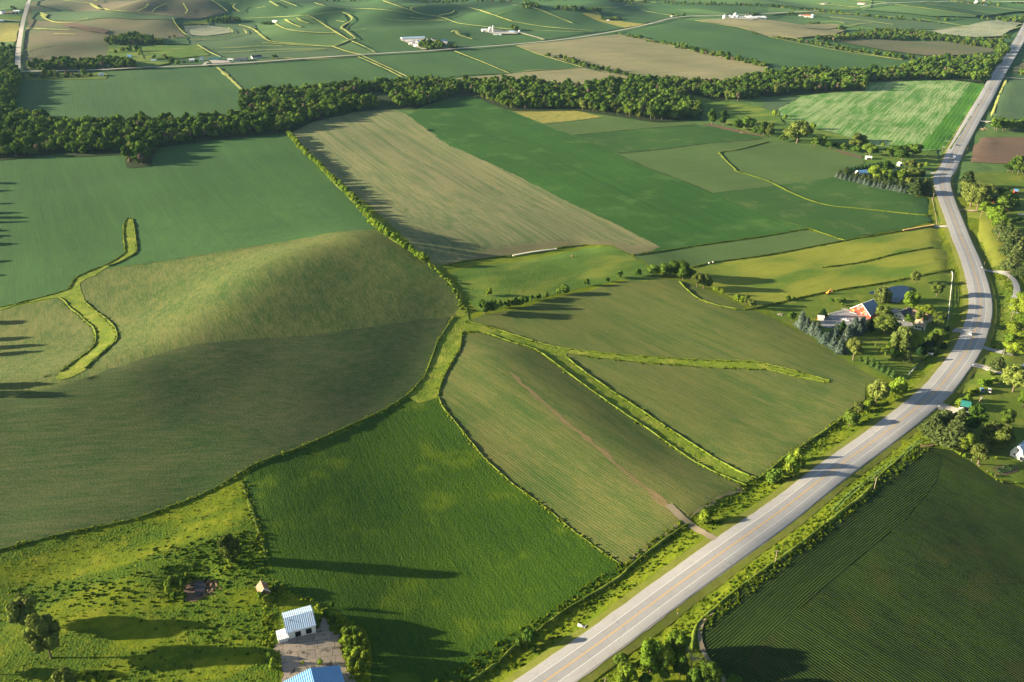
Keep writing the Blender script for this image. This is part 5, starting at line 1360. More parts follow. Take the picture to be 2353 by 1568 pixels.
for i, (x, y, ty, w) in enumerate([(30, 1160, 970, 90), (120, 1235, 1010, 150), (230, 1300, 1050, 165), (312, 1312, 1225, 80), (150, 1040, 820, 125), (330, 1095, 855, 140), (255, 1000, 780, 130), (450, 960, 722, 170), (570, 950, 712, 180), (400, 1010, 850, 120), (520, 1010, 830, 130)]):
    zp("spruce" if i != 6 else "cedar", x, y, ty, w, "blue grey spruce in the farmyard cluster, %s counted from left" % ordinal([1, 2, 4, 6, 3, 7, 5, 9, 11, 8, 10][i]) if i != 6 else "dark green cedar inside the blue spruce cluster", "blue spruces beside the farmyard" if i != 6 else None)
zp("cedar", 700, 940, 740, 130, "dark cedar between the spruce cluster and the olive shade tree")
for i, (x, y, ty, w) in enumerate([(840, 1295, 1225, 55), (905, 1280, 1200, 65), (985, 1270, 1180, 90), (1050, 1330, 1225, 90), (945, 1345, 1290, 45), (1055, 1395, 1290, 95), (1125, 1395, 1275, 95), (1190, 1385, 1275, 90), (1010, 1190, 1120, 60), (790, 1200, 1150, 45)]):
    zp("bushy" if i < 3 else "bush", x, y, ty, w, "small orchard tree on the lawn behind the conifer row, %s from left" % ordinal([2, 3, 5, 7, 4, 8, 9, 10, 6, 1][i]), "small orchard trees on the farm lawn")
zp("pine", 1275, 1450, 1255, 140, "single conifer on the lawn beside the orchard")
for i, (x, y, ty, w) in enumerate([(1480, 1320, 1200, 110), (1590, 1210, 1090, 90), (1570, 1325, 1220, 110), (1650, 1310, 1230, 70), (1720, 1335, 1190, 90), (1790, 1240, 1060, 95), (1860, 1230, 1130, 90), (1680, 1180, 1060, 130), (1500, 1190, 1050, 120), (1880, 1100, 960, 110), (1900, 960, 830, 90)]):
    zp("cedar" if i not in (5,) else "tall", x, y, ty, w, "dark bushy evergreen in the thicket above the white sign, %s from left" % ordinal([1, 4, 3, 5, 7, 8, 9, 6, 2, 10, 11][i]), "dark evergreens above the white roadside sign")
for i in range(15):
    t = i / 14
    zp("bush", 1375 + t * 250 - 10, 1568 - t * 205, 1568 - t * 205 - 45, 48, "clipped hedge bush along the white fence, %s from the near end" % ordinal(i + 1), "clipped hedge bushes behind the white fence")
row_of("spruce", 3, 1, [(300, 1440, 1285, 90), (352, 1478, 1345, 78), (302, 1462, 1395, 45), (262, 1422, 1378, 40), (402, 1505, 1385, 80), (442, 1515, 1388, 75), (470, 1548, 1468, 65), (520, 1590, 1482, 95)], "blue grey spruce lining the farmyard's field side", "blue spruces on the field side of the yard")
one("oak", 3, 1, 212, 1390, 1288, 85, "small leafy tree at the far left of the spruce row")
one("cedar", 3, 1, 505, 1348, 1268, 78, "dark columnar cedar behind the red and white trailer")
one("bush", 3, 1, 448, 1350, 1312, 35, "small round bush left of the columnar cedar")
row_of("bush", 3, 1, [(575, 1200, 1170, 60), (640, 1215, 1180, 70), (690, 1200, 1165, 55), (680, 1245, 1215, 45)], "low weedy bush on the lawn left of the barn", "weedy bushes on the barn lawn")
row_of("bush", 3, 1, [(180, 1195, 1145, 60), (235, 1185, 1160, 35)], "bush on the lower border of the hay meadow", "bushes on the hay meadow border")
# field edge between the hay meadow and the thin crop
row_of("bush", 2, 1, [(20, 1250, 1160, 90), (75, 1250, 1148, 95), (130, 1225, 1150, 60), (180, 1195, 1132, 62), (250, 1185, 1126, 64), (320, 1170, 1115, 58), (425, 1142, 1085, 48), (487, 1132, 1040, 98), (685, 1062, 995, 78), (880, 1028, 982, 48), (985, 992, 920, 68), (1150, 968, 897, 92)], "round bush on the meadow's lower edge", "bushes along the lower edge of the centre meadow")
row_of("oak", 2, 1, [(1300, 962, 868, 130), (1395, 970, 838, 150), (1480, 975, 825, 150), (1560, 985, 828, 170), (1570, 1005, 868, 130), (1640, 1005, 890, 90)], "dark green tree in the copse at the meadow corner", "copse trees at the meadow corner")
row_of("ash", 2, 1, [(1700, 1075, 935, 120), (1760, 1085, 925, 130), (1800, 1085, 965, 75)], "sunlit olive tree right of the dark copse", "olive trees right of the copse")
row_of("bushy", 2, 1, [(1880, 1112, 1068, 75), (1937, 1142, 1085, 62), (2070, 1205, 1140, 100), (2110, 1222, 1150, 80)], "bush on the crop edge below the hay field", "bushes on the crop edge below the hay field")
one("tall", 2, 1, 2150, 1235, 1120, 62, "slim olive tree among the crop edge bushes")
one("round", 2, 1, 2195, 1268, 1178, 92, "dark round small tree at the end of the crop edge bushes")
one("oak", 1, 1, 2105, 1322, 1158, 135, "large leafy bush tree at the hedgerow junction")
one("oak", 1, 1, 2185, 1310, 1185, 100, "dark leafy tree right of the hedgerow junction")
one("maple", 1, 1, 2140, 1152, 1078, 62, "small bright tree alone in the meadow above the junction")
row_of("bush", 1, 1, [(2240, 1262, 1190, 80), (2310, 1262, 1185, 90)], "dark bush between the junction trees and the meadow", "dark bushes by the junction")
# hedgerow between the green rows and the tan field
C = resample(to_world([(664, 312), (700, 352), (741, 392), (820, 472), (868, 527), (930, 572), (985, 610)], True, False), 1.0)
k = 0; s_ = 0.0
while s_ < len(C) - 1:
    q = C[int(s_)]; py = 0
    hgt = rnd.choice([5.2, 6.2, 7.0, 7.8, 8.6]); w = rnd.uniform(5.5, 8.5)
    if rnd.random() < 0.07: s_ += 5; continue
    k += 1
    plant("bushy" if rnd.random() < 0.8 else "bush", 0, 0, 0, 0, "leafy hedgerow bush beside the tan striped field, %s from far end" % ordinal(k), "hedgerow bushes beside the tan striped field",
          loc=Vector((q[0] + rnd.uniform(-.8, .8), q[1] + rnd.uniform(-.8, .8), float(H(q[0], q[1])[0]))), hgt=hgt, wid=w)
    s_ += w * rnd.uniform(0.5, 0.85)
C = resample(to_world([(988, 612), (1020, 640), (1045, 675), (1064, 706), (1078, 722)], True, False), 1.0)
s_ = 0.0; k = 0
while s_ < len(C) - 1:
    q = C[int(s_)]; hgt = rnd.uniform(0.9, 2.4); w = rnd.uniform(2.0, 4.2); k += 1
    plant("bushy", 0, 0, 0, 0, "low scrub bush on the bank above the junction, %s down" % ordinal(k), "scrub bushes on the bank above the junction",
          loc=Vector((q[0] + rnd.uniform(-2, 2), q[1] + rnd.uniform(-2, 2), float(H(q[0], q[1])[0]))), hgt=hgt, wid=w)
    s_ += w * rnd.uniform(0.6, 1.1)
# copses below the green pastures, left of the highway
row_of("oak", 2, 0, [(1835, 1150, 985, 90), (1940, 1160, 1010, 92), (2075, 1205, 1085, 110), (2165, 1205, 1060, 130), (2240, 1235, 1150, 80), (2310, 1245, 1115, 110)], "tree in the ragged row above the bare soil strip", "ragged trees above the bare soil strip")
row_of("ash", 3, 0, [(15, 1262, 1118, 85), (265, 1315, 1105, 250), (820, 1375, 1213, 170)], "big rounded tree below the raked hay field", "big rounded trees below the raked hay field")
row_of("oak", 3, 0, [(430, 1342, 1250, 100), (500, 1342, 1240, 85), (570, 1367, 1285, 115), (700, 1382, 1310, 82), (810, 1400, 1340, 110), (935, 1430, 1308, 145), (1130, 1445, 1335, 130), (1230, 1480, 1320, 170), (1330, 1440, 1298, 145), (640, 1370, 1320, 60), (140, 1300, 1230, 80)], "leafy tree in the creek row below the hay field", "creek row trees below the hay field")
row_of("bushy", 3, 0, [(58, 1075, 998, 62), (155, 1102, 1052, 55), (408, 1192, 1118, 72), (1055, 1345, 1310, 45)], "bush in the rough grass left of the hay field", "bushes left of the hay field")
# farmstead with the spruce screen; ZQ is its enlarged sheet
def zq(x, y): return (1895.7 + x / 5.203, 321.7 + y / 5.203)
def qp(key, x, y, ty, w, label, group=None):
    bx, by = zq(x, y); return plant(key, bx, by, zq(x, ty)[1], w / 5.203, label, group)
for i, (x, y) in enumerate([(140, 450), (190, 466), (240, 480), (298, 494), (355, 503), (405, 514), (437, 524), (472, 532), (515, 545), (585, 562), (635, 572), (670, 577), (750, 585), (797, 604), (828, 610), (862, 615), (900, 626), (955, 638), (1025, 648), (1090, 652)]):
    qp("spruce", x, y, y - 72 - (i * 7 % 14), 52, "small blue spruce in the screen row, %s from left" % ordinal(i + 1), "blue spruce screen row at the field edge")
for i, (x, y, ty, w) in enumerate([(170, 430, 352, 70), (250, 440, 318, 100), (330, 450, 385, 70), (380, 460, 372, 70), (460, 470, 395, 80), (520, 500, 420, 80), (590, 510, 430, 90), (650, 520, 445, 80), (710, 540, 460, 80), (755, 560, 475, 80), (840, 560, 470, 80), (900, 570, 470, 90)]):
    qp("pine", x, y, ty, w, "brownish pine just behind the spruce screen, %s from left" % ordinal(i + 1), "pines behind the spruce screen")
for i, (x, y) in enumerate([(300, 395), (345, 385), (390, 380), (435, 370), (480, 362), (525, 352), (570, 345), (615, 335), (655, 325)]):
    qp("cedar", x, y + 12, y - 72, 72, "dark evergreen in the rear windbreak, %s from left" % ordinal(i + 1), "dark evergreens in the rear windbreak")
qp("maple", 610, 480, 300, 190, "bright green tree inside the spruce screened yard")
qp("oak", 725, 425, 245, 165, "dark tree rising above the blue roof in the screened yard")
qp("oak", 765, 500, 350, 120, "dark tree right of the bright one in the screened yard")
qp("maple", 885, 500, 345, 180, "yellow green tree beside the small pool")
for i, (x, y, ty, w) in enumerate([(960, 470, 330, 170), (1060, 480, 340, 170), (1130, 470, 350, 140), (1005, 350, 235, 170), (1110, 360, 255, 120), (1000, 530, 430, 120)]):
    qp("round", x, y, ty, w, "round tree in the right half of the screened yard, %s from left" % ordinal([1, 4, 6, 3, 5, 2][i]), "round trees in the screened yard")
qp("pine", 1080, 655, 450, 160, "tall pine at the right end of the spruce screen, left one")
qp("pine", 1190, 655, 450, 170, "tall pine at the right end of the spruce screen, right one")
qp("bushy", 1215, 315, 262, 65, "small bright bush beside the highway near the bare pole")
# right of the highway
row_of("pine", 3, 1, [(1825, 150, -5, 140), (2130, 590, 460, 120), (2190, 680, 480, 130), (2240, 740, 520, 140), (2200, 780, 600, 130), (2280, 830, 640, 130), (2230, 925, 745, 160), (2320, 980, 870, 120)], "pine in the dark evergreen line right of the highway", "evergreens right of the highway")
row_of("ash", 3, 1, [(1800, 230, 60, 130), (1860, 330, 95, 190), (1925, 350, 75, 190), (1830, 290, 150, 120), (1980, 340, 160, 150), (2045, 240, 110, 120)], "olive tree in the grove right of the highway bend", "olive grove trees right of the bend")
row_of("maple", 3, 1, [(2010, 420, 285, 150), (2070, 500, 310, 170), (2110, 555, 390, 150)], "bright green tree below the olive grove", "bright trees below the olive grove")
row_of("oak", 3, 1, [(2165, 370, 185, 200), (2240, 350, 240, 130), (2185, 245, 150, 150), (2300, 480, 430, 80), (2250, 500, 450, 70)], "dark tree by the homestead right of the grove", "homestead trees right of the grove")
row_of("round", 3, 1, [(2280, 740, 640, 110), (2340, 700, 600, 110)], "round tree at the right edge behind the evergreens", "round trees at the right edge")
row_of("maple", 3, 1, [(2300, 1340, 1130, 190), (2340, 1280, 1090, 160), (2260, 1568, 1390, 200), (2340, 1460, 1300, 170), (2210, 1600, 1500, 90)], "bright sunlit tree at the right edge by the highway", "bright trees at the right edge")
one("pine", 3, 2, 2105, 260, 140, 130, "dense dark conifer between the two right hand driveways")
one("maple", 3, 2, 2245, 130, 0, 180, "bright tree above the pale driveway at right")
one("round", 3, 2, 2250, 468, 205, 260, "large dense green tree below the pale driveway")
one("maple", 3, 2, 2345, 610, 440, 130, "bright tree at the right edge beside the junk pile")
one("cedar", 3, 2, 2172, 120, 65, 30, "thin cedar by the upper driveway")
one("bush", 3, 2, 2042, 315, 272, 55, "round clipped bush beside the pale driveway")
row_of("bushy", 3, 2, [(1770, 600, 520, 110), (1830, 560, 490, 90), (1850, 505, 445, 100), (1900, 480, 430, 80), (1960, 420, 345, 100), (2020, 400, 345, 80), (2080, 380, 330, 70), (1740, 575, 530, 70)], "shrub in the curved screen above the pickups", "shrubs screening the pickups")
row_of("pine", 3, 2, [(1510, 880, 660, 180), (1590, 850, 630, 190), (1560, 920, 760, 150), (1700, 970, 690, 230), (1750, 800, 620, 170), (1640, 780, 640, 130)], "tall pine in the grove below the green roofed shed", "tall pines below the green roofed shed")
one("oak", 3, 2, 1880, 830, 585, 190, "dark leafy tree touching the green roofed shed")
one("maple", 3, 2, 1800, 1015, 830, 160, "light green tree in front of the pines")
one("ash", 3, 2, 2080, 1010, 735, 290, "wide olive oak near the gambrel barn")
one("round", 3, 2, 2010, 950, 780, 150, "dark tree left of the wide olive oak")
one("tall", 3, 2, 1930, 1135, 945, 180, "olive tree at the corn field corner")
one("oak", 3, 2, 2190, 770, 620, 130, "small dark tree on the shaded lawn")
row_of("bushy", 3, 2, [(1700, 1010, 985, 34), (1720, 1022, 995, 30), (1745, 1040, 1010, 36), (1765, 1050, 1022, 30), (1802, 1070, 1035, 40), (2055, 1240, 1212, 38), (2100, 1285, 1262, 30), (2145, 1305, 1280, 34), (2280, 1308, 1290, 24), (2095, 1080, 1060, 38)], "low yellow green bush on the corn field border", "low bushes on the corn field border")
# left verge of the highway
row_of("ash", 3, 2, [(985, 580, 345, 180)], "tall willow like tree on the verge beside the crop corner", None, False)
row_of("bushy", 3, 2, [(1190, 520, 300, 170), (1130, 490, 380, 110), (930, 600, 540, 110), (1240, 470, 400, 90), (900, 660, 600, 110)], "yellow green shrub on the verge below the farm corner", "yellow green shrubs below the farm corner")
one("tall", 3, 2, 830, 660, 555, 110, "slim yellowish tree on the highway verge")
one("oak", 3, 2, 745, 785, 622, 160, "bright green leafy tree on the verge, lowest of its row")
one("bushy", 3, 2, 480, 962, 900, 50, "small bush alone on the verge slope")
row_of("bushy", 3, 2, [(270, 1110, 985, 110), (210, 1190, 1040, 130), (290, 1180, 1060, 120), (180, 1250, 1110, 150), (240, 1240, 1120, 120)], "large bush in the mound on the highway verge", "bush mound on the highway verge")
row_of("bush", 3, 2, [(60, 1290, 1160, 120), (20, 1310, 1200, 110)], "dark bush left of the bush mound", "dark bushes left of the mound")
one("bushy", 3, 2, 875, 1320, 1262, 60, "bush between the wheel tracks and the pole")
one("bushy", 2, 3, 1760, 105, -10, 140, "round bush at the field entrance")
row_of("bush", 2, 3, [(60, 1240, 1170, 70), (150, 1235, 1075, 130), (190, 1190, 1085, 90)], "leafy bush by the soybean field's lower corner", "leafy bushes by the soybean corner")
one("oak", 2, 3, 200, 1290, 1250, 60, "tiny dark bush on the lower verge")
# grove at the lower edge
row_of("maple", 2, 3, [(1490, 1350, 1105, 210), (1270, 1480, 1185, 240), (1380, 1460, 1230, 190), (1050, 1640, 1385, 230), (1560, 1290, 1110, 140)], "sunlit green tree in the grove at the bottom edge", "sunlit grove trees at the bottom edge")
row_of("oak", 2, 3, [(1390, 1560, 1365, 120), (1790, 1640, 1365, 210), (2020, 1640, 1495, 150), (1220, 1640, 1500, 150), (1540, 1500, 1300, 170), (1660, 1640, 1430, 150), (1010, 1420, 1300, 110), (960, 1400, 1320, 70)], "dark green tree in the grove at the bottom edge", "dark grove trees at the bottom edge")
# pasture at lower left
one("ash", 0, 3, 285, 1075, 735, 265, "big olive tree in the pasture, upper of the pair")
one("ash", 0, 3, 470, 1345, 935, 270, "big olive tree in the pasture, lower of the pair")
one("ash", 0, 3, 2120, 460, 205, 195, "lone olive tree beside the soybean field edge")
one("ash", 0, 3, 680, 1780, 1420, 300, "large tree cut by the bottom edge of the pasture")
one("oak", 0, 3, -60, 1500, 1300, 140, "leafy tree at the far left edge of the pasture")
row_of("bushy", 0, 3, [(1545, 700, 620, 75), (1570, 650, 590, 70), (1620, 640, 575, 80), (1680, 635, 580, 60), (1725, 620, 560, 60), (1555, 760, 680, 80), (1600, 800, 735, 75), (1640, 790, 730, 60), (2110, 470, 430, 60)], "bright bush on the rim of the sinkhole", "bushes on the sinkhole rim")
row_of("bush", 0, 3, [(1680, 720, 640, 70), (1700, 680, 600, 70), (1900, 650, 600, 60)], "dark bush in the shade of the sinkhole", "dark bushes in the sinkhole")
row_of("bushy", 1, 3, [(830, 1150, 1060, 120), (900, 1150, 1060, 120), (970, 1170, 1080, 130), (850, 1240, 1140, 130), (930, 1250, 1140, 140), (1000, 1270, 1170, 110), (860, 1340, 1240, 130), (940, 1350, 1240, 150), (1000, 1400, 1290, 110), (880, 1440, 1340, 130), (960, 1470, 1370, 130)], "tall weedy shrub in the thicket beside the concrete yard", "weedy shrubs beside the concrete yard")
row_of("bush", 1, 3, [(560, 1085, 1000, 70), (190, 720, 650, 90), (650, 960, 900, 80), (720, 1030, 950, 90), (760, 1090, 1020, 80), (700, 880, 830, 60)], "dark shrub around the white metal shed", "dark shrubs around the white shed")
row_of("bushy", 1, 3, [(100, 840, 770, 90), (40, 800, 740, 80), (160, 1400, 1340, 80), (120, 1350, 1300, 70), (150, 1450, 1400, 90), (780, 1220, 1180, 60), (590, 1400, 1360, 60), (430, 1400, 1370, 40)], "weedy clump on the yard margin", "weedy clumps on the yard margin")
# trees just off the left edge whose long shadows cross the rows
for i, (x, y, h_) in enumerate([(-60, 422, 13), (-95, 440, 14), (-75, 470, 11), (-110, 492, 17), (-100, 502, 18), (-95, 512, 15), (-120, 530, 15), (-90, 545, 12), (-105, 562, 14), (-75, 603, 9), (-110, 636, 11), (-70, 745, 13), (-130, 785, 19), (-120, 805, 20), (-110, 822, 18), (-140, 900, 20), (-160, 915, 19)]):
    plant("oak", 0, 0, 0, 0, "leafy tree beyond the left frame edge, %s from far" % ordinal(i + 1), "trees beyond the left edge", loc=at1(x, y), hgt=h_, wid=9)
# bare snag
sn = thing("dead_tree", "bare grey dead tree among the grove at the bottom edge", "dead tree", at1(*T(2, 3, [(1640, 1480)])[0]))
DEADM = plain("weathered_deadwood", (0.30, 0.26, 0.22), 0.9, var=0.2)
segs = [((0, 0, -.3), (.1, 0, 4), .28, .2), ((.1, 0, 4), (-.6, .3, 9), .2, .06)]
link("trunk", to_mesh("dead_trunk", tubes(segs), DEADM), sn)
br = []
for i in range(26):
    a = rnd.random() * 6.28; z = rnd.uniform(2.5, 8.5); l_ = rnd.uniform(1.5, 3.4)
    e = (math.cos(a) * l_, math.sin(a) * l_, z + rnd.uniform(.8, 2.2)); br.append(((0, 0, z), e, .09, .04))
    for _ in range(2):
        b2 = a + rnd.uniform(-.8, .8); br.append((e, (e[0] + math.cos(b2) * 1.1, e[1] + math.sin(b2) * 1.1, e[2] + rnd.uniform(.2, 1)), .045, .02))
link("branches", to_mesh("dead_branches", tubes(br, 5), DEADM), sn)
# ------------------------------------------------------------------ buildings
W_WHITE = plain("white_painted_boards", (0.72, 0.71, 0.68), 0.7, var=0.06)
W_CREAM = plain("cream_siding", (0.55, 0.50, 0.40), 0.8, var=0.08)
W_GREY = plain("grey_siding", (0.35, 0.36, 0.37), 0.8, var=0.1)
W_RED = plain("red_barn_boards", (0.55, 0.055, 0.03), 0.8, var=0.12, scale=1.5)
W_BROWN = plain("brown_boards", (0.22, 0.12, 0.08), 0.85, var=0.2)
W_METAL = ribbed("white_sheet_metal_walls", (0.62, 0.63, 0.64), 0.9)
R_PALE = ribbed("sky_tinted_galvanised_roof", (0.40, 0.54, 0.72), 0.75, 0.4, 0.7, 0, 0.14, (0.33, 0.28, 0.24))  # rusting galvanised metal; the sky's blue reflection is put into the base colour
R_BLUE = ribbed("blue_sheet_roof", (0.12, 0.30, 0.55), 0.75, 0.4, 0.6, 0, 0.12)
R_WHITE = ribbed("white_sheet_roof", (0.68, 0.69, 0.70), 0.75, 0.5, 0.5, 0, 0.06)
R_DKBLUE = ribbed("dark_sky_tinted_sheet_roof", (0.06, 0.13, 0.24), 0.75, 0.35, 0.6, 1, 0.12)  # blue-grey metal with reflected sky blue painted into its colour
R_GREEN = ribbed("green_sheet_roof", (0.03, 0.22, 0.19), 0.6, 0.45, 0.5, 1, 0.1)
R_SHING = plain("dark_grey_shingles", (0.085, 0.09, 0.10), 0.9, var=0.15, scale=3, bumpd=0.03)
R_TAN = plain("tan_shingles", (0.30, 0.25, 0.17), 0.9, var=0.12, scale=3, bumpd=0.03)
R_RUST = ribbed("rusty_brown_sheet_roof", (0.34, 0.17, 0.10), 0.5, 0.7, 0.3, 1, 0.15)
R_BRN = plain("brown_shingles", (0.20, 0.13, 0.10), 0.9, var=0.12)
R_RED = plain("red_roofing", (0.36, 0.10, 0.07), 0.8, var=0.12)
GLASS, nt_, b_ = new_mat("window_glass"); b_.inputs["Base Color"].default_value = (0.03, 0.04, 0.05, 1); b_.inputs["Roughness"].default_value = 0.1; b_.inputs["Specular IOR Level"].default_value = 0.6
DARK = plain("dark_opening", (0.012, 0.012, 0.014), 0.95)
TRIM = plain("white_trim", (0.78, 0.77, 0.74), 0.6, var=0.03)
ORANGE = plain("orange_door", (0.65, 0.20, 0.04), 0.7, var=0.05)
BIN = ribbed("corrugated_bin_steel", (0.55, 0.57, 0.60), 0.5, 0.35, 0.6, 2, 0.08)
CONCR = plain("pale_concrete", (0.45, 0.43, 0.40), 0.9, var=0.1)

def box_bm(bm, x0, x1, y0, y1, z0, z1):
    v = [bm.verts.new(c) for c in ((x0, y0, z0), (x1, y0, z0), (x1, y1, z0), (x0, y1, z0), (x0, y0, z1), (x1, y0, z1), (x1, y1, z1), (x0, y1, z1))]
    for q in ((3, 2, 1, 0), (4, 5, 6, 7), (0, 1, 5, 4), (1, 2, 6, 5), (2, 3, 7, 6), (3, 0, 4, 7)):
        bm.faces.new([v[i] for i in q])

def part(name, bm, mat, parent, smooth=False):
    me = bpy.data.meshes.new(name); bmesh.ops.recalc_face_normals(bm, faces=bm.faces); bm.to_mesh(me); bm.free()
    me.materials.append(mat)
    if smooth:
        me.polygons.foreach_set("use_smooth", [True] * len(me.polygons))
    return link(name, me, parent)

def boxp(name, mat, parent, *d):
    bm = bmesh.new(); box_bm(bm, *d)
    return part(name, bm, mat, parent)

def extrude_profile(prof, x0, x1, swap=False):
    """closed profile (y, z) extruded along x (or along y when swap)"""
    bm = bmesh.new()
    f_ = (lambda x, y, z: (y, x, z)) if swap else (lambda x, y, z: (x, y, z))
    a = [bm.verts.new(f_(x0, y, z)) for y, z in prof]; b = [bm.verts.new(f_(x1, y, z)) for y, z in prof]
    n = len(prof)
    bm.faces.new(a); bm.faces.new(b[::-1])
    for i in range(n):
        bm.faces.new((a[i], a[(i + 1) % n], b[(i + 1) % n], b[i]))
    return bm

def body(root, L, W, eave, rdg, wall, roof, axis='x', style='gable', off=(0, 0), over=0.35, fascia=None, pre=""):
    ox, oy = off
    sw = axis == 'y'
    # ridge runs along x unless axis is y; hl = half length along the ridge, hw = half span
    hl, hw = (W / 2, L / 2) if sw else (L / 2, W / 2)
    if style == 'gable': pr = [(-hw, eave), (0, rdg), (hw, eave)]
    elif style == 'gambrel': pr = [(-hw, eave), (-hw * 0.62, eave + (rdg - eave) * 0.66), (0, rdg), (hw * 0.62, eave + (rdg - eave) * 0.66), (hw, eave)]
    elif style == 'arch': pr = [(-hw * math.cos(t), eave + (rdg - eave) * math.sin(t)) for t in [math.pi * k / 10 for k in range(11)]]
    elif style == 'shed': pr = [(-hw, eave), (hw, rdg)]
    else: pr = [(-hw, eave), (hw, eave)]
    if style == 'hip':
        w = boxp("walls", wall, root, ox - L / 2, ox + L / 2, oy - W / 2, oy + W / 2, -1.5, eave)
        bm = bmesh.new(); o = over; r_ = max(0.1, hl - hw)
        c = [(-hl - o, -hw - o), (hl + o, -hw - o), (hl + o, hw + o), (-hl - o, hw + o)]
        F = (lambda x, y: (y + ox, x + oy)) if sw else (lambda x, y: (x + ox, y + oy))
        lo = [bm.verts.new((*F(*q), eave)) for q in c]; lo2 = [bm.verts.new((*F(*q), eave + 0.18)) for q in c]
        t0 = bm.verts.new((*F(-r_, 0), rdg)); t1 = bm.verts.new((*F(r_, 0), rdg))
        bm.faces.new(lo)
        for i in range(4): bm.faces.new((lo[i], lo[(i + 1) % 4], lo2[(i + 1) % 4], lo2[i]))
        bm.faces.new((lo2[0], lo2[1], t1, t0)); bm.faces.new((lo2[2], lo2[3], t0, t1)); bm.faces.new((lo2[1], lo2[2], t1)); bm.faces.new((lo2[3], lo2[0], t0))
        rf = part("roof", bm, roof, root)
        return w, rf
    prof = [(-hw, -1.5)] + pr + [(hw, -1.5)]
    prof = [(y + (ox if sw else oy), z) for y, z in prof]
    c0 = oy if sw else ox
    w = part("walls", extrude_profile(prof, c0 - hl, c0 + hl, sw), wall, root)
    th = 0.16
    up = []
    for i, (y, z) in enumerate(pr):
        up.append([y, z + 0.03])
    # eave overhang: carry on the end slopes
    def ext(a, b, d):
        k = math.hypot(b[0] - a[0], b[1] - a[1]); return [a[0] + (a[0] - b[0]) / k * d, a[1] + (a[1] - b[1]) / k * d]
    up[0] = ext(up[0], up[1], over); up[-1] = ext(up[-1], up[-2], over)
    dn = [[y, z + th + 0.03] for y, z in up]
    prof = [(y + (ox if sw else oy), z) for y, z in up + dn[::-1]]
    rf = part("roof", extrude_profile(prof, c0 - hl - over, c0 + hl + over, sw), roof, root)
    if fascia:
        bm = bmesh.new()
        for s in (-1, 1):
            a = c0 + s * (hl + over)
            pf = [(y + (ox if sw else oy), z) for y, z in [[q[0], q[1] - 0.22] for q in up] + [[q[0], q[1] + 0.06] for q in dn[::-1]]]
            b2 = extrude_profile(pf, a - 0.0, a + s * 0.08, sw)
            me = bpy.data.meshes.new("t"); b2.to_mesh(me); b2.free(); bm.from_mesh(me); bpy.data.meshes.remove(me)
        part("fascia", bm, fascia, rf)
    return w, rf

def opening(root, kindn, side, u, z, w, h, L, W, mat, frame=None, off=(0, 0)):
    """door or window on side f/b/l/r at distance u from the middle, sill z"""
    ox, oy = off; t = 0.06
    def b(name, m, g, tt, par):
        if side == 'f': return boxp(name, m, par, ox + u - w / 2 - g, ox + u + w / 2 + g, oy - W / 2 - tt, oy - W / 2 + 0.02, z - g, z + h + g)
        if side == 'b': return boxp(name, m, par, ox + u - w / 2 - g, ox + u + w / 2 + g, oy + W / 2 - 0.02, oy + W / 2 + tt, z - g, z + h + g)
        if side == 'l': return boxp(name, m, par, ox - L / 2 - tt, ox - L / 2 + 0.02, oy + u - w / 2 - g, oy + u + w / 2 + g, z - g, z + h + g)
        return boxp(name, m, par, ox + L / 2 - 0.02, ox + L / 2 + tt, oy + u - w / 2 - g, oy + u + w / 2 + g, z - g, z + h + g)
    o = b(kindn, mat, 0, 0.09, root)
    if frame: b("frame", frame, 0.14, 0.05, o)
    return o

def place(A, B, W):
    a, b = at1(*A), at1(*B)
    d = b - a; d.z = 0; L = d.length; ang = math.atan2(d.y, d.x)
    n = Vector((-math.sin(ang), math.cos(ang), 0))
    p = (a + b) / 2 + n * (W / 2)
    p.z = max(float(H(p.x, p.y)[0]), min(a.z, b.z)) + 0.25
    return p, ang, L

def house(name, label, cat, A, B, W, eave, rdg, wall, roof, axis='x', style='gable', doors=(), wins=(), group=None, over=0.35, fascia=None, chimney=None, L=None):
    p, ang, L0 = place(A, B, W); L = L or L0
    r = thing(name, label, cat, p, ang, group)
    W = abs(W)
    w, rf = body(r, L, W, eave, rdg, wall, roof, axis, style, over=over, fascia=fascia)
    for d in doors: opening(r, "door", d[0], d[1] * (L if d[0] in 'fb' else W), d[2], d[3], d[4], L, W, d[5] if len(d) > 5 else DARK, d[6] if len(d) > 6 else None)
    for d in wins: opening(r, "window", d[0], d[1] * (L if d[0] in 'fb' else W), d[2], d[3], d[4], L, W, GLASS, d[5] if len(d) > 5 else TRIM)
    if chimney: boxp("chimney", W_BROWN, rf, chimney[0] - .35, chimney[0] + .35, chimney[1] - .35, chimney[1] + .35, rdg - 1.2, rdg + 0.9)
    return r, L

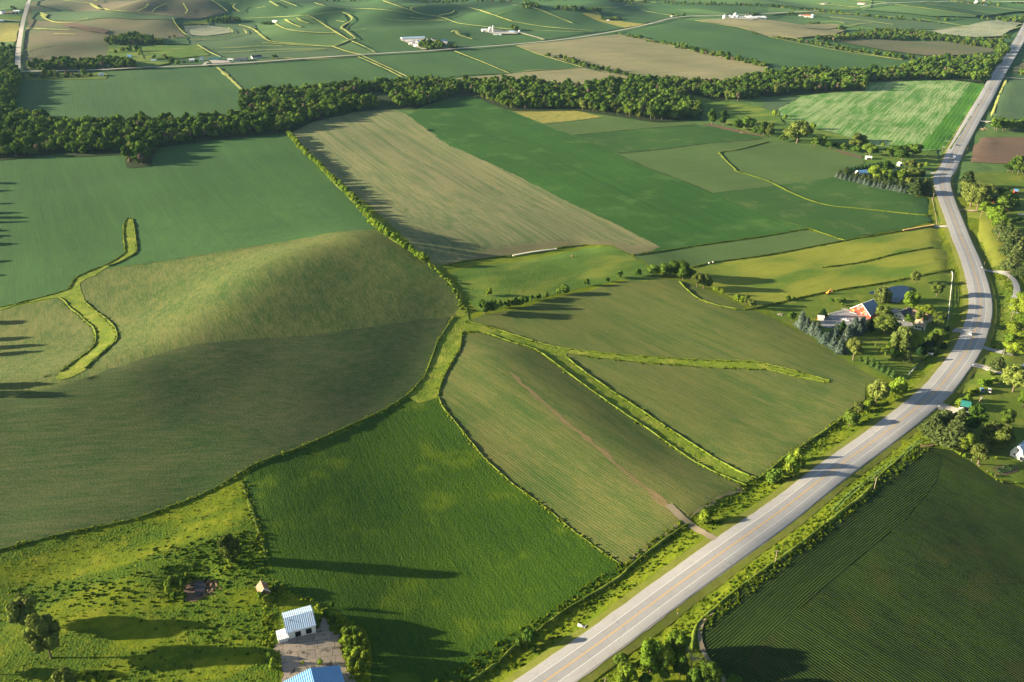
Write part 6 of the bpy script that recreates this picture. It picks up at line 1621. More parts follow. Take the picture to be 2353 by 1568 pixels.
# --- white shed with its lean-to, brown hut and the large white building at the bottom
WS, L_ = house("metal_shed", "white metal shed with weathered roof tinted sky blue beside the cracked concrete yard", "shed", (662, 1471), (727, 1455), 11.0, 3.4, 5.6, W_METAL, R_PALE,
               doors=[('f', -0.13, 0, 2.2, 2.5), ('f', 0.25, 0, 2.2, 2.5)])
body(WS, 3.4, 4.2, 1.7, 2.1, W_METAL, R_WHITE, 'x', 'shed', (-L_ / 2 - 1.75, -4.2))
boxp("roof_patch", DARK, WS, -L_ * 0.33, -L_ * 0.29, -1.9, -1.0, 5.35, 5.38)
house("large_white_building", "large white building with two tone blue roof cut by the bottom edge", "building", (652, 1582), (782, 1548), -17.0, 3.2, 6.0, W_WHITE, R_BLUE, 'y', over=0.2, doors=[('b', 0.0, 0, 3, 2.8)])
house("small_hut", "small hut with rusty brown gable roof at the soybean field's edge", "hut", (597, 1375), (621, 1367), 4.6, 1.7, 3.9, W_BROWN, R_RUST, 'y', over=0.3, doors=[('f', 0, 0, 1.0, 1.5)], fascia=TRIM)
# --- red barn farm
A_, B_ = zm(392, 655), zm(705, 775)
house("red_barn", "bright red barn with wide gable, white trim and dark roof tinted sky blue", "barn", A_, B_, 13.0, 2.3, 8.8, W_RED, R_DKBLUE, 'y', over=0.35, fascia=TRIM,
      doors=[('f', -0.36, 0, 2.2, 2.5, ORANGE), ('f', 0.15, 2.6, 1.0, 1.7, ORANGE)],
      wins=[('f', -0.14, 3.8, 1.1, 1.7), ('f', 0.0, 6.0, 0.9, 0.9), ('f', 0.06, 1.3, 0.8, 1.0), ('f', 0.22, 4.0, 1.1, 1.4), ('f', 0.26, 1.6, 1.1, 1.4)])
FH, LF = house("farmhouse", "low farmhouse with dark grey roof between the pond and the cottage", "house", zm(1075, 742), zm(1240, 800), 12.0, 2.8, 5.4, W_WHITE, R_SHING, 'y', doors=[('f', 0.28, 0, 1.0, 2.0, TRIM)],
               wins=[('f', -0.25, 1.0, 1.6, 1.1), ('f', 0.05, 1.0, 1.4, 1.1)], chimney=(0, 2))
body(FH, 13.0, 7.5, 2.8, 5.0, W_CREAM, R_BRN, 'x', 'gable', (9.5, 6.0))
house("cottage", "white walled cottage with tan hipped roof among the shade trees", "house", zm(1388, 925), zm(1560, 955), 9.0, 3.0, 5.8, W_WHITE, R_TAN, 'x', 'hip', over=0.5,
      doors=[('f', 0.3, 0, 1.0, 2.1, DARK)], wins=[('f', -0.3, 1.0, 1.3, 1.3), ('f', -0.05, 1.0, 1.3, 1.3), ('f', 0.14, 1.0, 0.9, 1.3), ('r', 0, 1, 1.3, 1.3)], chimney=(0.5, 1.0))
house("garden_shed", "small red and white trailer shed on the dark yard", "shed", T(3, 1, [(458, 1378)])[0], T(3, 1, [(512, 1384)])[0], 3.4, 2.2, 2.5, W_WHITE, R_WHITE, 'x', doors=[('l', 0, 0.1, 2.6, 1.8, W_RED)])
# --- screened farm north of it
house("white_pen_shed", "small white open shed with two dark round openings by the soil strip", "shed", T(3, 0, [(893, 1468)])[0], T(3, 0, [(952, 1472)])[0], 5.0, 2.3, 2.9, W_WHITE, R_WHITE, 'x', 'shed', doors=[('f', -0.08, 0, 2.4, 1.9), ('f', 0.27, 0, 2.4, 1.9)])
house("small_white_shed", "small white shed with pitched roof behind the screened yard", "shed", T(3, 0, [(1208, 1532)])[0], T(3, 0, [(1240, 1530)])[0], 5.0, 2.4, 3.8, W_WHITE, R_WHITE, 'y', doors=[('f', 0, 0, 1.6, 1.9)])
house("blue_roofed_house", "low house with pale blue roof behind the spruce screen", "house", zq(412, 436), zq(520, 428), 9.0, 3.0, 5.2, W_WHITE, R_BLUE, 'x', doors=[('f', 0.2, 0, 1, 2)], wins=[('f', -0.2, 1, 1.4, 1.1)])
# --- right side
CP_, LC = house("green_roofed_shed", "open front shed with green roof beside the highway drive", "shed", T(3, 2, [(1765, 632)])[0], T(3, 2, [(1850, 640)])[0], 7.0, 2.3, 3.7, W_BROWN, R_GREEN, 'x', doors=[('f', -0.08, 0, 4.6, 2.0)])
house("gambrel_barn", "pale blue white gambrel roofed barn at the right edge beside the garden", "barn", T(3, 2, [(2222, 1052)])[0], T(3, 2, [(2335, 1108)])[0], 12.0, 2.6, 7.2, W_WHITE, R_PALE, 'y', 'gambrel', fascia=TRIM,
      wins=[('f', -0.18, 1.4, 0.9, 1.0, TRIM), ('f', 0.1, 1.4, 0.9, 1.0, TRIM), ('f', 0.02, 4.6, 0.9, 1.0, TRIM)], doors=[('f', 0.38, 0, 1.4, 2.2)])
house("red_shed", "small red shed with blue roof beside the grove right of the bend", "shed", T(3, 1, [(2262, 215)])[0], T(3, 1, [(2292, 218)])[0], 6.0, 2.6, 4.0, W_RED, R_BLUE, 'x', doors=[('f', 0, 0, 1.6, 2)])
house("right_edge_house", "house with pale blue roof behind the evergreens at the right edge", "house", T(3, 1, [(2325, 755)])[0], T(3, 1, [(2400, 762)])[0], 9.0, 3.0, 5.0, W_WHITE, R_PALE, 'x', wins=[('f', -0.3, 1, 1.2, 1.1)])
house("edge_white_shed", "white shed at the right edge beyond the pale driveway", "shed", T(3, 2, [(2322, 268)])[0], T(3, 2, [(2400, 300)])[0], 5.0, 2.6, 3.6, W_WHITE, R_WHITE, 'x', doors=[('f', -0.3, 0, 1.2, 2)])
house("grove_house", "brick red walled house hidden in the grove right of the bend", "house", T(3, 1, [(2005, 285)])[0], T(3, 1, [(2080, 300)])[0], 9.0, 3.2, 5.4, W_RED, R_BRN, 'x', wins=[('f', -0.3, 1, 1.2, 1.1), ('f', 0.2, 1, 1.2, 1.1)])
# --- livestock farm (ZA), dairy farm, bin farm and the other far farmsteads
def za(x, y): return (896.1 + x / 4.336, 34.5 + y / 4.336)
def zc(x, y): return (1637.2 + x / 4.683, 23 + y / 4.683)
def t0(x, y): return T(0, 0, [(x, y)])[0]
def t1(x, y): return T(1, 0, [(x, y)])[0]
def t2(x, y): return T(2, 0, [(x, y)])[0]
def t3(x, y): return T(3, 0, [(x, y)])[0]
FARB = [
 ("livestock_barn", "very long white livestock barn with pale blue roof", "barn", za(122, 262), za(352, 250), 15, 3.6, 6.0, W_WHITE, R_PALE, 'x', 'gable'),
 ("small_shed", "white shed just below the long livestock barn, leftmost", "shed", za(168, 280), za(232, 276), 10, 3.0, 4.6, W_WHITE, R_WHITE, 'x', 'gable'),
 ("arched_shed", "white arched shed in the middle of the livestock farm", "shed", za(236, 296), za(284, 297), 14, 1.5, 8.0, W_WHITE, R_WHITE, 'y', 'arch'),
 ("small_shed", "white shed left of the arched shed", "shed", za(184, 298), za(228, 302), 10, 3.0, 5.0, W_WHITE, R_WHITE, 'y', 'gable'),
 ("long_shed", "long low white shed below the arched shed", "shed", za(234, 318), za(284, 328), 12, 2.5, 5.5, W_WHITE, R_WHITE, 'y', 'arch'),
 ("small_shed", "grey shed behind the livestock farm trees", "shed", za(425, 262), za(475, 260), 9, 3, 4.5, W_GREY, R_SHING, 'x', 'gable'),
 ("blue_shed", "blue roofed white shed at the right of the livestock farm", "shed", za(505, 280), za(573, 276), 11, 3.5, 5.5, W_WHITE, R_BLUE, 'x', 'gable'),
 ("white_shed", "white shed at the left of the dairy farm", "shed", za(922, 172), za(976, 172), 14, 4, 6.5, W_WHITE, R_WHITE, 'x', 'gable'),
 ("dairy_barn", "tall white arched roof dairy barn beside the silo", "barn", za(983, 186), za(1030, 186), 16, 4, 13, W_WHITE, R_WHITE, 'y', 'arch'),
 ("low_shed", "long low pale shed in front of the dairy barn", "shed", za(1030, 207), za(1108, 210), 10, 3, 4.5, W_WHITE, R_PALE, 'x', 'gable'),
 ("small_shed", "tiny white shed between the white shed and dairy barn", "shed", za(955, 184), za(980, 185), 7, 2.5, 4, W_WHITE, R_WHITE, 'x', 'gable'),
 ("farm_house", "white house right of the dairy farm", "house", za(1188, 196), za(1238, 196), 10, 5, 7.5, W_WHITE, R_PALE, 'x', 'gable'),
 ("machine_shed", "large white machine shed at the middle of the bin farm", "shed", zc(398, 113), zc(490, 114), 26, 5, 8.0, W_WHITE, R_WHITE, 'x', 'gable'),
 ("machine_shed", "large white machine shed at the right of the bin farm", "shed", zc(484, 110), zc(580, 112), 26, 5, 8.5, W_WHITE, R_WHITE, 'x', 'gable'),
 ("machine_shed", "white machine shed behind the bin farm yard, left one", "shed", zc(376, 97), zc(432, 97), 18, 5, 7.5, W_WHITE, R_WHITE, 'x', 'gable'),
 ("low_shed", "pale blue shed beside the grain bins", "shed", zc(290, 98), zc(350, 98), 12, 4, 6, W_GREY, R_PALE, 'x', 'gable'),
 ("red_roofed_barn", "barn with red roof beside the white dome silo", "barn", zc(985, 84), zc(1045, 86), 12, 4, 7, W_CREAM, R_RED, 'x', 'gable'),
 ("low_shed", "grey shed left of the red roofed barn", "shed", zc(925, 72), zc(982, 74), 10, 3, 5, W_GREY, R_BRN, 'x', 'gable'),
 ("farm_house", "grey roofed house in the far farm by the windbreak", "house", t3(482, 52), t3(540, 52), 14, 5, 9, W_CREAM, R_SHING, 'x', 'gable'),
 ("farm_house", "long white house beside the far road bend", "house", t3(822, 50), t3(885, 52), 12, 4, 7, W_WHITE, R_BRN, 'x', 'gable'),
 ("farm_house", "white gabled house among the far upper right trees", "house", t3(1890, 38), t3(1925, 38), 14, 6, 13, W_WHITE, R_WHITE, 'y', 'gable'),
 ("small_shed", "tiny pale shed right of the far gabled house", "shed", t3(1970, 20), t3(1990, 20), 8, 4, 6, W_WHITE, R_RED, 'x', 'gable'),
 ("small_shed", "small white shed under the far upper right trees", "shed", t3(1985, 58), t3(2008, 58), 8, 3, 5, W_WHITE, R_WHITE, 'x', 'gable'),
 ("small_shed", "small white shed at the far right field's edge", "shed", t3(2140, 80), t3(2156, 80), 8, 3, 5, W_WHITE, R_WHITE, 'x', 'gable'),
 ("white_shed", "white shed at the right end of the roadside hamlet", "shed", t0(902, 716), t0(948, 714), 13, 4.2, 7.0, W_WHITE, R_WHITE, 'y', 'gable'),
 ("roadside_house", "white house with blue grey roof under the hamlet trees", "house", t0(472, 704), t0(530, 704), 10, 3.2, 5.8, W_WHITE, R_PALE, 'x', 'gable'),
 ("roadside_house", "grey house at the left end of the hamlet", "house", t0(298, 708), t0(345, 708), 10, 3.2, 5.6, W_GREY, R_SHING, 'x', 'gable'),
 ("small_shed", "teal roofed shed below the grey hamlet house", "shed", t0(305, 728), t0(330, 728), 6, 2.5, 3.5, W_GREY, R_GREEN, 'x', 'gable'),
 ("roadside_house", "grey roofed house near the hamlet's right end", "house", t0(722, 690), t0(790, 688), 10, 3.2, 6.0, W_CREAM, R_SHING, 'x', 'gable'),
 ("white_house", "two storey white house above the section road", "house", t0(946, 634), t0(1008, 630), 9, 5.5, 8.0, W_WHITE, R_SHING, 'x', 'gable'),
 ("brown_roofed_house", "large brown roofed house in front of the upland woodlot", "house", t0(1165, 424), t0(1248, 422), 14, 5, 11, W_BROWN, R_BRN, 'x', 'gable'),
 ("blue_roofed_cabin", "small blue roofed house below the upland house", "house", t0(1168, 540), t0(1208, 540), 9, 3.2, 6, W_WHITE, R_BLUE, 'x', 'gable'),
 ("low_shed", "long low grey shed in the lawn above the section road", "shed", t0(1390, 573), t0(1440, 571), 5, 2.6, 3.4, W_GREY, R_PALE, 'x', 'shed'),
 ("small_shed", "small white house among trees left of the green roofed shed", "house", t0(1742, 572), t0(1790, 570), 8, 3.2, 5.4, W_WHITE, R_WHITE, 'x', 'gable'),
 ("tall_white_house", "narrow white house beside the farm lane", "house", t0(1836, 568), t0(1860, 568), 9, 5.5, 8, W_WHITE, R_WHITE, 'y', 'gable'),
 ("green_roofed_barn", "long barn with green roof beside the farm lane", "barn", t0(1925, 568), t0(2040, 563), 12, 3.6, 6.0, W_BROWN, R_GREEN, 'x', 'gable'),
 ("grey_machine_shed", "large grey blue machine shed beside the section road", "shed", t0(2165, 572), t0(2262, 570), 17, 4.5, 6.6, W_GREY, R_SHING, 'x', 'gable'),
 ("small_shed", "low white shed left of the grey machine shed", "shed", t0(2092, 566), t0(2138, 566), 8, 3, 4.5, W_WHITE, R_WHITE, 'x', 'gable'),
 ("roadside_house", "white walled house with grey gabled roof at the road's bend", "house", t0(2322, 548), t0(2410, 540), 11, 3.4, 6.4, W_WHITE, R_SHING, 'x', 'gable'),
 ("white_barn", "small white barn at the far upper left farm", "barn", t0(0, 136), t0(22, 136), 12, 4, 8, W_WHITE, R_WHITE, 'y', 'gable'),
 ("low_barn", "long reddish brown barn at the far upper left farm", "barn", t0(45, 138), t0(115, 136), 12, 3.5, 5.5, W_BROWN, R_BRN, 'x', 'gable'),
 ("white_shed", "white roofed shed at the far upper left farm", "shed", t0(122, 124), t0(178, 124), 16, 4, 6, W_WHITE, R_WHITE, 'x', 'gable'),
 ("small_shed", "grey shed at the left edge below the far farm", "shed", t0(0, 208), t0(35, 208), 12, 3.5, 5.5, W_GREY, R_PALE, 'x', 'gable'),
 ("meadow_house", "red roofed house in the dry meadow trees", "house", t2(940, 188), t2(985, 190), 10, 3.5, 6, W_WHITE, R_RED, 'x', 'gable'),
 ("small_shed", "white shed left of the dry meadow house", "shed", t2(870, 205), t2(895, 205), 8, 3, 5, W_WHITE, R_WHITE, 'x', 'gable'),
 ("small_shed", "tiny white roof shed beside the pale hillside trees", "shed", t1(150, 212), t1(185, 212), 10, 3, 4.5, W_WHITE, R_WHITE, 'x', 'gable'),
 ("small_shed", "small white shed by the section road's upper bend", "shed", t2(1455, 165), t2(1470, 165), 8, 3, 5, W_WHITE, R_WHITE, 'x', 'gable'),
 ("low_barn", "long pale barn at the very top left beyond the uplands", "barn", t0(340, 6), t0(450, 6), 18, 4, 7, W_WHITE, R_PALE, 'x', 'gable'),
]
for t in FARB:
    nm, lb, ct, A, B, W, ev, rd, wl, rf, ax, st = t
    hs = []
    if ct == "house": wn_ = [('f', -0.25, 1.1, 1.3, 1.3), ('f', 0.2, 1.1, 1.3, 1.3)]; dr = [('f', 0.0, 0, 1.1, 2.1)]
    else: wn_ = []; dr = [('f', 0.1, 0, 3.2, min(2.9, ev - 0.4)), ('l', 0.0, 0, 3.0, min(2.8, ev - 0.4))]
    if st in ('arch',) and ev < 2.0: dr = []
    house(nm, lb, ct, A, B, W, ev, rd, wl, rf, ax, st, dr, wn_)

def cyl_bm(r0, r1, z0, z1, k=20, cap=True):
    bm = bmesh.new()
    a = [bm.verts.new((r0 * math.cos(t), r0 * math.sin(t), z0)) for t in [2 * math.pi * i / k for i in range(k)]]
    if r1 > 0.01:
        b = [bm.verts.new((r1 * math.cos(t), r1 * math.sin(t), z1)) for t in [2 * math.pi * i / k for i in range(k)]]
        for i in range(k): bm.faces.new((a[i], a[(i + 1) % k], b[(i + 1) % k], b[i]))
        if cap: bm.faces.new(b)
    else:
        c = bm.verts.new((0, 0, z1))
        for i in range(k): bm.faces.new((a[i], a[(i + 1) % k], c))
    if cap: bm.faces.new(a[::-1])
    return bm

def grain_bin(p, R, h_, label, roof=None, group=None):
    r = thing("grain_bin", label, "grain bin", at1(*p), 0.4, group)
    part("wall", cyl_bm(R, R, -0.5, h_), BIN, r, False)
    rf = part("roof", cyl_bm(R * 1.04, R * 0.12, h_ + 0.01, h_ + R * 0.55), roof or BIN, r, False)
    part("cap", cyl_bm(R * 0.16, R * 0.16, h_ + R * 0.55, h_ + R * 0.62), BIN, rf)
    boxp("hatch", W_GREY, r, -0.5, 0.5, -R - 0.12, -R + 0.3, 0.3, 2.2)
    return r
for i, (x, y, w, hh) in enumerate([(128, 105, 44, 9.5), (186, 103, 36, 9.0), (220, 107, 38, 8.5), (243, 92, 42, 11.5), (268, 103, 34, 8)]):
    grain_bin(zc(x, y), w / 4.683 / 2 / ppm(zc(x, y)[1]), hh, "silver grain bin at the bin farm, %s from left" % ordinal(i + 1), None, "silver grain bins at the bin farm")
grain_bin(zc(1075, 88), 4.6, 7.5, "white round silo with dome beside the red roofed barn", R_WHITE)
grain_bin(za(1291, 188), 3.6, 6.5, "single silver bin right of the dairy farm")
s_ = thing("silo", "tall tan concrete silo beside the arched dairy barn", "silo", at1(*za(1030, 187)), 0)
part("shaft", cyl_bm(2.6, 2.6, -0.5, 17), CONCR, s_); part("cap", cyl_bm(2.7, 0.4, 17, 18.6), BIN, s_)

# ------------------------------------------------------------------ vehicles
PW = plain("white_car_paint", (0.75, 0.76, 0.78), 0.3, 0.6, var=0.01); PR = plain("red_car_paint", (0.45, 0.03, 0.03), 0.3, 0.6, var=0.01)
PK = plain("dark_car_paint", (0.03, 0.035, 0.04), 0.3, 0.6, var=0.01); PB = plain("blue_pickup_paint", (0.10, 0.28, 0.50), 0.3, 0.6, var=0.02); PG = plain("grey_car_paint", (0.3, 0.32, 0.34), 0.3, 0.6, var=0.01)
TYRE = plain("tyre_rubber", (0.02, 0.02, 0.02), 0.9); RIM = plain("wheel_rim", (0.45, 0.45, 0.47), 0.4, 0.6); LAMP = plain("lamp_glass", (0.8, 0.8, 0.75), 0.2, 0.6); TAIL = plain("tail_lamp", (0.5, 0.02, 0.02), 0.3, 0.6)
RUST = plain("rusty_load_bed", (0.14, 0.07, 0.045), 0.9, var=0.2)

def wheels(r, xs, hw, rad=0.34):
    for x in xs:
        for s in (-1, 1):
            bm = bmesh.new(); bmesh.ops.create_cone(bm, cap_ends=True, segments=16, radius1=rad, radius2=rad, depth=0.24)
            bmesh.ops.rotate(bm, verts=bm.verts, matrix=Matrix.Rotation(math.pi / 2, 3, 'X')); bmesh.ops.translate(bm, verts=bm.verts, vec=(x, s * hw, rad))
            w = part("wheel", bm, TYRE, r)
            bm = bmesh.new(); bmesh.ops.create_cone(bm, cap_ends=True, segments=12, radius1=rad * .55, radius2=rad * .55, depth=0.28)
            bmesh.ops.rotate(bm, verts=bm.verts, matrix=Matrix.Rotation(math.pi / 2, 3, 'X')); bmesh.ops.translate(bm, verts=bm.verts, vec=(x, s * hw, rad))
            part("rim", bm, RIM, w)

def loft(secs, mat, name, par):
    """secs: (x, half width bottom, half width top, z0, z1) cross sections"""
    bm = bmesh.new(); R_ = []
    for x, wb, wt, z0, z1 in secs:
        R_.append([bm.verts.new(c) for c in ((x, -wb, z0), (x, wb, z0), (x, wb * 1.0, z0 + (z1 - z0) * .55), (x, wt, z1), (x, -wt, z1), (x, -wb, z0 + (z1 - z0) * .55))])
    for a, b in zip(R_, R_[1:]):
        for i in range(6): bm.faces.new((a[i], a[(i + 1) % 6], b[(i + 1) % 6], b[i]))
    bm.faces.new(R_[0]); bm.faces.new(R_[-1][::-1])
    o = part(name, bm, mat, par, True)
    m = o.modifiers.new("b", 'BEVEL'); m.width = 0.06; m.segments = 2
    return o

def vehicle(kindn, label, p, ang, paint, group=None, z=0.0):
    q = at1(*p) if not isinstance(p, Vector) else p
    q = q.copy(); q.z += z
    r = thing({"car": "car", "pickup": "pickup_truck", "truck": "box_truck"}[kindn], label, {"car": "car", "pickup": "pickup truck", "truck": "truck"}[kindn], q, ang, group)
    if kindn == "car":
        loft([(-2.25, .78, .7, .35, .75), (-2.1, .9, .82, .28, .95), (-1.2, .92, .84, .25, 1.0), (1.0, .92, .84, .25, .95), (2.0, .9, .78, .28, .82), (2.25, .75, .65, .35, .65)], paint, "body", r)
        loft([(-1.75, .8, .72, .9, .98), (-1.1, .82, .66, .9, 1.42), (0.25, .82, .66, .9, 1.44), (1.05, .8, .72, .9, .96)], GLASS, "windows", r)
        loft([(-1.08, .63, .6, 1.38, 1.5), (0.2, .63, .6, 1.38, 1.5)], paint, "roof", r)
        wheels(r, (-1.4, 1.4), .84)
    elif kindn == "pickup":
        loft([(-2.7, .9, .85, .45, 1.0), (0.0, .94, .9, .4, 1.05), (1.9, .94, .85, .4, 1.05), (2.7, .85, .75, .45, .9)], paint, "body", r)
        loft([(-.55, .85, .7, 1.0, 1.62), (.7, .85, .68, 1.0, 1.64), (1.35, .85, .75, 1.0, 1.08)], GLASS, "windows", r)
        loft([(-.55, .68, .64, 1.6, 1.72), (.65, .68, .64, 1.6, 1.72)], paint, "roof", r)
        boxp("load_bed", RUST, r, -2.55, -.7, -.78, .78, .95, 1.09)
        wheels(r, (-1.7, 1.8), .86, .38)
    else:
        loft([(1.6, 1.05, 1.0, .5, 1.5), (2.2, 1.1, 1.0, .45, 2.3), (3.0, 1.1, .95, .45, 2.2), (3.6, 1.0, .9, .45, 1.3)], paint, "cab", r)
        boxp("windscreen", GLASS, r, 3.02, 3.35, -.85, .85, 1.35, 1.95)
        boxp("cargo_box", PW, r, -5.2, 1.5, -1.22, 1.22, .95, 3.3)
        boxp("chassis", PK, r, -5.0, 3.4, -.5, .5, .5, .93)
        wheels(r, (-3.8, 2.7), 1.0, .45)
    x = 3.55 if kindn == "truck" else 2.7 if kindn == "pickup" else 2.2
    for s in (-1, 1):
        boxp("headlight", LAMP, r, x - .05, x + .07, s * .62 - .15, s * .62 + .15, .6, .76)
        xb = -5.2 if kindn == "truck" else -2.7 if kindn == "pickup" else -2.22
        boxp("tail_light", TAIL, r, xb - .06, xb + .04, s * .7 - .1, s * .7 + .1, .7, .88)
    return r

def road_dir(p):
    q = at1(*p); d = np.hypot(HC[:, 0] - q.x, HC[:, 1] - q.y); i = int(d.argmin()); i = min(max(i, 1), len(HC) - 2)
    t = HC[i + 1] - HC[i - 1]; return math.atan2(t[1], t[0]), HC[i], np.array([-t[1], t[0]]) / np.hypot(*t)
def on_road(p, side, kindn, label, paint):
    a, c, n = road_dir(p); q = at1(*p); c = np.array([q.x, q.y]) * 0 + c + n * side
    rr = math.hypot(*c)
    v = Vector((c[0], c[1], float(H(c[0], c[1])[0]) + lift(6, rr) + 0.02))
    return vehicle(kindn, label, v, a + (math.pi if side > 0 else 0), paint)
on_road(T(3, 1, [(1878, 1512)])[0], 1.9, "car", "white car in the left lane of the highway bend", PW)
on_road(T(3, 0, [(1700, 1470)])[0], -1.9, "truck", "white box truck on the highway beyond the bend", PW)
on_road(T(3, 0, [(1743, 1345)])[0], 2.0, "car", "dark car on the highway beyond the white box truck", PK)
on_road(T(3, 0, [(2147, 662)])[0], 2.2, "car", "red car far up the highway beside the woodland", PR)
on_road(T(3, 0, [(2057, 842)])[0], 2.2, "car", "dark grey car on the highway beside the raked hay field", PG)
vehicle("car", "tiny dark car on the left gravel road", T(0, 0, [(176, 500)])[0], math.radians(115), PG, z=3.5)
vehicle("pickup", "blue pickup parked on the shaded lawn behind the shrubs", T(3, 2, [(1970, 462)])[0], math.radians(70), PB, z=.1)
vehicle("pickup", "white pickup with rusty brown load bed on the shaded lawn", T(3, 2, [(2037, 464)])[0], math.radians(60), PW, z=.1)
vehicle("car", "grey car parked on the dark yard near the white rail fence", zm(68, 775), math.radians(-20), PG, z=.3)
vehicle("car", "white car parked on the dark yard beside the spruces", zm(332, 800), math.radians(-25), PW, z=.3)
vehicle("pickup", "grey pickup parked against the red barn's front", zm(448, 690), math.radians(-40), PG, z=.3)
vehicle("car", "dark car parked at the homestead right of the grove", T(3, 1, [(2287, 255)])[0], 0.2, PK, z=.1)
vehicle("pickup", "red pickup on the lawn below the homestead trees", T(3, 1, [(2190, 378)])[0], 0.1, PR, z=.1)
vehicle("car", "white car on the lawn at the right edge", T(3, 1, [(2325, 410)])[0], -0.5, PW, z=.1)
vehicle("car", "white car parked under the green roofed shed", T(3, 2, [(1790, 640)])[0], math.radians(-80), PW, z=.1)

# ------------------------------------------------------------------ bales
BALE_A = plain("white_wrapped_hay", (0.55, 0.53, 0.46), 0.8, var=0.12, scale=2); BALE_B = plain("golden_hay", (0.42, 0.28, 0.12), 0.95, var=0.2, scale=3, bumpd=0.05)
def bale_mesh(name, mat, R=0.85, Ln=1.5):
    bm = bmesh.new(); bmesh.ops.create_cone(bm, cap_ends=True, segments=20, radius1=R, radius2=R, depth=Ln)
    bmesh.ops.rotate(bm, verts=bm.verts, matrix=Matrix.Rotation(math.pi / 2, 3, 'Y')); bmesh.ops.bevel(bm, geom=[e for e in bm.edges if len(e.link_faces) == 2 and e.calc_face_angle(0) > 1.2], offset=0.12, segments=2, affect='EDGES')
    bmesh.ops.translate(bm, verts=bm.verts, vec=(0, 0, R - 0.03))
    me = bpy.data.meshes.new(name); bm.to_mesh(me); bm.free(); me.materials.append(mat); return me
BM_A = bale_mesh("round_bale", BALE_A); BM_B = bale_mesh("round_bale", BALE_B)
def bale(me, p, ang, label, group=None):
    o = link("hay_bale", me); o.location = at1(*p) + Vector((0, 0, 0.25)); o.rotation_euler = (0, 0, ang); o.scale = (0.8, 0.8, 0.8)
    return tag(o, label, "hay bale", group)
for i in range(22):
    t = i / 21
    p = T(2, 1, [(15 + 392 * t, 792 - 58 * t - 6 * math.sin(t * 3))])[0]
    bale(BM_A, p, math.radians(115) + rnd.uniform(-.1, .1), "pale round bale in the line above the meadow bank, %s from left" % ordinal(i + 1), "line of pale bales above the meadow bank")
for i in range(20):
    t = i / 19
    p = T(3, 1, [(1248 + 275 * t, 558 - 48 * t)])[0]
    bale(BM_B, p, math.radians(118) + rnd.uniform(-.1, .1), "golden round bale in the line by the highway gate, %s from left" % ordinal(i + 1), "line of golden bales by the highway gate")
bale(BM_B, T(2, 1, [(553, 797)])[0], math.radians(10), "single brown bale lying alone in the centre meadow")
bale(BM_A, T(2, 1, [(1813, 862)])[0], math.radians(100), "pale bale by the copse, left of the pair")
bale(BM_A, T(2, 1, [(1848, 854)])[0], math.radians(100), "pale bale by the copse, right of the pair")

# ------------------------------------------------------------------ poles, signs, fences, small things
WOODP = plain("weathered_pole_wood", (0.34, 0.27, 0.20), 0.9, var=0.15); SIGNY = plain("yellow_sign_face", (0.85, 0.50, 0.02), 0.5, 0.4, var=0.02); STEEL = plain("galvanised_post", (0.45, 0.45, 0.45), 0.5, 0.5, var=0.05)
def pole(p, topy, label, group="utility poles along the highway", lean=0.0):
    q = at1(*p); dx, dy, dz = ray(p[0], topy); t = q.y / float(dy); h_ = max(6.5, min(13.0, CAM_H + float(dz) * t - q.z))
    a = rnd.uniform(-.3, .3)
    r = thing("utility_pole", label, "utility pole", q, a, group); r.rotation_euler = (0, lean, a)
    part("pole", cyl_bm(0.17, 0.11, -0.6, h_, 10), WOODP, r, True)
    cr = boxp("crossarm", WOODP, r, -1.2, 1.2, -.16, -.05, h_ - .75, h_ - .6)
    for x in (-1.1, -.4, .4, 1.1):
        bm = cyl_bm(.06, .04, h_ - .6, h_ - .4, 8); bmesh.ops.translate(bm, verts=bm.verts, vec=(x, -.1, 0)); part("insulator", bm, W_GREY, cr)
    return r, h_
PL = [((3, 1), (1512, 275), 205, "utility pole beside the field corner at the highway bend"), ((3, 1), (2110, 650), 570, "utility pole in front of the evergreen line, upper one"), ((3, 1), (2180, 890), 808, "utility pole in front of the evergreen line, lower one"),
      ((3, 1), (1950, 440), 370, "utility pole beside the olive grove track"), ((3, 1), (2230, 1385), 1300, "utility pole below the end of the curved driveway"), ((3, 1), (2203, 1012), 948, "short pole in the loop of the curved driveway"),
      ((3, 2), (2155, 158), 95, "utility pole beside the dense dark conifer"), ((3, 2), (1573, 925), 795, "utility pole in the pine grove below the green roofed shed"), ((3, 2), (975, 1368), 1250, "utility pole on the verge at the corn field corner"),
      ((3, 3), (65, 475), 355, "utility pole on the verge beside the corn headland"), ((3, 0), (1490, 1487), 1430, "bare pole left of the highway before the bend"), ((2, 3), (850, 1640), 1540, "utility pole cut by the bottom edge beside the grove"),
      ((0, 0), (1045, 648), 615, "utility pole beside the white two storey house"), ((1, 0), (295, 582), 542, "utility pole on the section road near the grey roofed house"), ((1, 0), (1790, 482), 455, "utility pole at the livestock farm lane"),
      ((3, 0), (1078, 52), 32, "far utility pole by the upper right road, left"), ((3, 0), (1132, 58), 38, "far utility pole at the upper right road bend"), ((3, 0), (1221, 56), 38, "far utility pole right of the road bend"), ((3, 0), (1598, 1405), 1340, "thin pole on the verge above the bend")]
for (c, r_), (x, y), ty, lb in PL:
    pole(T(c, r_, [(x, y)])[0], T(c, r_, [(x, ty)])[0][1], lb)
tp, th_ = pole(T(3, 2, [(1925, 592)])[0], T(3, 2, [(1945, 525)])[0][1], "leaning utility pole with grey transformer behind the green roofed shed", None, 0.16)
bm = cyl_bm(.3, .3, th_ - 2.2, th_ - 1.2, 12); bmesh.ops.translate(bm, verts=bm.verts, vec=(.42, 0, 0)); part("transformer", bm, W_GREY, tp)

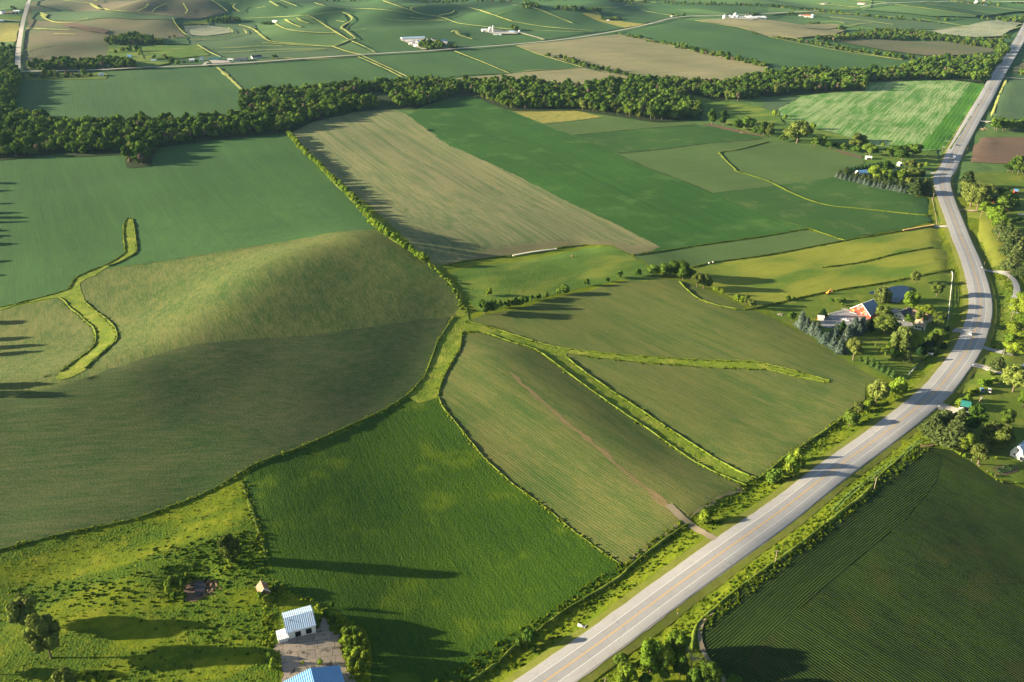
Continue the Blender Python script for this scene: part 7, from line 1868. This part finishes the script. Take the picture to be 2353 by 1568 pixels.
def diamond(p, label, face=SIGNY, s=0.75, h_=2.6):
    q = at1(*p); r = thing("road_sign", label, "road sign", q, math.radians(25))
    part("post", cyl_bm(.05, .05, -.4, h_, 8), STEEL, r)
    bm = bmesh.new(); box_bm(bm, -s * .5, s * .5, -.03, .0, -s * .5, s * .5)
    bmesh.ops.rotate(bm, verts=bm.verts, matrix=Matrix.Rotation(math.pi / 4, 3, 'Y')); bmesh.ops.translate(bm, verts=bm.verts, vec=(0, -.07, h_))
    part("sign_face", bm, face, r); return r
diamond(T(2, 3, [(1521, 952)])[0], "yellow diamond sign on the near right verge", s=1.15)
diamond(T(3, 1, [(1987, 872)])[0], "yellow diamond sign above the curved driveway", s=1.1)
diamond(T(3, 0, [(1832, 1385)])[0], "yellow diamond sign right of the highway above the bend", s=1.1)
diamond(T(3, 0, [(1652, 1412)])[0], "yellow diamond sign left of the highway above the bend", s=1.1)
# farm name board without lettering visible at this distance
q = at1(*T(3, 2, [(1488, 140)])[0]); r = thing("board_sign", "white board sign on two legs at the end of the white fence", "sign", q, math.radians(-12))
boxp("board", TRIM, r, -1.6, 1.6, -.06, .06, 1.0, 2.2); boxp("cap_rail", TRIM, r, -1.8, 1.8, -.1, .1, 2.22, 2.36)
for s in (-1, 1): boxp("leg", TRIM, r, s * 1.5 - .1, s * 1.5 + .1, -.08, .08, -.3, .98)
def mailbox(p, label):
    r = thing("mailbox", label, "mailbox", at1(*p), rnd.uniform(0, 3))
    boxp("post", WOODP, r, -.06, .06, -.06, .06, -.3, 1.05)
    bm = extrude_profile([(-.14, 1.06), (-.14, 1.25), (-.08, 1.36), (.08, 1.36), (.14, 1.25), (.14, 1.06)], -.3, .3); part("box", bm, TRIM, r)
mailbox(T(3, 2, [(1572, 612)])[0], "white mailbox at the green roofed shed's drive")
mailbox(T(3, 1, [(1965, 905)])[0], "mailbox at the mouth of the curved driveway")
r = thing("waste_bin", "blue wheeled bin at the mouth of the pale driveway", "bin", at1(*T(3, 2, [(1884, 232)])[0]), .3)
loft([(-.3, .3, .34, 0.05, 1.0), (.3, .3, .34, .05, 1.0)], plain("blue_bin_plastic", (.03, .06, .35), .5, .4), "body", r); boxp("lid", PW, r, -.36, .36, -.38, .38, 1.01, 1.08)
# white fences
def fence(label, pts, mat, gap=3.0, h_=1.3, rails=3, name="white_fence"):
    C = resample(to_world(pts, False, False), gap)
    z = H(C[:, 0], C[:, 1]) + 0.05
    r = thing(name, label, "fence", (float(C[0, 0]), float(C[0, 1]), float(z[0])))
    o0 = r.location.copy()
    pm = bpy.data.meshes.new("fence_post"); bm = bmesh.new(); box_bm(bm, -.09, .09, -.09, .09, -.4, h_); bm.to_mesh(pm); bm.free(); pm.materials.append(mat)
    n = min(len(C), 95)
    for i in range(n):
        o = link("post", pm, r); o.location = (C[i, 0] - o0.x, C[i, 1] - o0.y, z[i] - o0.z)
    for k in range(rails):
        V = []; F = []
        zz = h_ * (0.3 + 0.62 * k / max(1, rails - 1))
        for i in range(n):
            x, y, w = C[i, 0] - o0.x, C[i, 1] - o0.y, z[i] - o0.z + zz
            V += [(x - .10, y - .02, w - .09), (x + .10, y + .02, w - .09), (x + .10, y + .02, w + .09), (x - .10, y - .02, w + .09)]
        for i in range(n - 1):
            a = i * 4
            for j in range(4): F.append((a + j, a + (j + 1) % 4, a + 4 + (j + 1) % 4, a + 4 + j))
        link("rail", mesh_np("rail", V, [np.array(F)], False, [mat]), r)
    return r
fence("long white board fence beside the lawn trees and the highway", [zm(1985, 45), zm(1998, 95), zm(1985, 220), zm(1965, 400), zm(1945, 600), zm(1925, 820)], TRIM, 2.4)
fence("white board fence running from the board sign down to the crop corner", T(3, 2, [(1465, 140), (1400, 205), (1340, 265), (1280, 328)]), TRIM, 2.4)
fence("short white rail fence between the barn and the dark yard", [zm(50, 705), zm(170, 680), zm(290, 652)], TRIM, 2.4, 1.3)
fence("grey wire fence along the highway beside the row crop patch", T(3, 1, [(1505, 255), (1520, 330), (1540, 430), (1552, 505)]), WOODP, 5.0, 1.2, 2, "wire_fence")
for i, (x, y) in enumerate([(1868, 1108), (1938, 1156), (2012, 1206), (2085, 1255), (2150, 1308), (1800, 1040), (1730, 1008)]):
    boxp("fence_post", WOODP, None, -.09, .09, -.09, .09, -.3, 1.3)
    o = bpy.context.scene.objects[-1] if False else [ob for ob in COL.objects if ob.name.startswith("fence_post")][-1]
    o.location = at1(*T(3, 2, [(x, y)])[0]); tag(o, "wooden post on the corn field border, %s from left" % ordinal([3, 4, 5, 6, 7, 2, 1][i]), "fence post", "wooden posts on the corn field border")
# culvert pipe
r = thing("culvert_pipe", "white concrete culvert end on the grassy verge of the highway", "culvert", at1(*T(2, 3, [(640, 1058)])[0]) + Vector((0, 0, .3)), math.radians(-30))
bm = cyl_bm(.55, .55, -1.6, 1.6, 16); bmesh.ops.rotate(bm, verts=bm.verts, matrix=Matrix.Rotation(math.pi / 2, 3, 'Y')); part("pipe", bm, CONCR, r, True)
boxp("end_wall", CONCR, r, 1.55, 1.8, -.9, .9, -.5, .7)
# orange digger on the meadow edge
DG = plain("orange_machine_paint", (0.62, 0.25, 0.03), 0.5, 0.4, var=0.08)
r = thing("excavator", "small orange digger standing on the hay meadow's lower border", "digger", at1(*zm(45, 378)), math.radians(20))
for s in (-1, 1):
    bm = extrude_profile([(-1.4, .15), (-1.15, 0), (1.15, 0), (1.4, .15), (1.4, .5), (1.15, .7), (-1.15, .7), (-1.4, .5)], s * .95 - .22, s * .95 + .22, False)
    bmesh.ops.rotate(bm, verts=bm.verts, matrix=Matrix.Rotation(math.pi / 2, 3, 'Z')); part("track", bm, TYRE, r)
boxp("deck", DG, r, -1.2, 1.3, -.95, .95, .75, 1.5); boxp("cab", DG, r, -.2, .9, -.85, .1, 1.5, 2.7); boxp("cab_glass", GLASS, r, -.15, .94, -.9, .14, 1.75, 2.5)
part("boom", (lambda: (lambda b: b)(extrude_profile([(-.16, 1.3), (.16, 1.3), (.16, 1.6), (-.16, 1.6)], .8, 1.2)))(), DG, r)
V_, F_ = tubes([((1.1, .35, 1.4), (2.4, .35, 3.9), .2, .17), ((2.4, .35, 3.9), (3.9, .35, 2.2), .17, .13), ((3.9, .35, 2.2), (3.8, .35, 1.1), .12, .3)], 6)
link("arm", mesh_np("arm", V_, [F_], False, [DG]), r)
# garden rows
gm = plain("vegetable_leaves", (0.06, 0.13, 0.03), 0.9, var=0.3, bumpd=0.1)
for i in range(6):
    a = at1(*T(3, 2, [(2085 + 26 * i, 1178 - 6 * i + (0))])[0]); b = at1(*T(3, 2, [(2150 + 24 * i, 1222 - 8 * i)])[0])
    r0 = np.array([a.x, a.y]); r1 = np.array([b.x, b.y]); n_ = 14
    Vp = []; Nn = []
    rs_ = np.random.RandomState(i); P = r0 + (r1 - r0) * rs_.rand(120, 1) + rs_.uniform(-.3, .3, (120, 2))
    z_ = H(P[:, 0], P[:, 1]) + .15 + .35 * rs_.rand(120)
    P3 = np.column_stack([P, z_]); nn_ = rs_.randn(120, 3) + np.array([0, 0, 1.0]); nn_ /= np.linalg.norm(nn_, axis=1)[:, None]
    o = link("vegetable_row", to_mesh("vegetable_row", quads(P3, nn_, .45, rs_), gm)); tag(o, "leafy vegetable row in the garden bed, %s from left" % ordinal(i + 1), "vegetable row", "vegetable rows in the garden bed")
# stones and rubble
RB = plain("pale_rubble", (0.42, 0.36, 0.28), 0.95, var=0.25)
def rubble(label, p, n, R, s, mat=RB):
    rs_ = np.random.RandomState(int(p[0])); V, F = ico(1); parts = []
    for i in range(n):
        c = np.array([rs_.randn() * R * .5, rs_.randn() * R * .5, .1]); k = s * (.5 + rs_.rand())
        parts.append((V * k * (1 + .3 * rs_.randn(len(V), 1) * .5) * np.array([1, 1, .7]) + c, F))
    v, fs = join(parts); o = link("rubble_pile", mesh_np("rubble_pile", v, fs, False, [mat])); o.location = at1(*p); o["kind"] = "stuff"; tag(o, label)
rubble("loose stones and debris at the tip of the farm lawn", T(3, 1, [(115, 1325)])[0], 14, 2.2, .5)
rubble("brown brush heap beside the grove above the plowed field", T(3, 0, [(1985, 1190)])[0], 40, 6, 1.0, plain("brush_heap", (.28, .2, .13), .95, var=.3))
rubble("pale rocks at the end of the soil strip", T(2, 0, [(2115, 1222)])[0], 18, 4, .8)
rubble("brown brushwood on the rim of the sinkhole", [0, 0] and (487, 1352), 45, 4.2, .55, plain("dead_brush", (.22, .14, .08), .95, var=.35))
# ------------------------------------------------------------------ weeds and tall grass tufts (nobody could count them)
TUFT_Y = leaf_mat("sunny_grass_blades", (0.11, 0.16, 0.010), (0.23, 0.26, 0.022), 0.3, 0.3)
TUFT_D = leaf_mat("dark_weed_leaves", (0.03, 0.07, 0.005), (0.055, 0.105, 0.007), 0.15, 0.2)
def tufts(name, label, P, size, mat, nq=7, hk=0.8, seed=5):
    rs = np.random.RandomState(seed); n = len(P)
    if n == 0: return
    Z = H(P[:, 0], P[:, 1])
    s = size * (0.55 + 0.9 * rs.rand(n))
    B = np.repeat(np.column_stack([P, Z]), nq, 0); S = np.repeat(s, nq)
    d = rs.randn(n * nq, 3); d[:, 2] = np.abs(d[:, 2]) * 0.9 + 0.1; d /= np.linalg.norm(d, axis=1)[:, None]
    Q = B + d * S[:, None] * np.array([0.5, 0.5, 0.5 * hk]) + np.array([0, 0, 0.1])
    nn_ = d + 0.5 * rs.randn(n * nq, 3); nn_ /= np.linalg.norm(nn_, axis=1)[:, None]
    V, F = quads(Q, nn_, S * 0.75, rs)
    o = link(name, mesh_np(name, V, [F], True, [mat])); o["kind"] = "stuff"; o["label"] = label
def poly_pts(pts, dens, seed, clumpy=None, ang=0.0):
    W = to_world(pts); rs = np.random.RandomState(seed)
    lo, hi = W.min(0), W.max(0); n = int((hi - lo).prod() * dens)
    P = lo + rs.rand(n, 2) * (hi - lo); P = P[inside(W, P)]
    if clumpy:
        c, s = math.cos(ang), math.sin(ang); u = P[:, 0] * c + P[:, 1] * s; v = -P[:, 0] * s + P[:, 1] * c
        k = np.sin(u / 47 + 1.7 * np.sin(v / 21.0)) + 1.1 * np.sin(v / 9.5 + 1.3 * np.sin(u / 33.0)) + 0.6 * np.sin(u / 11.0 + v / 7.0)
        P = P[k + 0.5 * rs.randn(len(P)) > clumpy]
    return P
def line_pts(pts, per_m, spread, seed, off=0.0):
    rs = np.random.RandomState(seed); C = resample(to_world(pts, True, False), 0.5)
    n = int(len(C) * 0.5 * per_m); i = rs.randint(0, len(C) - 1, n)
    d = np.gradient(C, axis=0); nn_ = np.stack([-d[:, 1], d[:, 0]], 1); nn_ /= np.linalg.norm(nn_, axis=1)[:, None] + 1e-9
    return C[i] + nn_[i] * (off + spread * rs.randn(n))[:, None]
PAST = [(-60, 1285), (0, 1272), (125, 1240), (300, 1203), (450, 1151), (550, 1112), (566, 1150), (582, 1198), (602, 1251), (612, 1300), (635, 1400), (630, 1600), (-60, 1600)]
tufts("pasture_weeds", "dark green weed clumps in bands across the lower left pasture", poly_pts(PAST, 0.5, 3, 0.75, math.radians(22)), 0.75, TUFT_D, 6, 0.4)
tufts("pasture_grass_tufts", "sunlit grass tufts across the lower left pasture", poly_pts(PAST, 0.12, 4), 0.5, TUFT_Y, 4, 0.5)
e = []
for k, (pts, w, hp) in enumerate(L):
    if max(q[1] for q in pts) > 430 and k not in (22,):
        e.append(line_pts(pts, 1.3, 0.35 + w * 0.13, 50 + k))
tufts("field_edge_grass", "tall unmown grass along the field borders and waterways", np.concatenate(e), 0.85, TUFT_Y, 7, 0.9)
hn = HC[hr < 760]; dd = np.gradient(hn, axis=0); nh = np.stack([-dd[:, 1], dd[:, 0]], 1); nh /= np.linalg.norm(nh, axis=1)[:, None]
rs_ = np.random.RandomState(77)
def verge(n, lo, hi, skew):
    i = rs_.randint(0, len(hn) - 1, n); o_ = lo + (hi - lo) * rs_.rand(n) ** skew
    return hn[i] + nh[i] * o_[:, None] + dd[i] * rs_.rand(n)[:, None]
vl = verge(5200, 12.5, 27, 0.8); vr = verge(5200, -12.0, -24, 0.8)
keep = lambda P, polys: P[~np.any([inside(to_world(q), P) for q in polys], axis=0)]
YARDS = [[(2186, 946), (2200, 880), (2235, 830), (2300, 800), (2420, 800), (2420, 1100), (2345, 1112), (2277, 1092), (2190, 1032), (2120, 1012), (2140, 975)], [(1565, 1192), (1600, 1175), (1650, 1240), (1625, 1255)],
         [(1865, 777), (2040, 878), (2110, 880), (2240, 700), (2190, 600), (1700, 600)]]
vl = keep(vl, YARDS + [MIDF]); vr = keep(vr, YARDS)
tufts("verge_weeds", "rough grass and weeds on the highway verges", np.concatenate([vl[::2], vr[::2]]), 0.8, TUFT_Y, 7, 0.55, 8)
tufts("verge_dark_weeds", "darker weeds in the highway ditches", np.concatenate([vl[1::9], vr[1::7]]), 0.9, TUFT_D, 6, 0.5, 9)
tufts("yard_thicket_grass", "weedy grass round the concrete yard", keep(poly_pts(T(1, 3, [(60, 700), (200, 650), (420, 760), (640, 880), (1000, 1060), (1050, 1250), (1040, 1600), (860, 1600), (740, 1120), (640, 960), (560, 1060), (500, 840), (210, 900), (150, 1250), (60, 1250)]), 0.45, 12), [T(1, 3, [(200, 830), (540, 830), (560, 1100), (200, 1200)])]), 0.9, TUFT_Y, 6, 0.8)
# ------------------------------------------------------------------ summer haze over the valley
def haze():
    bm = bmesh.new()
    x0, x1, y0, y1, z0, z1 = -12500, 12500, -900, 12500, -16.0, CAM_H + 4.0
    vs = [bm.verts.new(c) for c in ((x0, y0, z0), (x1, y0, z0), (x1, y1, z0), (x0, y1, z0), (x0, y0, z1), (x1, y0, z1), (x1, y1, z1), (x0, y1, z1))]
    for q in ((3, 2, 1, 0), (4, 5, 6, 7), (0, 1, 5, 4), (1, 2, 6, 5), (2, 3, 7, 6), (3, 0, 4, 7)):
        bm.faces.new([vs[i] for i in q])
    me = bpy.data.meshes.new("haze"); bm.to_mesh(me); bm.free()
    m = bpy.data.materials.new("thin_summer_haze"); m.use_nodes = True
    nt = m.node_tree; nt.nodes.clear()
    o_ = nt.nodes.new("ShaderNodeOutputMaterial"); v = nt.nodes.new("ShaderNodeVolumePrincipled")
    v.inputs["Color"].default_value = (0.40, 0.72, 1.0, 1)
    v.inputs["Density"].default_value = 0.000016
    v.inputs["Anisotropy"].default_value = 0.0
    nt.links.new(v.outputs[0], o_.inputs["Volume"])
    me.materials.append(m)
    o = link("haze", me); o["kind"] = "stuff"
    o["label"] = "thin pale haze over the whole valley"
haze()
